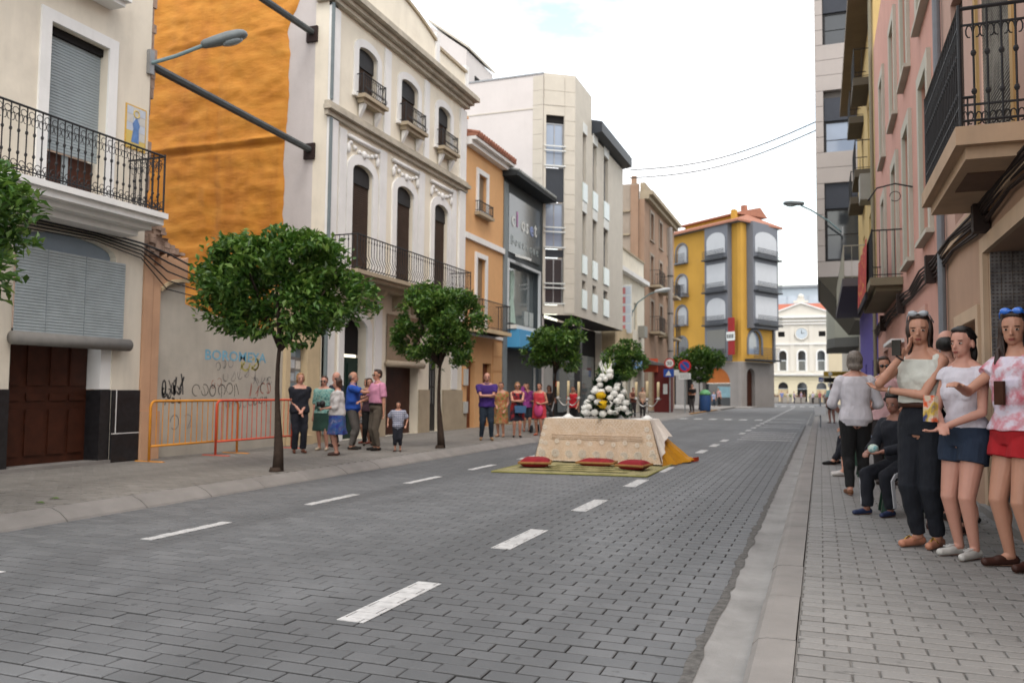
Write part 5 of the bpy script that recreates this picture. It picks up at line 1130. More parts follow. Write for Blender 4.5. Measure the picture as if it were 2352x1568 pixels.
# gold cloth flaring out on the right
gd = thing('gold_cloth', 'gold satin cloth flaring out under the right end of the altar, red edged', 'cloth', (-2.5, 15, 0))
V = []; Fq = []; n, mz = 36, 18
P0 = [Vector((AX1+.0, AY0+.02, .56)), Vector((AX1+.0, AY1+.03, .62))]; P1 = [Vector((AX1+.20, AY0-.06, .012)), Vector((AX1+.60, AY1+.40, .012))]
for j in range(mz+1):
    k = j/mz
    for i in range(n+1):
        t = i/n; p = (P0[0].lerp(P0[1], t)).lerp(P1[0].lerp(P1[1], t), k); kk = k**1.25; p.x = (P0[0].lerp(P0[1], t)).x*(1-kk)+(P1[0].lerp(P1[1], t)).x*kk; fo = .03*k*math.sin(t*16+k)+.02*k*math.sin(t*31+2); sg_ = .07*math.sin(math.pi*k**1.8)*(.35+.65*t)
        V.append((p.x+fo*.9-sg_*.2, p.y-fo*.4, max(.012, p.z+sg_*.5+(.09*(t-.6) if k > .9 and t > .6 else 0))))
for j in range(mz):
    for i in range(n): a = j*(n+1)+i; Fq.append((a, a+1, a+n+2, a+n+1))
mb = MB(); mb.v = V; mb.f = Fq; obj('satin', mb, mat('gold_satin', '#b9831f', .45, .12, 6, spec=.4, bump=.15, bscale=18), gd, True)
mb = MB(); mb.prism([(-2.55, 15.35, .012), (-2.2, 15.66, .012), (-2.2, 15.66, .09), (-2.55, 15.36, .05)], (.05, .16, 0)); obj('red_edge', mb, mat('red_lining', '#a83a14', .8, .1, 6), gd)
# carpet and cushions
ca = thing('carpet', 'green and straw patterned carpet laid on the road before the altar', 'carpet', (-3.7, 13.4, 0))
N = NT('carpet_pile'); w1 = N.n('ShaderNodeTexWave', Scale=3.4, Distortion=2.5); w1.bands_direction = 'Y'; N.l(N.pos(), w1.inputs['Vector']); f = N.noise(N.pos(), 6, 5, .6)
c = N.ramp(w1.outputs['Fac'], [(.25, srgb('#726d48')), (.5, srgb('#857f58')), (.7, srgb('#9f956c'))]); c = N.mix(c, srgb('#4c5232'), N.ramp(f, [(.5, 0.), (.7, .8)])); N.l(c, N.b.inputs['Base Color']); N.b.inputs['Roughness'].default_value = .95; N.bump(N.noise(N.pos(), 150, 2), .5, .004)
V = []; Fq = []; n, m_ = 40, 30
for j in range(m_+1):
    for i in range(n+1):
        x = -4.88+2.40*i/n; y = 12.22+2.42*j/m_+.30*(i/n); V.append((x, y, .016+.004*math.sin(i*.9+j*.3)+(.012*abs(math.sin(i*.7)) if j == 0 else 0)))
for j in range(m_):
    for i in range(n): a = j*(n+1)+i; Fq.append((a, a+1, a+n+2, a+n+1))
mb = MB(); mb.v = V; mb.f = Fq; obj('pile', mb, N.m, ca, True)
bd = mat('carpet_border', '#86834f', .95, .15, 9); mb = MB()
for (p, q_) in (((-4.88, 12.22), (-2.48, 12.52)), ((-2.48, 12.52), (-2.48, 14.94)), ((-4.88, 12.22), (-4.88, 14.64))):
    mb.tube([(p[0], p[1], .014), ((p[0]+q_[0])/2, (p[1]+q_[1])/2, .016), (q_[0], q_[1], .014)], .014, 6)
obj('bound_edge', mb, bd, ca)
yl = mat('straw_yellow', '#b3a878', .9, .12, 12)
for k in range(7): y = 12.75+k*.17; obj('woven_band', MB().hexa([(-4.4+.02*k, y-.1, .024), (-2.85, y+.09, .024), (-2.85, y+.14, .024), (-4.4+.02*k, y-.05, .024), (-4.4+.02*k, y-.1, .029), (-2.85, y+.09, .029), (-2.85, y+.14, .029), (-4.4+.02*k, y-.05, .029)]), yl if k % 2 else mat('olive_weave', '#55562f', .9, .2, 12), ca)
def cushion(lab, c, w, d, h, rz):
    t = thing('cushion', lab, 'cushion', c, 'red velvet cushions on the carpet'); V = []; Fq = []; n = 16; M = Matrix.Rotation(rz, 3, 'Z')
    for s in (1, -1):
        for j in range(n+1):
            for i in range(n+1):
                x, y = i/n*2-1, j/n*2-1; e = max(0, (1-x**4)*(1-y**4))**.55; px = x*(1-.12*(1-abs(y))*(abs(x) > .6)); p = M @ Vector((px*w/2, y*d/2, s*h*.5*e+h*.42)); V.append(Vector(c)+p)
    for s in range(2):
        o_ = s*(n+1)**2
        for j in range(n):
            for i in range(n): a = o_+j*(n+1)+i; Fq.append((a, a+1, a+n+2, a+n+1))
    mb = MB(); mb.v = V; mb.f = Fq; obj('velvet', mb, mat('red_velvet', '#7d1620', .85, .2, 9), t, True)
    e = [Vector(c)+M @ Vector((x*w/2, y*d/2, h*.42)) for x, y in ((-1, -1), (-.5, -.96), (0, -.94), (.5, -.96), (1, -1), (.95, 0), (1, 1), (0, .94), (-1, 1), (-.95, 0))]; obj('gold_braid', MB().tube(e, .022, 6, closed=True), mat('gold_braid', '#8a6338', .8, .2, 20), t)
cushion('red velvet cushion at the left end of the carpet', (-4.50, 13.25, .03), .52, .5, .17, .25)
cushion('red velvet cushion half under the altar cloth at the centre', (-3.60, 13.86, .03), .62, .42, .13, .05)
cushion('red velvet cushion at the right end of the carpet', (-2.88, 13.50, .03), .46, .48, .16, -.15)
# flowers
fx, fy = -3.66, 14.85
ar = thing('flower_arrangement', 'tall arrangement of white chrysanthemums with two yellow ones and green leaves on the altar', 'flowers', (fx, fy, AZ))
obj('bowl', MB().lathe((fx, fy, AZ+.004), [(.16, 0), (.2, .03), (.22, .1), (.2, .12)], 18), mat('dark_green_bowl', (.01, .03, .012), .5, .1), ar, True)
wp = mat('white_petal', '#e6e6e1', .8, .03, 9, trans=.15); yp = mat('yellow_petal', '#d8b41e', .75, .1, 9, trans=.2)
def bloom(c, r, m, name, seed, np_=150):
    r_ = np.random.default_rng(seed); mb = MB()
    for i in range(np_):
        d = r_.normal(size=3); d /= np.linalg.norm(d); d = Vector(d)*r_.uniform(.75, 1.05)
        cl_ = Vector(r_.normal(size=3)*.35); a = (d+cl_*.4).normalized(); s = a.cross(Vector(r_.normal(size=3))).normalized(); k = r*r_.uniform(.22, .34); p = Vector(c)+Vector((d.x, d.y, d.z*.8))*r
        mb.add([p-a*k*.3, p+s*k*.45, p+a*k*.55, p-s*k*.45], [(0, 1, 2), (0, 2, 3)])
    mb.ball(c, (r*.92, r*.92, r*.76), 10, 7); return obj(name, mb, m, ar)
r_ = random.Random(12); heads = []
for z, n in ((.08, 9), (.20, 9), (.32, 8), (.44, 7), (.55, 5), (.65, 4), (.74, 3), (.83, 3), (.92, 2), (1.0, 1)):
    w = .50*(1-z*.80)+.01
    for i in range(n):
        a = (i+.5+(.5 if int(z*100) % 24 < 10 else 0)*.6)/n*2-1; x = max(-1, min(1, a+r_.uniform(-.09, .09)))*w; heads.append((x, -.03-.64*math.sqrt(max(0, w*w-x*x))+r_.uniform(-.02, .03), z+r_.uniform(-.03, .03), r_.uniform(.055, .078)))
for i, (x, y, z, r) in enumerate(heads):
    if math.hypot(x-.0, z-.235) < .085 or math.hypot(x+.06, z-.47) < .08 or i % 4 == 3: continue
    bloom((fx+x, fy+y, AZ+.05+z*.78), r*1.0, wp, 'white_bloom', i, 170)
bloom((fx+.0, fy-.33, AZ+.05+.21), .09, yp, 'yellow_bloom', 77, 190); bloom((fx-.06, fy-.27, AZ+.05+.37), .085, yp, 'yellow_bloom', 78, 190)
for i, (x, z) in enumerate(((-.3, .15), (.28, .2), (0, .25), (-.2, .5), (.2, .5), (0, .75))): bloom((fx+x*.9, fy+.2-.18*z, AZ+.08+z*.86), .075, wp, 'white_bloom', 90+i)
mb = MB(); r_ = np.random.default_rng(4); gl = mat('flower_leaf', (.012, .045, .014), .5, .3, 9)
for i in range(1500):
    z = r_.uniform(0, .85); w = .47*(1-z*.72); x = r_.uniform(-w, w); y = r_.uniform(-.18, .22); a = Vector((x*1.2+r_.normal()*.3, -.3+r_.normal()*.4, r_.normal()*.3+.1)).normalized(); s = a.cross(Vector((0, 0, 1))).normalized(); k = r_.uniform(.06, .12); p = Vector((fx+x, fy-.02+y*(1-z), AZ+.05+z*.88)); mb.add([p-a*k, p+s*k*.35, p+a*k, p-s*k*.35], [(0, 1, 2, 3)])
for i in range(46):
    a0 = r_.uniform(math.pi*.95, 2.05*math.pi); a = Vector((math.cos(a0), math.sin(a0)*.5, r_.uniform(-.1, .3))).normalized(); s = a.cross(Vector((0, 0, 1))).normalized(); p = Vector((fx, fy-.05, AZ+.06+r_.uniform(0, .06)))+a*r_.uniform(.3, .5); k = .11; mb.add([p-a*k, p+s*k*.4, p+a*k, p-s*k*.4], [(0, 1, 2, 3)])
obj('foliage', mb, gl, ar, kind='stuff')
sp = mat('pale_green_spike', '#9aa86a', .8, .2, 20)
for i in range(9):
    x = r_.uniform(-.13, .13); z0_ = AZ+.75+r_.uniform(0, .1); z1_ = AZ+1.02+r_.uniform(-.08, .12); mb = MB().tube([(fx+x*.6, fy-.02, z0_), (fx+x*1.3, fy, z1_)], [.01, .004], 5)
    for k in range(9): t = k/9; p = Vector((fx+x*(.6+.7*t), fy-.01, z0_+(z1_-z0_)*t)); mb.ball(p+Vector((r_.normal()*.012, r_.normal()*.012, 0)), (.02*(1.2-t), .02*(1.2-t), .028), 5, 4)
    obj('flower_spike', mb, sp if i % 2 else wp, ar)
# candelabra
silver = mat('silver', (.40, .385, .36), .35, .1, 9, metal=.85); wax = mat('wax', '#c9b894', .6, .05, 6)
def candelabrum(lab, x, y):
    t = thing('candelabrum', lab, 'candlestick', (x, y, AZ+.004), 'three-armed candelabra on the altar')
    obj('foot', MB().lathe((x, y, AZ+.006), [(.105, 0), (.1, .02), (.06, .04), (.035, .06), (.03, .07)], 18), mat('white_enamel', '#d9d9d6', .4, .03, 6), t, True)
    obj('stem', MB().lathe((x, y, AZ+.076), [(.028, 0), (.02, .04), (.034, .07), (.018, .1), (.016, .15), (.03, .18), (.016, .21), (.02, .27)], 14), silver, t, True)
    mb = MB()
    for s in (-1, 1): mb.tube([(x+s*(.01+.19*k), y, AZ+.26+.07*math.sin(k*math.pi)*-1+.10*k) for k in np.linspace(0, 1, 8)], .011, 7)
    obj('arms', mb, silver, t, True)
    for dx, z in ((-.2, .36), (0, .36), (.2, .36)):
        zz = AZ+z-(.0 if dx else .015); obj('drip_pan', MB().lathe((x+dx, y, zz), [(.018, -.02), (.055, 0), (.058, .01), (.03, .012), (.026, .04), (.0, .04)], 14), silver, t, True)
        obj('candle', MB().lathe((x+dx, y, zz+.03), [(.026, 0), (.026, .27+.03*(dx == 0)), (.02, .28+.03*(dx == 0))], 12), wax, t, True); obj('wick', MB().tube([(x+dx, y, zz+.3+.03*(dx == 0)), (x+dx+.003, y, zz+.325+.03*(dx == 0))], .003, 5), iron, t)
candelabrum('silver three-armed candelabrum left of the flowers on the altar', -4.40, 14.82); candelabrum('silver three-armed candelabrum right of the flowers on the altar', -2.93, 14.85)

# ------------------------------------------------------------------ street furniture
pole_m = mat('galvanised', '#8d9294', .5, .1, 5, metal=.3); red_s = mat('sign_red_enamel', '#b01f22', .4, .04, 4); blue_s = mat('sign_blue_enamel', '#274a96', .4, .04, 4); wht = mat('sign_white_enamel', '#cfd1cf', .45, .04, 4)
FNs = lambda y: Fac((0, y), (1, 0), (0, -1))
t = thing('no_stopping_sign', 'round blue and red no-stopping sign with white plate on a pole', 'road sign', (-7.3, 48, Z0)); F_ = FNs(48)
obj('pole', MB().cyl((-7.3, 48.06), .04, Z0, 3.2, 8), pole_m, t); obj('disc', MB().tube([F_.p(-7.3, 2.82, .0), F_.p(-7.3, 2.82, .03)], .36, 24), red_s, t); obj('blue_field', MB().tube([F_.p(-7.3, 2.82, .031), F_.p(-7.3, 2.82, .036)], .26, 24), blue_s, t)
for s in ((1, 1),): obj('red_slash', MB().prism([F_.p(-7.3-.2, 3.0, .037), F_.p(-7.3-.16, 3.04, .037), F_.p(-7.3+.2, 2.64, .037), F_.p(-7.3+.16, 2.6, .037)], F_.n*.004), red_s, t)
pl = obj('plate', F_.bx(-7.64, -6.96, 2.06, 2.42, 0, .02), wht, t)
for k in range(3): obj('plate_line', F_.bx(-7.58, -7.02, 2.14+k*.09, 2.17+k*.09, .021, .024), mat('sign_grey', '#6b6e70', .5, .05, 4), pl)
t = thing('speed_sign', 'white round sign with red rim above a blue square sign on a pole', 'road sign', (-8.25, 48.5, Z0)); F_ = FNs(48.5)
obj('pole', MB().cyl((-8.25, 48.57), .04, Z0, 3.3, 8), pole_m, t); obj('disc', MB().tube([F_.p(-8.25, 3.0, 0), F_.p(-8.25, 3.0, .03)], .30, 24), red_s, t); obj('white_field', MB().tube([F_.p(-8.25, 3.0, .031), F_.p(-8.25, 3.0, .035)], .23, 24), wht, t); text('numeral', '30', F_, -8.42, 2.89, .036, .3, iron, t, .002, True)
q = obj('square_plate', F_.bx(-8.6, -8.0, 2.2, 2.66, 0, .025), blue_s, t); obj('white_symbol', MB().prism([F_.p(-8.5, 2.28, .026), F_.p(-8.15, 2.28, .026), F_.p(-8.3, 2.58, .026)], F_.n*.004), wht, q)
obj('arrow_plate', F_.bx(-7.99, -7.7, 2.3, 2.62, 0, .02), wht, t)
t = thing('direction_sign', 'two blue direction panels with white bars on a post behind the flowers', 'road sign', (-8.35, 36, Z0)); F_ = FNs(36)
obj('pole', MB().cyl((-8.3, 36.08), .05, Z0, 2.9, 8), pole_m, t)
for x0, m_ in ((-8.55, blue_s), (-7.92, mat('sign_pale_blue', '#6f94be', .4, .04, 4))):
    q = obj('panel', F_.bx(x0, x0+.6, 2.32, 2.78, 0, .03), m_, t)
    for z in (2.45, 2.6): obj('white_bar', F_.bx(x0+.12, x0+.5, z, z+.05, .031, .035), wht, q)
wall_lamp('grey street lamp on a long arm from the modern block at the right', (1.0, 39.7, 8.6), [(1.0, 39.8, 8.55), (.4, 39.6, 9.1), (-.3, 39.5, 9.6), (-.75, 39.5, 9.85)], (-1.0, 39.5, 9.95), R(178), R(5), sc=1.35, col='#5f6568')
wall_lamp('pale street lamp on a curved arm from the cream building, before the brown building', (XL+.03, 47.5, 5.9), [(XL+.05, 47.5, 5.9), (-9.9, 47.4, 6.5), (-9.2, 47.3, 6.95), (-8.9, 47.3, 7.05)], (-8.5, 47.3, 7.13), R(0), R(8), sc=1.35, col='#b9bec0')
t = thing('utility_pole', 'tall grey pole standing in front of the brown building', 'pole', (-9.3, 55, Z0)); obj('shaft', MB().cyl((-9.3, 55), .19, Z0, 12.3, 12, .15), mat('pole_concrete', '#9a948f', .85, .08, 2, dirt=.2), t)
for z in (4, 6.5, 9): obj('band', MB().cyl((-9.3, 55), .2, z, z+.06, 12), iron, t)
# bus stop sign on the right
t = thing('bus_stop_sign', 'bus stop sign with yellow strip, black display and blue panels on a post', 'sign', (.6, 60, Z0)); F_ = FNs(60)
obj('post', MB().cyl((.62, 60.1), .06, Z0, 2.7, 8), pole_m, t)
for nm, x0, x1, z0_, z1_, m_ in (('yellow_strip', .2, 2.0, 2.5, 2.82, mat('stop_yellow', '#a88a2c', .5, .05, 4)), ('display', .2, 1.4, 2.08, 2.4, dark), ('blue_panel', -.12, .18, 2.12, 2.42, blue_s), ('blue_panel', 1.42, 1.9, 1.8, 2.3, blue_s), ('green_panel', .85, 1.35, 1.75, 2.05, mat('stop_green', '#a3aa6c', .5, .06, 4)), ('white_panel', .45, .82, 1.78, 2.04, wht)):
    q = obj(nm, F_.bx(x0, x1, z0_, z1_, 0, .06), m_, t)
    if nm == 'yellow_strip': obj('dark_line', F_.bx(x0+.3, x1, 2.64, 2.68, .061, .065), iron, q); obj('round_mark', MB().tube([F_.p(.62, 2.66, .062), F_.p(.62, 2.66, .068)], .13, 14), wht, q)
    if nm == 'blue_panel': obj('white_mark', F_.bx(x0+.06, x1-.06, z0_+.08, z0_+.16, .061, .065), wht, q)
t = thing('small_sign_post', 'thin grey post with a small white plate at the right kerb', 'sign', (-.02, 31, Z0)); F_ = FNs(31); obj('pole', MB().cyl((-.02, 31.05), .025, Z0, 1.15, 8), pole_m, t); obj('plate', F_.bx(-.2, .16, .55, .85, 0, .02), wht, t)
t = thing('recycling_bin', 'tall blue recycling bin with green lid on the far left corner', 'bin', (-7.0, 54.5, Z0)); obj('body', MB().lathe((-7.0, 54.5, Z0), [(.32, 0), (.36, .1), (.36, 1.0), (.33, 1.05)], 16), mat('bin_blue', '#2d4d7d', .5, .1, 4), t, True); obj('lid', MB().lathe((-7.0, 54.5, Z0+1.051), [(.37, 0), (.36, .12), (.2, .3), (.0, .33)], 16), mat('bin_green', '#6fae78', .5, .1, 4), t, True)
# planters before the town hall
pmx = mat('planter_concrete', '#aaa59e', .85, .08, 2, dirt=.15)
labs = ['first', 'second', 'third', 'fourth', 'fifth']
for k in range(5):
    x = -6.0+k*1.72; t = thing('planter', 'pale concrete planter with shrubs, %s from the left in the row across the street end' % labs[k], 'planter', (x, 118, 0), 'planters closing the street end'); obj('tub', MB().hexa([(x-.55, 117.5, .0), (x+.55, 117.5, .0), (x+.55, 118.5, .0), (x-.55, 118.5, .0), (x-.7, 117.4, .85), (x+.7, 117.4, .85), (x+.7, 118.6, .85), (x-.7, 118.6, .85)]), pmx, t)
    r_ = np.random.default_rng(40+k); mb = MB()
    for i in range(260):
        p = Vector((x+r_.uniform(-.65, .65), 118+r_.uniform(-.5, .5), .85+abs(r_.normal())*.22)); a = Vector(r_.normal(size=3)).normalized()*.09; s = a.cross(Vector((0, 0, 1))).normalized()*.05; mb.add([p-a, p+s, p+a, p-s], [(0, 1, 2, 3)])
    obj('shrub', mb, leaf_m if k % 2 else mat('reddish_shrub', '#6e4a38', .7, .3, 5), t, kind='stuff')
struct('plaza_kerb', MB().box(-30, 12, 116.6, 117.1, -.02, .14), kerb_m)
struct('corner_pavement', MB().box(-40, -5.6, 74, 84, -.02, .1), mat('corner_paving', (.28, .265, .25), .9, .1, 1))
# overhead wires
for k, (z0_, z1_) in enumerate(((12.35, 13.9), (11.95, 13.5))):
    a, c = Vector((XB+.4, 40.2, z0_)), Vector((-.06, 40.3, z1_)); pts = [a.lerp(c, i/14)-Vector((0, 0, .55*math.sin(math.pi*i/14))) for i in range(15)]
    obj('overhead_wire', MB().tube(pts, .030, 5), iron, None, False, tuple(a), label='%s of the two wires strung across the street between the pale and the modern block' % ('upper', 'lower')[k], category='wire', group='wires across the street')
# green plastic stool for the seated boy
def stool(lab, x, y, s=.45):
    t = thing('stool', lab, 'stool', (x, y, Z0), None); m = mat('green_plastic', '#1c3a2c', .45, .1, 5); obj('seat', MB().hexa([(x-.19, y-.19, Z0+s-.04), (x+.19, y-.19, Z0+s-.04), (x+.19, y+.19, Z0+s-.04), (x-.19, y+.19, Z0+s-.04), (x-.16, y-.16, Z0+s), (x+.16, y-.16, Z0+s), (x+.16, y+.16, Z0+s), (x-.16, y+.16, Z0+s)]), mat('green_plastic_top', '#3f6b58', .45, .1, 5), t)
    for sx in (-1, 1):
        for sy in (-1, 1): obj('leg', MB().hexa([(x+sx*.2-.03, y+sy*.2-.03, Z0+.002), (x+sx*.2+.03, y+sy*.2-.03, Z0+.002), (x+sx*.2+.03, y+sy*.2+.03, Z0+.002), (x+sx*.2-.03, y+sy*.2+.03, Z0+.002), (x+sx*.15-.03, y+sy*.15-.03, Z0+s-.041), (x+sx*.15+.03, y+sy*.15-.03, Z0+s-.041), (x+sx*.15+.03, y+sy*.15+.03, Z0+s-.041), (x+sx*.15-.03, y+sy*.15+.03, Z0+s-.041)]), m, t)
# ------------------------------------------------------------------ people
SKIN = {}
def skin(tone):
    c = {'fair': '#c08c76', 'tan': '#b3836c', 'dark': '#8d6252', 'rosy': '#bd8b79'}[tone]; n = 'skin_'+tone
    if n not in MATS:
        N = NT(n); f = N.noise(N.pos(True), 9, 4); k = srgb(c); cc = N.mix(sc3(k, .86), sc3(k, 1.1), f); N.l(cc, N.b.inputs['Base Color']); N.b.inputs['Roughness'].default_value = .55
        N.b.inputs['Subsurface Weight'].default_value = .08; N.b.inputs['Subsurface Radius'].default_value = (.01, .004, .002); MATS[n] = N.m
    return MATS[n]
def folds(N):
    a = N.noise(N.pos(True, (1, 1, .45)), 11, 4, .55); b_ = N.noise(N.pos(True), 240, 2); N.bump(N.mix(a, b_, .12), .75, .03)
def cloth(name, col, rough=.9):
    n = 'cloth_'+name
    if n not in MATS:
        N = NT(n); k = srgb(col); f = N.noise(N.pos(True, (1, 1, .5)), 9, 5, .6); c = N.mix(sc3(k, .9), sc3(k, 1.06), N.ramp(f, [(.3, 0.), (.7, 1.)])); N.l(c, N.b.inputs['Base Color']); N.b.inputs['Roughness'].default_value = rough; folds(N); MATS[n] = N.m
    return MATS[n]
def printed(name, cols, sc, kind='blot', stretch=(1, 1, 1)):
    n = 'cloth_'+name
    if n in MATS: return MATS[n]
    N = NT(n); p = N.pos(True, stretch)
    if kind == 'blot': f = N.noise(p, sc, 3, .6); c = N.ramp(f, [(.30+.4*i/(len(cols)-1), srgb(k)) for i, k in enumerate(cols)])
    elif kind == 'cells':
        v = N.n('ShaderNodeTexVoronoi', Scale=sc); N.l(p, v.inputs['Vector']); sx = N.n('ShaderNodeSeparateColor'); N.l(v.outputs['Color'], sx.inputs[0]); c = N.ramp(sx.outputs[0], [(i/(len(cols)-1), srgb(k)) for i, k in enumerate(cols)])
    elif kind == 'stripe':
        w = N.n('ShaderNodeTexWave', Scale=sc); w.bands_direction = 'Z'; N.l(p, w.inputs['Vector']); c = N.ramp(w.outputs['Fac'], [(.42, srgb(cols[0])), (.58, srgb(cols[1]))])
    elif kind == 'plaid':
        w = N.n('ShaderNodeTexWave', Scale=sc); w.bands_direction = 'Z'; N.l(p, w.inputs['Vector']); w2 = N.n('ShaderNodeTexWave', Scale=sc); w2.bands_direction = 'X'; N.l(p, w2.inputs['Vector'])
        c = N.mix(N.ramp(w.outputs['Fac'], [(.55, srgb(cols[0])), (.7, srgb(cols[1]))]), N.ramp(w2.outputs['Fac'], [(.55, srgb(cols[0])), (.7, srgb(cols[1]))]), .5, 'MULTIPLY')
    N.l(c, N.b.inputs['Base Color']); N.b.inputs['Roughness'].default_value = .9; folds(N); MATS[n] = N.m; return N.m
hair_c = {'brown': '#2a1a12', 'black': '#120d0b', 'grey': '#6b625a', 'blonde': '#94704a', 'chestnut': '#3a2114', 'white': '#9a948c'}
def hairm(k):
    n = 'hair_'+k
    if n not in MATS:
        N = NT(n); c0 = srgb(hair_c[k]); f = N.noise(N.pos(True, (1, 1, .10)), 120, 3, .6); c = N.mix(sc3(c0, .55), sc3(c0, 1.7), N.ramp(f, [(.3, 0.), (.7, 1.)])); N.l(c, N.b.inputs['Base Color']); N.b.inputs['Roughness'].default_value = .45; N.bump(f, .9, .006); MATS[n] = N.m
    return MATS[n]
lip_m = mat('lips', '#8a4a42', .5, .1, 9, obj=True); eye_w = mat('eye_white', '#b9b2aa', .3, .05, 9, obj=True); eye_d = mat('iris', '#1c120d', .25, .1, 9, obj=True); brow_m = mat('brow', '#241812', .8, .1, 9, obj=True); lens_d = mat('dark_lens', (.008, .008, .009), .12, .1, 9, spec=.6, obj=True); leather_b = mat('brown_leather', '#3e2317', .5, .2, 9, obj=True); gold = mat('gold', '#a8843a', .35, .1, 9, metal=.6, obj=True)
JOBS = []            # (object, voxel, smooth, wrinkle)
def rough_shape(name, mb, m, parent, voxel, sm=4, wr=0, seed=0, **props):
    me = mesh_of(name, mb); me.materials.append(m); o = bpy.data.objects.new(name, me); COL.objects.link(o); o.parent = parent; OFF[o.name] = Vector((0, 0, 0))
    md = o.modifiers.new('r', 'REMESH'); md.mode = 'VOXEL'; md.voxel_size = voxel; md.use_smooth_shade = True
    if sm: ms_ = o.modifiers.new('s', 'SMOOTH'); ms_.factor = .5; ms_.iterations = sm
    JOBS.append((o, wr, seed))
    for k, v in props.items(): o[k] = v
    return o
def capsule(mb, p0, p1, r0, r1, n=12):
    p0, p1 = Vector(p0), Vector(p1); mb.tube([p0, p0.lerp(p1, .5), p1], [r0, (r0+r1)/2, r1], n); mb.ball(p0, r0*.998, n, 8); mb.ball(p1, r1*.998, n, 8)
def cone(mb, p0, p1, r0, r1, n=14):
    p0, p1 = Vector(p0), Vector(p1); mb.tube([p0, p0.lerp(p1, .5), p1], [r0, (r0+r1)/2, r1], n)
def loftz(mb, secs, n=20, T=lambda v: v, fold=0, nf=9, seed=0):
    """closed stack of ellipses: (z, rx, ry, cx, cy)"""
    vs = []; fs = []
    for s in secs:
        z, rx, ry = s[:3]; cx = s[3] if len(s) > 3 else 0; cy = s[4] if len(s) > 4 else 0; fk = s[5] if len(s) > 5 else 0
        for k in range(n):
            a = 2*math.pi*k/n; q = 1+fold*fk*math.sin(nf*a+seed)+.5*fold*fk*math.sin((nf*2-3)*a+seed*2)
            c_, s_ = math.cos(a), math.sin(a); e = .86; vs.append(T(Vector((cx+rx*q*math.copysign(abs(c_)**e, c_), cy+ry*q*math.copysign(abs(s_)**e, s_), z))))
    for i in range(len(secs)-1):
        for k in range(n): k2 = (k+1) % n; fs.append((i*n+k, i*n+k2, (i+1)*n+k2, (i+1)*n+k))
    fs += [tuple(range(n-1, -1, -1)), tuple((len(secs)-1)*n+k for k in range(n))]; mb.add(vs, fs)
def ik(S, T, a, b, hint):
    S, T = Vector(S), Vector(T); d = T-S; D = min(d.length, (a+b)*.999); dn = d.normalized(); T = S+dn*D; x = (a*a-b*b+D*D)/(2*D); h = math.sqrt(max(0, a*a-x*x)); hv = Vector(hint); hv = (hv-dn*hv.dot(dn)); hv = hv.normalized() if hv.length > 1e-4 else Vector((0, -1, 0)); return S+dn*x+hv*h, T
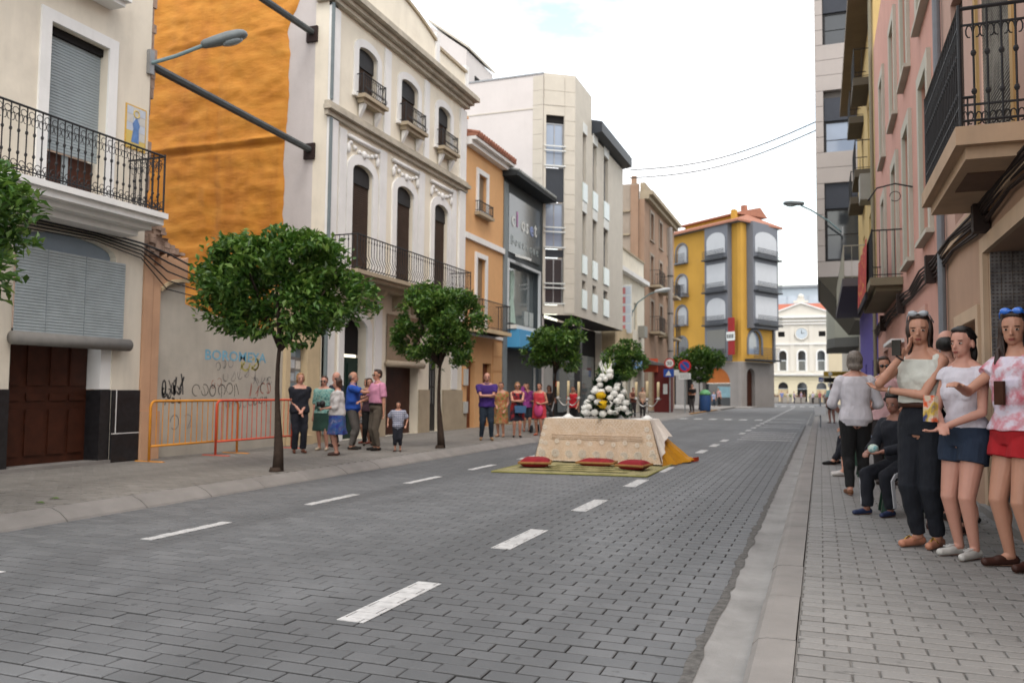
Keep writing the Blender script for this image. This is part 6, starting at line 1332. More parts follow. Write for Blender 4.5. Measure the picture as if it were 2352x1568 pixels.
def person(lab, base, H, face, near=0, sex='f', tone='tan', hair=('short', 'brown'), top=None, bottom=None, dress=None, shoes='#2a211d', hands=None, fat=1.0, turn=0, nod=0, glasses=False, headglasses=None, group=None, seat=None, feet=None, lean=0, elbow=None, cat='person', broad=1.0, arm=1.0, belt=None, collar=False, socks=None, bust=1):
    """hands: (right target, left target) in body frame, units of H; x to the person's right, y forward, z up"""
    far = near == 2; vox = (.0066, .0125, .026)[near]; u = H
    root = thing('person', lab, cat, base, group); OFF[root.name] = Vector((0, 0, 0)); root.rotation_euler = (0, 0, math.atan2(-face[0], face[1])); seed = hash(lab) % 97
    sw = .090 if sex == 'f' else .108; hipw = (.100 if sex == 'f' else .092)*broad; sw *= broad; hz = .50; lb = .5+.5*broad
    drop = 0 if seat is None else (hz-.035)-seat/H
    def T(v, hd=False):
        v = Vector(v)*1.0
        c = Vector((0, 0, .52)); q = v-c
        if lean and v.z > .5: q = Matrix.Rotation(-lean, 3, 'X') @ q
        v = c+q; v.z -= drop; return v*u
    hc = Vector((0, .012, .932))
    Mh = Matrix.Rotation(turn, 3, 'Z') @ Matrix.Rotation(nod, 3, 'X')
    def TH(v): return T(hc+Vector((0, 0, -.007))+Mh @ ((Vector(v)-hc)*1.01))
    sk = skin(tone); mb = MB()
    # torso
    tor = [(.455, .050, .045), (.475, .078, .060), (.52, hipw, .070*fat), (.56, hipw*.96, .066*fat), (.61, (.076 if sex == 'f' else .086)*fat*broad, .058*fat), (.66, (.080 if sex == 'f' else .092)*(.5+.5*fat)*broad, .060*(.4+.6*fat)), (.72, (.090 if sex == 'f' else .102)*broad, .066*lb), (.768, sw*.99, .063), (.797, sw*.87, .054), (.816, sw*.63, .046, 0, -.003), (.832, sw*.43, .039, 0, -.004), (.852, .034, .034, 0, -.004)]
    loftz(mb, tor, 20, T)
    if sex == 'f' and bust:
        for s in (-1, 1): mb.ball(T((s*.036, .040, .715)), Vector((.042, .034, .042))*u, 10, 7)
    capsule(mb, T((0, -.006, .82)), T((0, .004, .885)), .031*u, .029*u)
    # head
    Z = lambda v: TH(v)
    HS = 1.0
    def hb(c, r, n=14, m=10):
        b0 = len(mb.v); mb.ball((0, 0, 0), Vector(r), n, m)
        for i in range(b0, len(mb.v)): mb.v[i] = tuple(Z(Vector(c)+Vector(mb.v[i])))
    hb((0, .000, .945), (.044, .055, .054)); hb((0, .020, .905), (.033, .033, .038)); hb((0, .038, .881), (.016, .015, .013)); hb((0, .024, .924), (.036, .029, .034))
    if not far:
        b0 = len(mb.v); mb.add([(-.011, .050, .905), (.011, .050, .905), (0, .071, .909), (0, .057, .937), (0, .045, .90)], [(0, 2, 3), (1, 3, 2), (0, 4, 2), (1, 2, 4), (0, 3, 4), (1, 4, 3)])
        for i in range(b0, len(mb.v)): mb.v[i] = tuple(Z(mb.v[i]))
        hb((0, .064, .909), (.0075, .007, .006), 8, 6); hb((0, .043, .941), (.028, .0095, .007)); hb((0, .050, .8885), (.014, .008, .007), 8, 6); hb((0, .048, .905), (.012, .012, .02), 8, 6)
        for s in (-1, 1): hb((s*.045, -.002, .922), (.006, .012, .018), 8, 6)
    # legs
    legs = []; ft = feet or [((.052), 0.0), ((-.052), 0.01)]
    for i, s in enumerate((1, -1)):
        hip = Vector((s*.047, 0, hz-drop)); fx_, fy_ = ft[i][:2]; fz = ft[i][2] if len(ft[i]) > 2 else 0
        kn, an = ik(hip, (fx_, fy_-.012, .042+fz), .245, .225, (0.02*s, 1, 0) if seat is None else (s*.15, 1, .5)); legs.append((hip, kn, an))
        th = (1 if sex == 'm' else 1.05)*lb
        cone(mb, hip*u, kn*u, .054*u*th, .034*u); mb.ball(hip*u, .056*u*th, 12, 8); mb.ball(kn*u, .035*u, 12, 8); cone(mb, kn*u, an*u, .034*u, .019*u)
        calf = kn.lerp(an, .3)+Vector((0, -.010, 0)); mb.ball(calf*u, Vector((.030, .030, .062))*u, 10, 8); mb.ball(an*u, .020*u, 10, 7)
        heel = Vector((fx_, fy_-.030, .019+fz)); toe = Vector((fx_+s*.016, fy_+.088, .013+fz)); capsule(mb, heel*u, toe*u, .0185*u, .0125*u); capsule(mb, an*u, (heel.lerp(toe, .55)+Vector((0, 0, .006)))*u, .019*u, .015*u)
        legs[-1] += (heel, toe)
    # arms
    hands = hands or ((.135, .02, .44), (-.135, .02, .44)); arms = []
    for i, s in enumerate((1, -1)):
        sh = T((s*(sw+.003), -.004, .787))/u; tg = Vector(hands[i]); tg = Vector((tg.x, tg.y, tg.z-drop*(1 if seat is not None and len(hands[i]) < 4 else 1)))
        eh = (elbow[i] if elbow and elbow[i] else (s*.7, -1, -.25)); el, wr = ik(sh, tg, .172, .145, eh); arms.append((sh, el, wr))
        mb.ball(sh*u, .0305*u*(.4+.6*arm), 12, 8); capsule(mb, T((s*.034, -.006, .832)), sh*u+Vector((0, 0, .006*u)), .020*u, .024*u); cone(mb, sh*u, el*u, .029*u*arm, .0215*u*arm); mb.ball(el*u, .0222*u*arm, 10, 7); cone(mb, el*u, wr*u, .0230*u*arm, .0145*u); mb.ball((el.lerp(wr, .25))*u, .0240*u*arm, 10, 7)
        d = (wr-el).normalized(); side = d.cross(Vector((0, 0, 1)) if abs(d.z) < .8 else Vector((0, 1, 0))).normalized()
        if side.dot(Vector((s, 0, 0))) < 0: side = -side
        nrm = side.cross(d).normalized()
        Mx = Matrix((side, d, nrm)).transposed(); pc = wr+d*.028; mb.ball(pc*u, Vector((.0215, .032, .011))*u, 10, 8, Mx)
        mb.ball(wr*u, .0142*u, 8, 6)
        for k in range(4):
            off = (k-1.5)*.0112; ln = (.020, .024, .025, .019)[k]; b0_ = wr+d*.052+side*off; b1_ = b0_+d*ln+nrm*.006*(-1); b2_ = b1_+d*ln*.7-nrm*.012
            if near == 0: capsule(mb, b0_*u, b1_*u, .0056*u, .0052*u, 8); capsule(mb, b1_*u, b2_*u, .0052*u, .0046*u, 8)
            else: capsule(mb, b0_*u, b2_*u, .0062*u, .0054*u, 6)
        tb0 = wr+d*.018-side*s*.0*1+(-side if True else side)*.018; tb1 = tb0+(d*.8-side*.5).normalized()*.026-nrm*.006; capsule(mb, tb0*u, tb1*u, .0068*u, .0056*u, 8)
    body = rough_shape('body', mb, sk, root, vox, (3, 3, 2)[near])
    # ---- face details
    fy = .053
    def fm(name, pts_c, r, m, par=root, n=8):
        q = MB(); 
        for c, rr_ in zip(pts_c, r):
            b0 = len(q.v); q.ball((0, 0, 0), rr_, n, 6)
            for i in range(b0, len(q.v)): q.v[i] = tuple(Z(Vector(c)+Vector(q.v[i])))
        return obj(name, q, m, par, True)
    if not far:
        if not glasses:
            for s in (-1, 1):
                e = fm('eye', [(s*.0185, .0490, .927)], [(.0080, .0058, .0036)], eye_w); fm('iris', [(s*.0185, .0545, .927)], [(.0042, .0020, .0040)], eye_d, e)
                fm('eyebrow', [(s*.0195, .0510, .9395)], [(.0120, .0060, .0017)], brow_m)
        fm('lips', [(0, .0560, .8915), (0, .0555, .8868)], [(.0130, .0050, .0026), (.0110, .0050, .0030)], lip_m)
    if glasses:
        q = MB()
        for s in (-1, 1): q.ball((s*.0195, .057, .926), (.0165, .006, .012), 10, 6); q.tube([(s*.035, .052, .929), (s*.046, .0, .927)], .002, 5)
        q.tube([(-.006, .062, .929), (.006, .062, .929)], .0025, 5); q.v = [tuple(Z(v)) for v in q.v]; obj('sunglasses', q, lens_d, root, True)
    if headglasses:
        q = MB()
        for s in (-1, 1): q.ball((s*.021, .040, 1.000), (.020, .010, .013), 10, 6)
        q.tube([(-.052, -.02, .965), (-.042, .034, .992), (0, .050, 1.0), (.042, .034, .992), (.052, -.02, .965)], .0030, 5); q.v = [tuple(Z(v)) for v in q.v]; obj('sunglasses', q, mat('lens_'+headglasses[1:], headglasses, .1, .1, 9, spec=.7, obj=True), root, True)
    # ---- hair
    style, hcol = hair; hm = hairm(hcol); q = MB()
    def hs(c, r, n=14, m=9):
        b0 = len(q.v); q.ball((0, 0, 0), r, n, m)
        for i in range(b0, len(q.v)): q.v[i] = tuple(Z(Vector(c)+Vector(q.v[i])))
    if style != 'none':
        if style == 'bald':
            for s in (-1, 1): hs((s*.036, -.012, .930), (.011, .030, .026))
            hs((0, -.026, .934), (.0425, .0375, .040))
        else:
            hs((0, -.009, .9525), (.0470, .0520, .0505)); hs((0, -.020, .925), (.0425, .039, .040))
            hs((0, .020, .985), (.039, .028, .017))
            for s in (-1, 1):
                if style in ('bob', 'long', 'wavy'): hs((s*.041, .006, .93), (.013, .022, .05))
            if style == 'bob': hs((0, -.028, .895), (.048, .034, .034))
            if style == 'long':
                hs((0, -.034, .88), (.045, .022, .072)); hs((0, -.046, .81), (.040, .018, .075))
                hs((.038, -.010, .86), (.011, .018, .066)); hs((-.038, -.008, .86), (.011, .018, .066))
            if style == 'wavy': hs((.045, .004, .86), (.013, .021, .075)); hs((.052, .026, .785), (.015, .019, .075)); hs((-.044, -.004, .865), (.013, .022, .075)); hs((0, -.038, .86), (.046, .025, .085)); hs((.0, -.050, .79), (.043, .021, .075))
            if style == 'tail': hs((0, -.066, .935), (.018, .02, .02)); hs((0, -.075, .89), (.016, .016, .05))
            if style == 'curly':
                r_ = random.Random(seed)
                for _ in range(34):
                    a, b_ = r_.uniform(0, 6.28), r_.uniform(-.1, 1.3); hs((.05*math.cos(a)*math.cos(b_), -.008+.055*math.sin(a)*math.cos(b_), .955+.055*math.sin(b_)), (.016, .016, .016), 7, 5) if not (math.sin(a) > .55 and b_ < .6) else None
        rough_shape('hair', q, hm, root, max(vox, .008), 2, .0035 if near == 0 else .003, seed)
        if near == 0 and style in ('long', 'wavy', 'tail', 'bob'):
            r_ = random.Random(seed+5); q = MB(); ze = dict(long=.765, wavy=.735, tail=.925, bob=.885)[style]
            for k in range(210):
                a = r_.uniform(math.pi*.80, math.pi*2.20); ca, sa = math.cos(a), math.sin(a); o_ = r_.uniform(.97, 1.05); e_ = ze+r_.uniform(-.02, .05); ph = r_.uniform(0, 6)
                pts = [(.008*ca, .012+.012*sa, 1.002), (.030*ca*o_, .004+.034*sa*o_, .994), (.0455*ca*o_, -.009+.0515*sa*o_, .955)]
                m_ = 5 if style != 'tail' else 2
                for i in range(1, m_+1):
                    t = i/m_; z = .955+(e_-.955)*t; wv = (.006 if style == 'wavy' else .003)*math.sin(t*7+ph)
                    if style == 'tail': pts.append((.040*ca*(1-t*.5), -.012+.048*sa*(1-t*.1)-.010*t, .955-.02*t))
                    else: pts.append((.0455*ca*o_*(1-.12*t)+wv, -.010+.050*sa*o_*(1-.18*t)+(.02*t if style == 'wavy' and ca > .5 else 0), z))
                q.tube([Z(p) for p in pts], [.0034*u]*(len(pts)-1)+[.0012*u], 4)
            obj('hair_strands', q, hm, root, True, kind='stuff')
    g1 = .011/u*1.0; gi = .010
    # ---- clothes
    def torso_cloth(q, z0_, z1_, gap, hemflare=0, neck=True):
        secs = []
        for s in tor:
            if z0_-.001 <= s[0] <= z1_: secs.append((s[0], s[1]+gap, s[2]+gap, s[3] if len(s) > 3 else 0, s[4] if len(s) > 4 else 0))
        if secs and secs[0][0] > z0_+.005:
            b_ = secs[0]; secs.insert(0, (z0_, b_[1]+hemflare, b_[2]+hemflare))
        loftz(q, secs, 22, T)
        if sex == 'f' and bust and z0_ < .7 < z1_:
            for s in (-1, 1): q.ball(T((s*.032, .040, .712)), Vector((.046+gap*.5, .036+gap*.5, .052))*u, 10, 7)
    def sleeves(q, ln, gap):
        for sh, el, wr in arms:
            if ln <= 0: continue
            if ln <= 1: e = sh.lerp(el, ln); cone(q, sh*u, e*u, (.030+gap)*u, (.027+gap*1.2)*u)
            else: cone(q, sh*u, el*u, (.030+gap)*u, (.024+gap)*u); q.ball(el*u, (.0245+gap)*u, 10, 7); e = el.lerp(wr, ln-1); cone(q, el*u, e*u, (.025+gap)*u, (.018+gap)*u)
            q.ball(sh*u, (.0305+gap*.8)*u, 12, 8); q.tube([T((0, -.006, .818)), sh*u+Vector((0, 0, .004*u))], [.024*u, (.026+gap*.7)*u], 12)
    if top:
        q = MB(); z0_ = top.get('hem', .50); torso_cloth(q, z0_, top.get('neck', .828), top.get('gap', gi), top.get('flare', 0)); sleeves(q, top.get('sl', .6), top.get('gap', gi)*.9)
        if top.get('sl', .6) == 0:
            for s in (-1, 1): q.ball(T((s*sw*.86, -.004, .798)), Vector((.026, .034, .026))*u, 10, 7)
        ts = rough_shape('shirt', q, top['m'], root, vox, 3, top.get('wr', .006), seed)
        if collar: 
            qc = MB(); pts = [T((.040*math.cos(a), -.004+.042*math.sin(a), .838+.006*math.cos(2*a))) for a in np.linspace(0, 6.28, 15)[:-1]]; qc.tube(pts, .008*u, 6, closed=True); obj('collar', qc, top['m'], root, True)
    def legs_cloth(q, ln, gap, flare=0):
        for hip, kn, an, he, to in legs:
            q.ball(hip*u, (.058*lb+gap)*u, 12, 8)
            if ln <= 1: e = hip.lerp(kn, ln); cone(q, hip*u, e*u, (.056+gap)*u, (.056-.02*ln+gap*1.3+flare)*u)
            else:
                cone(q, hip*u, kn*u, (.056*lb+gap)*u, (.037*lb+gap)*u); q.ball(kn*u, (.038+gap)*u, 12, 8); e = kn.lerp(an, ln-1); cone(q, kn*u, e*u, (.037+gap)*u, (.024+gap+flare)*u); q.ball((kn.lerp(an, .3)+Vector((0, -.01, 0)))*u, Vector((.032+gap, .032+gap, .06))*u, 10, 8)
    if bottom:
        q = MB(); k = bottom.get('kind', 'trousers'); w = bottom.get('waist', .61); gp = bottom.get('gap', .006)
        if top and k != 'skirt' and top.get('hem', .5) < .56: w = min(w, top.get('hem', .5)+.035)
        if k == 'skirt':
            hz_ = bottom['hem']; fl = bottom.get('flare', .02); loftz(q, [(hz_, hipw+.012+fl, .075+fl, 0, 0, 1), (hz_+(.5-hz_)*.4, hipw+.013+fl*.7, .077+fl*.6, 0, 0, .7), (.50, hipw+.013, .079*fat, 0, 0, .2), (.56, hipw*.97+.010, .075*fat), (w, .078*fat*broad+.01, .060*fat+.008)], 44, T, bottom.get('fold', .05), 7, seed)
        else: torso_cloth(q, .47, max(w+.01, .525), gp); legs_cloth(q, bottom.get('len', 1.94), gp, bottom.get('flare', 0)); q.ball(T((0, 0, .478)), Vector((.062, .058, .034))*u, 12, 8)
        rough_shape('skirt' if k == 'skirt' else 'shorts' if k == 'shorts' else 'trousers', q, bottom['m'], root, vox, 3, .005, seed+3)
    if dress:
        q = MB(); hz_ = dress['hem']; fl = dress.get('flare', .01); loftz(q, [(hz_, hipw+.010+fl, .076*fat+fl, 0, 0, 1), ((hz_+.5)/2, hipw+.012+fl*.5, .080*fat, 0, 0, .6)]+[(s[0], s[1]+.011, s[2]+.011) for s in tor if .5 < s[0] <= dress.get('neck', .81)], 40, T, .03, 6, seed); sleeves(q, dress.get('sl', .4), .009)
        for s in (-1, 1): q.ball(T((s*.032, .042, .713)), Vector((.048, .038, .052))*u, 10, 7)
        if dress.get('sl', .4) == 0:
            for s in (-1, 1): q.ball(T((s*sw*.75, -.004, .80)), Vector((.022, .034, .024))*u, 10, 7)
        rough_shape('dress', q, dress['m'], root, vox, 3, .006, seed)
    if belt:
        q = MB(); bz = top.get('hem', .6); secs = [(bz-.020, hipw*.93+.010, .066*fat+.012), (bz+.006, hipw*.91+.010, .065*fat+.012)]; loftz(q, secs, 24, T); obj('belt', q, belt, root, True)
    if shoes:
        sm_ = mat('shoe_'+shoes[1:], shoes, .55, .15, 9, obj=True)
        for hip, kn, an, he, to in legs:
            q = MB(); capsule(q, he*u+Vector((0, 0, .006)), to*u+Vector((0, 0, .008)), .0205*u, .0165*u); mid = he.lerp(to, .45); q.ball((mid+Vector((0, 0, .012)))*u, Vector((.021, .04, .016))*u, 10, 7)
            b0 = len(q.v)
            rough_shape('shoe', q, sm_, root, max(vox*.9, .008), 2)
    return root, dict(root=root, arms=arms, legs=legs, T=T, TH=TH, u=u)
def held(name, lab, cat, mb, m, root, rotated=True, smooth=True):
    """something a person carries: a thing of its own, placed in the world from the person's frame"""
    Mr = Matrix.Rotation(root.rotation_euler.z, 4, 'Z'); b_ = root.location; mb.v = [tuple((Mr @ Vector(v))+b_) for v in mb.v]; c = sum((Vector(v) for v in mb.v), Vector())/len(mb.v); o = obj(name, mb, m, None, smooth, tuple(c)); o['label'] = lab; o['category'] = cat; return o
def facing(ax, ay): v = Vector((ax, ay)).normalized(); return (v.x, v.y)
def cam_face(b, off=0):
    v = Vector((-b[0], -b[1])).normalized(); a = R(off); return (v.x*math.cos(a)-v.y*math.sin(a), v.x*math.sin(a)+v.y*math.cos(a))
GL = 'people watching from the left pavement'; GR = 'people waiting along the right pavement'; GF = 'people at the far end of the street'
navy = cloth('navy', '#141722'); blackc = cloth('black', '#0d0d0f'); whitec = cloth('white', '#c9c6c6'); khaki = cloth('khaki', '#574f45'); greyt = cloth('grey', '#5a5653')
CLASP = ((.020, .105, .52), (-.016, .10, .53)); CROSS = ((-.05, .105, .665), (.055, .115, .655)); CE = ((1, .2, -.6), (-1, .2, -.6))
# ---- left group
b0 = (-8.93, 12.86, Z0); person('blonde woman in a navy short-sleeved top and navy trousers with hands clasped, nearest the barrier', b0, 1.47, cam_face(b0, 12), 1, 'f', 'rosy', ('bob', 'blonde'), dict(m=navy, hem=.50, sl=.62, neck=.80), dict(m=navy, flare=.012), shoes='#5a3426', hands=CLASP, broad=1.16, group=GL, fat=1.12)
b0 = (-8.91, 13.62, Z0); person('woman in a teal patterned blouse and dark green skirt wearing sunglasses', b0, 1.43, cam_face(b0, -18), 1, 'f', 'rosy', ('short', 'chestnut'), dict(m=printed('teal_print', ['#2f5a5a', '#5f9390', '#8fb0a6', '#274746'], 26), hem=.49, sl=1.0, flare=.01), dict(m=cloth('green_skirt', '#24433b'), kind='skirt', hem=.26, flare=.014, waist=.6), shoes='#b3a894', broad=1.16, group=GL, fat=1.15, glasses=True)
b0 = (-9.28, 14.62, Z0); person('balding man in dark clothes standing behind the white-bloused woman', b0, 1.53, cam_face(b0, -60), 1, 'm', 'rosy', ('bald', 'grey'), dict(m=cloth('dim_blue', '#232a38'), hem=.5), dict(m=blackc), broad=1.16, group=GL)
b0 = (-8.03, 12.70, Z0); r_, d_ = person('woman in loose white blouse and blue flowered skirt seen sideways, holding a black camera', b0, 1.38, facing(-.86, -.55), 1, 'f', 'rosy', ('bob', 'chestnut'), dict(m=whitec, hem=.47, sl=1.25, gap=.02, flare=.022, wr=.01), dict(m=printed('blue_floral', ['#1b2250', '#2b3a8c', '#2f5a86', '#4a3a78', '#7f9aa8'], 11), kind='skirt', hem=.27, flare=.05, fold=.08), shoes='#3b2620', hands=((.03, .14, .60), (-.05, .15, .60)), broad=1.16, group=GL, fat=1.3)
q = MB(); q.ball((0, .26, .90), (.075, .055, .065), 12, 8); q.tube([(0, .28, .90), (0, .36, .90)], .045, 12); held('camera', 'black camera in the hands of the woman in the white blouse', 'camera', q, mat('black_plastic', (.012, .012, .013), .5, .1), r_)
b0 = (-8.55, 14.07, Z0); person('bald man in a royal blue polo shirt and grey trousers pointing with his raised arm', b0, 1.52, facing(.85, .35), 1, 'm', 'tan', ('bald', 'grey'), dict(m=cloth('royal_blue', '#1f4aa0'), hem=.47, sl=.75, gap=.016), dict(m=greyt), shoes='#17130f', hands=((.07, .29, .74), (-.05, .20, .70)), broad=1.16, group=GL, fat=1.28, collar=True)
b0 = (-9.22, 15.75, Z0); person('woman in a black and white dress half hidden behind the man in the blue polo', b0, 1.42, cam_face(b0, -35), 1, 'f', 'tan', ('bob', 'grey'), dress=dict(m=printed('mono_print', ['#16161a', '#c9c9cc', '#2a2a30', '#a9a9ad'], 22), hem=.30, sl=.5), shoes='#8a4a3a', group=GL)
b0 = (-8.85, 15.2, Z0); person('dark-haired woman mostly hidden between the blue polo man and the white blouse', b0, 1.42, cam_face(b0, 5), 1, 'f', 'tan', ('bob', 'brown'), dict(m=cloth('plum', '#3a2530')), dict(m=blackc), group=GL)
b0 = (-8.02, 14.09, Z0); r_, d_ = person('man in pink short-sleeved shirt, sunglasses and khaki trousers standing beside the small child', b0, 1.57, facing(-.55, -.80), 1, 'm', 'tan', ('short', 'brown'), dict(m=cloth('pink_shirt', '#c98aa6'), hem=.575, sl=.8, gap=.016), dict(m=khaki), shoes='#15120f', hands=((.10, .17, .60), (-.17, -.01, .42)), broad=1.16, group=GL, fat=1.22, glasses=True, belt=blackc, collar=True)
b0 = (-7.5, 13.98, Z0); person('small child in a white checked shirt and dark cropped trousers holding a man\'s hand', b0, .95, cam_face(b0, -8), 1, 'm', 'tan', ('short', 'brown'), dict(m=printed('check', ['#c9cbd4', '#5d6684'], 9, 'plaid'), hem=.43, sl=.8, gap=.02), dict(m=navy, len=1.6, gap=.012), shoes='#4a2f2a', hands=((.20, .03, .56), (-.16, .02, .52)), group=GL, fat=1.15)
# ---- second group
b0 = (-7.39, 18.14, Z0); person('bald man in a purple polo shirt and jeans with folded arms', b0, 1.60, cam_face(b0, 4), 1, 'm', 'rosy', ('none', 'grey'), dict(m=cloth('purple_polo', '#3d2470'), hem=.49, sl=.62, gap=.014), dict(m=cloth('jeans', '#1e2b3a')), shoes='#8a6f4e', hands=CROSS, elbow=CE, broad=1.16, group=GL, feet=[(.075, 0), (-.075, .01)], collar=True)
b0 = (-7.63, 19.7, Z0); person('woman in a green and red flowered dress beside the man in purple', b0, 1.40, cam_face(b0, -20), 1, 'f', 'tan', ('short', 'chestnut'), dress=dict(m=printed('garden', ['#5c6030', '#8f8a4a', '#b04a3c', '#9a9a66', '#5a4a2a'], 13), hem=.24, sl=.4), shoes='#a8826a', hands=((.06, .09, .56), (-.10, .05, .50)), broad=1.16, group=GL, fat=1.2)
b0 = (-7.2, 19.72, Z0); r_, d_ = person('woman with sunglasses in a red and navy dress, arms folded over a blue handbag', b0, 1.40, cam_face(b0, 4), 1, 'f', 'fair', ('bob', 'blonde'), dress=dict(m=printed('red_navy', ['#141626', '#191b2c', '#a3262a', '#b02c2c'], 4.2, 'blot', (1, 1, .7)), hem=.30, sl=0), shoes='#2a2420', hands=CROSS, elbow=CE, broad=1.16, group=GL, glasses=True, fat=1.05)
q = MB(); q.hexa([(-.20, .13, .62), (.06, .13, .62), (.06, .20, .62), (-.20, .20, .62), (-.22, .13, .80), (.08, .13, .80), (.08, .20, .80), (-.22, .20, .80)]); held('handbag', 'blue handbag hanging before the woman in the red and navy dress', 'handbag', q, mat('blue_leather', '#3f6285', .5, .1, 8), r_, smooth=False)
b0 = (-7.95, 22.6, Z0); person('man in magenta T-shirt and dark shorts with a hand raised to his mouth', b0, 1.42, cam_face(b0, 8), 1, 'm', 'tan', ('short', 'black'), dict(m=cloth('magenta', '#8a3a82'), hem=.49, sl=.75, gap=.015), dict(m=cloth('slate', '#1e2530'), kind='shorts', len=.9), hands=((.02, .10, .86), (-.08, .08, .62)), group=GL, socks=True, shoes='#7a3a30')
b0 = (-6.98, 20.83, Z0); r_, d_ = person('woman in a coral red dress with a pink bag, just left of the altar', b0, 1.40, cam_face(b0, -22), 1, 'f', 'tan', ('tail', 'brown'), dress=dict(m=cloth('coral', '#c23a44'), hem=.32, sl=0, flare=.015), shoes='#a85a42', hands=((.0, .11, .62), (-.08, .11, .60)), broad=1.16, group=GL, fat=1.15)
q = MB(); q.ball((-.04, .16, .66), (.13, .06, .17), 14, 9); held('pink_bag', 'round pink bag carried by the woman in the coral dress', 'bag', q, mat('pink_plush', '#c0487a', .85, .15, 8), r_)
b0 = (-7.60, 23.6, Z0); person('long-haired woman in dark clothes behind the coral dress', b0, 1.36, cam_face(b0, -30), 1, 'f', 'tan', ('long', 'chestnut'), dict(m=cloth('smoke', '#3a3536'), sl=.4), dict(m=blackc), group=GL, hands=((.05, .1, .58), (-.08, .1, .58)))
b0 = (-7.25, 24.9, Z0); person('woman in a bright red top and black trousers behind the candles', b0, 1.34, cam_face(b0, 0), 1, 'f', 'tan', ('short', 'chestnut'), dict(m=cloth('bright_red', '#b81f2e'), sl=.5, hem=.5, gap=.014), dict(m=blackc), group=GL, fat=1.15, hands=((.10, .10, .52), (-.10, .10, .52)))
b0 = (-7.72, 26.6, Z0); person('person in a pale top bending by the shop front behind the flowers', b0, 1.32, cam_face(b0, 10), 1, 'f', 'tan', ('short', 'brown'), dict(m=cloth('pale_grey', '#a9a6a4')), dict(m=blackc), group=GL, lean=.5)
b0 = (-8.0, 37.3, Z0); person('woman in a sleeveless brown top just right of the flowers', b0, 1.40, cam_face(b0, 0), 1, 'f', 'tan', ('short', 'black'), dict(m=cloth('brown_top', '#5a2f26'), sl=0), dict(m=cloth('dk', '#2a2628')), group=GL, hands=CROSS, elbow=CE)
b0 = (-7.75, 38.2, Z0); person('man in a beige shirt with dark trousers right of the flowers', b0, 1.42, cam_face(b0, 0), 1, 'm', 'tan', ('short', 'brown'), dict(m=cloth('beige_shirt', '#b39a84')), dict(m=cloth('dk', '#2a2628')), group=GL, hands=CLASP)
# pushchair among the onlookers
t = thing('pushchair', 'black folding pushchair with round hood beside the coral dress', 'pushchair', (-7.35, 22.2, Z0)); q = MB()
x, y = -7.35, 22.2
q.tube([(x+.26*math.cos(a), y, .62+.26*math.sin(a)) for a in np.linspace(-.2, 3.3, 14)], .05, 6); obj('hood', q, mat('black_canvas', (.02, .02, .022), .8, .2, 9), t, True); q = MB(); q.hexa([(x-.22, y-.2, .5), (x+.22, y-.2, .5), (x+.22, y+.25, .5), (x-.22, y+.25, .5), (x-.22, y-.2, .66), (x+.22, y-.2, .66), (x+.22, y+.25, .8), (x-.22, y+.25, .8)]); obj('seat', q, mat('grey_canvas_seat', '#4a4a4d', .85, .15, 9), t)
for s in (-1, 1):
    obj('frame_tube', MB().tube([(x+s*.24, y+.35, 1.0), (x+s*.24, y-.25, .25)], .015, 6), alu, t)
    for yy in (-.25, .3): obj('wheel', MB().tube([(x+s*.24-.02, y+yy, .235), (x+s*.24+.02, y+yy, .235)], .11, 14), iron, t)
# ---- far figures
b0 = (-7.2, 50.2, Z0); r_, d_ = person('man in black T-shirt and dark trousers reading a paper by the no-stopping sign', b0, 1.72, cam_face(b0, -25), 1, 'm', 'tan', ('short', 'brown'), dict(m=blackc, sl=.7, hem=.48), dict(m=cloth('dim_grey', '#3a3636')), group=GF, hands=((.03, .17, .62), (-.05, .17, .62)))
q = MB(); q.hexa([(-.12, .30, 1.05), (.12, .30, 1.05), (.12, .31, 1.05), (-.12, .31, 1.05), (-.12, .38, 1.2), (.12, .38, 1.2), (.12, .39, 1.2), (-.12, .39, 1.2)]); held('paper', 'brown folder held by the man in black by the no-stopping sign', 'folder', q, mat('brown_card', '#7a5038', .8, .1, 9), r_, smooth=False)
b0 = (-8.35, 70.6, Z0); person('child in a pale blue top standing by the yellow building shop window', b0, 1.3, cam_face(b0, 20), 2, 'f', 'tan', ('short', 'brown'), dict(m=cloth('pale_blue', '#8f9cba')), dict(m=cloth('jeans', '#1e2b3a')), shoes='#b8b8bc', group=GF)
b0 = (-8.5, 76.2, Z0); person('person in a red and white top before the yellow building shop window', b0, 1.66, cam_face(b0, -40), 2, 'f', 'tan', ('short', 'brown'), dict(m=printed('redwhite', ['#9c2a30', '#c9c2c0'], 5)), dict(m=blackc), group=GF, lean=.25)
far_specs = [((-6.35, 96.5, 0), 'person in white top and pale jeans at the corner by the arched door', '#c4bec8', '#7c8ba3', 1.8), ((-5.45, 97.5, 0), 'person in a white T-shirt seen from behind at the corner', '#cfd0dc', '#23252c', 1.8), ((-4.85, 116, 0), 'person in a blue shirt among the planters', '#6f7fae', '#8d857c', 1.7), ((-4.1, 115.5, 0), 'person in a pale green top among the planters', '#b8b5a4', '#b0a898', 1.6), ((-3.3, 115.6, 0), 'person in a violet top leaning on a planter', '#8d86a0', '#3a3a52', 1.62), ((-2.4, 115.8, 0), 'person in a mauve top turned aside among the planters', '#b3a3bb', '#6e6460', 1.65), ((-.95, 116, 0), 'person in a lilac shirt before the dark archway', '#c0bccb', '#2a2626', 1.62), ((-.1, 115.8, 0), 'person in a coral pink top at the right end of the planters', '#b5646a', '#4a4440', 1.68), ((.55, 115.9, 0), 'person in a grey top at the right end of the planters', '#8b8890', '#55504c', 1.6)]
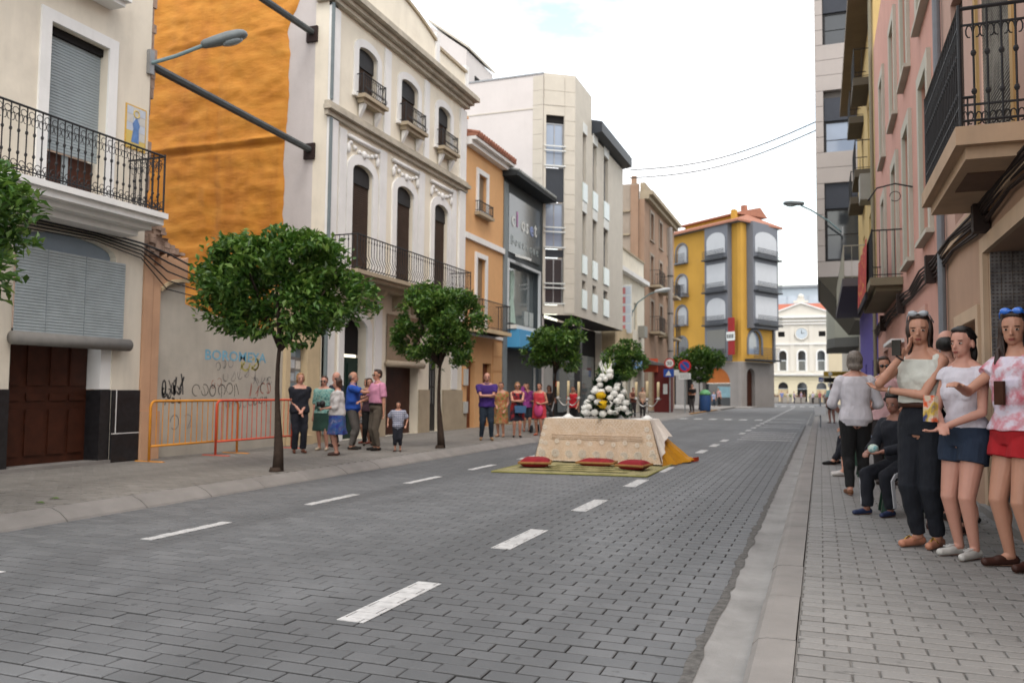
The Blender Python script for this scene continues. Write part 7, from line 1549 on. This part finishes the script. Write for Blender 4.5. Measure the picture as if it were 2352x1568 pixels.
for i, (p, lab, c1_, c2_, h) in enumerate(far_specs): person(lab, p, h, cam_face(p, 40*(i % 5-2)), 2, 'f' if i % 2 else 'm', 'tan', ('short', ('brown', 'black', 'grey')[i % 3]), dict(m=cloth('far_%d' % i, c1_)), dict(m=cloth('farl_%d' % i, c2_)), group=GF, hands=((.10, .08, .52), (-.10, .08, .55)))
# ---- right pavement
b0 = (.42, 35.6, Z0); person('person in a pale turquoise top and black shorts walking on the right pavement', b0, 1.6, facing(-.4, .9), 1, 'f', 'dark', ('short', 'brown'), dict(m=cloth('turquoise', '#8fb8b6'), hem=.42, sl=.8, gap=.02), dict(m=blackc, kind='shorts', len=.6, gap=.015), shoes='#6f6a68', group=GR, hands=((.16, .10, .66), (-.14, 0, .45)))
b0 = (.38, 10.52, Z0); person('grey-haired woman seen from behind in a white blouse and black trousers', b0, 1.68, facing(-.10, .99), 0, 'f', 'rosy', ('bob', 'grey'), dict(m=cloth('white_blouse', '#c6c2c8'), hem=.475, sl=1.3, gap=.013, flare=.004, wr=.006), dict(m=blackc, gap=.006), shoes='#6a4630', group=GR, fat=1.08, hands=((.10, .14, .58), (-.10, .14, .58)), feet=[(.05, 0), (-.05, -.05)])
b0 = (.78, 11.9, Z0); person('woman with sunglasses and shoulder-length hair behind the white blouse', b0, 1.67, cam_face(b0, 8), 0, 'f', 'tan', ('bob', 'brown'), dict(m=cloth('rose_top', '#c9a3a6'), sl=.5), dict(m=cloth('dk', '#2a2628')), group=GR, glasses=True)
b0 = (.73, 9.0, Z0); r_, d_ = person('curly-haired boy in a navy tracksuit with white stripes sitting on a green stool', b0, 1.44, facing(-.72, -.69), 0, 'm', 'dark', ('curly', 'black'), dict(m=cloth('track_navy', '#12151f'), sl=1.9, hem=.5, gap=.014), dict(m=cloth('track_trousers', '#11141e'), gap=.012), shoes='#2a3350', seat=.42, feet=[(.06, .26), (-.08, .20)], hands=((.05, .24, .60), (-.06, .24, .60)), group=GR, turn=R(14), lean=.14, glasses=False)
u = d_['u']
for li, (hip, kn, an, he, to) in enumerate(d_['legs']):
    for k in (-1, 0, 1):
        s = 1 if li == 0 else -1; off = Vector((s*.0, 0, 0)); q = MB()
        def sidept(a, b_, t, r): p = a.lerp(b_, t); d = (b_-a).normalized(); sd_ = Vector((s, 0, 0)); sd_ = (sd_-d*sd_.dot(d)).normalized(); w_ = d.cross(sd_); return (p+sd_*(r+.0125)*.985+w_*k*.011)*u
        q.tube([sidept(hip, kn, t, .056-.019*t) for t in (.15, .4, .65, .9)]+[sidept(kn, an, t, .040-.014*t) for t in (.08, .3, .6, .9)], .0045*u, 5); obj('white_stripe', q, mat('stripe_white', '#c4c4c8', .8, .05, 9), r_)
stool('green plastic stool under the boy in the navy tracksuit', .76, 9.03, .39)
q = MB(); q.ball((0, .36, .64), (.055, .045, .045), 10, 7); held('snack_wrapper', 'green and white wrapper in the hands of the seated boy', 'wrapper', q, printed('wrap', ['#3d8a3a', '#c9d2c9', '#4aa0a8'], 9), r_)
b0 = (.72, 14.9, Z0); person('seated person in dark trousers and black shoes half hidden behind the white blouse', b0, 1.62, facing(-.97, -.2), 1, 'f', 'tan', ('short', 'grey'), dict(m=cloth('steel_blue', '#3a4c6e'), sl=1.5), dict(m=navy), shoes='#100e0d', seat=.45, feet=[(.05, .30), (-.05, .36)], hands=((.05, .22, .58), (-.06, .22, .58)), group=GR); stool('dark stool under the seated person with black shoes', .72, 14.9, .42)
b0 = (.70, 12.95, Z0); person('seated person in white shoes with bare shins behind the white blouse', b0, 1.58, facing(-.95, -.3), 1, 'f', 'fair', ('short', 'blonde'), dict(m=cloth('pale_blue', '#8f9cba'), sl=.6), dict(m=navy, len=1.45), shoes='#c0bcb8', seat=.45, feet=[(.05, .26), (-.05, .30)], hands=((.05, .22, .58), (-.06, .22, .58)), group=GR); stool('dark stool under the seated person with white shoes', .70, 12.95, .42)
b0 = (.735, 7.12, Z0); r_, d_ = person('dark-haired woman in sleeveless cream blouse and dark jeans holding a phone by her chin', b0, 1.80, cam_face(b0, -30), 0, 'f', 'tan', ('long', 'brown'), dict(m=cloth('cream_blouse', '#c9cbc2'), hem=.612, sl=0, gap=.015, flare=.010, wr=.010, neck=.815), dict(m=cloth('dark_jeans', '#0e131d'), waist=.60), shoes='#b07a62', hands=((.028, .108, .806), (.085, .110, .665)), elbow=((.7, .35, -1), (-1, .1, -.6)), arm=.86, broad=.94, group=GR, turn=R(24), fat=.93, headglasses='#9aa0a6', belt=leather_b, feet=[(.034, 0), (-.034, -.03)])
u = d_['u']; sh, el, wr = d_['arms'][0]; p = wr*u+Vector((.012, .035, .06)); q = MB().box(p.x-.035, p.x+.035, p.y-.008, p.y+.008, p.z-.05, p.z+.07); held('phone', 'dark phone in the raised hand of the woman in the cream blouse', 'phone', q, lens_d, r_, smooth=False)
for i_, t_ in ((0, .96), (1, .96)):
    sh, el, wr = d_['arms'][i_]; c = el.lerp(wr, t_)*u; d = (wr-el).normalized(); a = d.cross(Vector((0, 0, 1))).normalized(); b_ = a.cross(d); obj('watch', MB().tube([c+(a*math.cos(t)+b_*math.sin(t))*.030 for t in np.linspace(0, 6.28, 13)[:-1]], .007, 6, closed=True), iron if i_ == 0 else silver, r_, True)
q = MB()
for hip, kn, an, he, to in d_['legs']: m_ = he.lerp(to, .55)*u; q.tube([m_+Vector((-.035, 0, .02)), m_+Vector((0, .02, .058)), m_+Vector((.035, 0, .02))], .006, 6); q.tube([m_+Vector((0, .02, .056)), to*u+Vector((0, -.02, .03))], .006, 6)
obj('gold_sandal_strap', q, gold, r_, True)
b0 = (1.02, 7.95, Z0); person('balding man in dark trousers and brown shoes standing behind the woman on the phone', b0, 1.73, facing(.3, .95), 0, 'm', 'rosy', ('bald', 'black'), dict(m=cloth('stone_shirt', '#a9a49e'), sl=.8, hem=.5), dict(m=cloth('dark_brown', '#1c1614')), shoes='#3a2622', group=GR, feet=[(.05, 0), (-.09, .02)])
b0 = (1.16, 8.75, Z0); person('older man in a blue and white striped shirt between the heads of the two women', b0, 1.72, cam_face(b0, 30), 0, 'm', 'rosy', ('bald', 'white'), dict(m=printed('blue_stripe', ['#3f5688', '#aab2c2'], 14, 'stripe'), sl=.8), dict(m=navy), shoes='#1c1a1a', group=GR)
b0 = (.98, 6.80, Z0); r_, d_ = person('girl with tied-back hair in a white T-shirt and denim shorts holding a bright snack bag', b0, 1.67, cam_face(b0, -38), 0, 'f', 'rosy', ('tail', 'black'), dict(m=cloth('white_tee', '#cdc9d2'), hem=.545, sl=.18, gap=.010, neck=.818, wr=.008), dict(m=cloth('denim', '#1e2c40'), kind='shorts', len=.40, gap=.012, waist=.58), shoes='#b5b3ae', hands=((.020, .120, .575), (-.02, .135, .565)), elbow=((1, -.6, -.5), (-1, -.5, -.5)), arm=.86, broad=.94, group=GR, turn=R(6), fat=.93, feet=[(.05, 0), (-.04, .02)])
q = MB(); q.hexa([(.02, .25, .97), (.12, .23, .97), (.13, .27, .97), (.03, .29, .97), (.02, .24, 1.16), (.13, .22, 1.16), (.14, .25, 1.16), (.03, .27, 1.16)]); held('snack_bag', 'orange and yellow crisp packet held by the girl in denim shorts', 'snack bag', q, printed('crisps', ['#b8321c', '#d0582a', '#c9b9a8', '#c6a53a', '#2c3a6a'], 7), r_, smooth=False)
sh, el, wr = d_['arms'][0]
q = MB()
for hip, kn, an, he, to in d_['legs']: 
    for t in (.45, .58, .70): m_ = he.lerp(to, t)*u*.94; q.tube([m_+Vector((-.02, 0, .052-.03*(t-.45))), m_+Vector((.02, .01, .052-.03*(t-.45)))], .004, 5)
obj('shoelaces', q, cloth('lace', '#bdbbb8'), r_, True)
b0 = (1.26, 6.50, Z0); r_, d_ = person('girl in red shorts and pink-white top with blue sunglasses on her long dark hair', b0, 1.75, cam_face(b0, -48), 0, 'f', 'tan', ('wavy', 'brown'), dict(m=printed('tie_dye', ['#cfc6d6', '#d2c8d4', '#c8929c', '#c0606e'], 10), hem=.53, sl=.42, gap=.016, flare=.012, wr=.009), dict(m=cloth('red_shorts', '#a3161f'), kind='shorts', len=.34, gap=.014, waist=.57), shoes='#3a211a', hands=((.03, .24, .70), (-.15, .06, .46)), elbow=((1.0, -.1, -1), (-.9, -.6, 0)), arm=.86, broad=.94, group=GR, turn=R(38), headglasses='#2f6fd0', feet=[(.05, .02), (-.05, 0)])
u = d_['u']; q = MB().box(-.06, .02, .150, .170, 1.10, 1.26); held('phone_case', 'dark brown phone case at the waist of the girl in red shorts', 'phone', q, leather_b, r_, smooth=False)
# ---- realise the remeshed bodies in one pass
bpy.context.view_layer.update(); dg = bpy.context.evaluated_depsgraph_get()
new = []
for o, wr, seed in JOBS: new.append(bpy.data.meshes.new_from_object(o.evaluated_get(dg)))
for (o, wr, seed), me in zip(JOBS, new):
    m = o.data.materials[0]; old = o.data; o.modifiers.clear(); me.materials.clear(); me.materials.append(m); o.data = me; me.name = o.name.split('.')[0]; bpy.data.meshes.remove(old)
    n = len(me.vertices)
    if n and wr:
        co = np.empty(n*3, np.float32); me.vertices.foreach_get('co', co); nr = np.empty(n*3, np.float32); me.vertex_normals.foreach_get('vector', nr); co = co.reshape(-1, 3); nr = nr.reshape(-1, 3); x, y, z = co.T
        w = np.sin(37*z+13*x+seed+2*np.sin(14*x+seed))*np.clip(.6+np.sin(7*z+5*y+seed),0,1.2)*.6+np.sin(19*z-23*x+17*y+seed*2)*.35+np.sin(53*z+31*x+seed+3*np.sin(21*y))*.3
        co += nr*(w*wr*.8)[:, None]; me.vertices.foreach_set('co', co.ravel()); me.update()
    me.polygons.foreach_set('use_smooth', [True]*len(me.polygons))
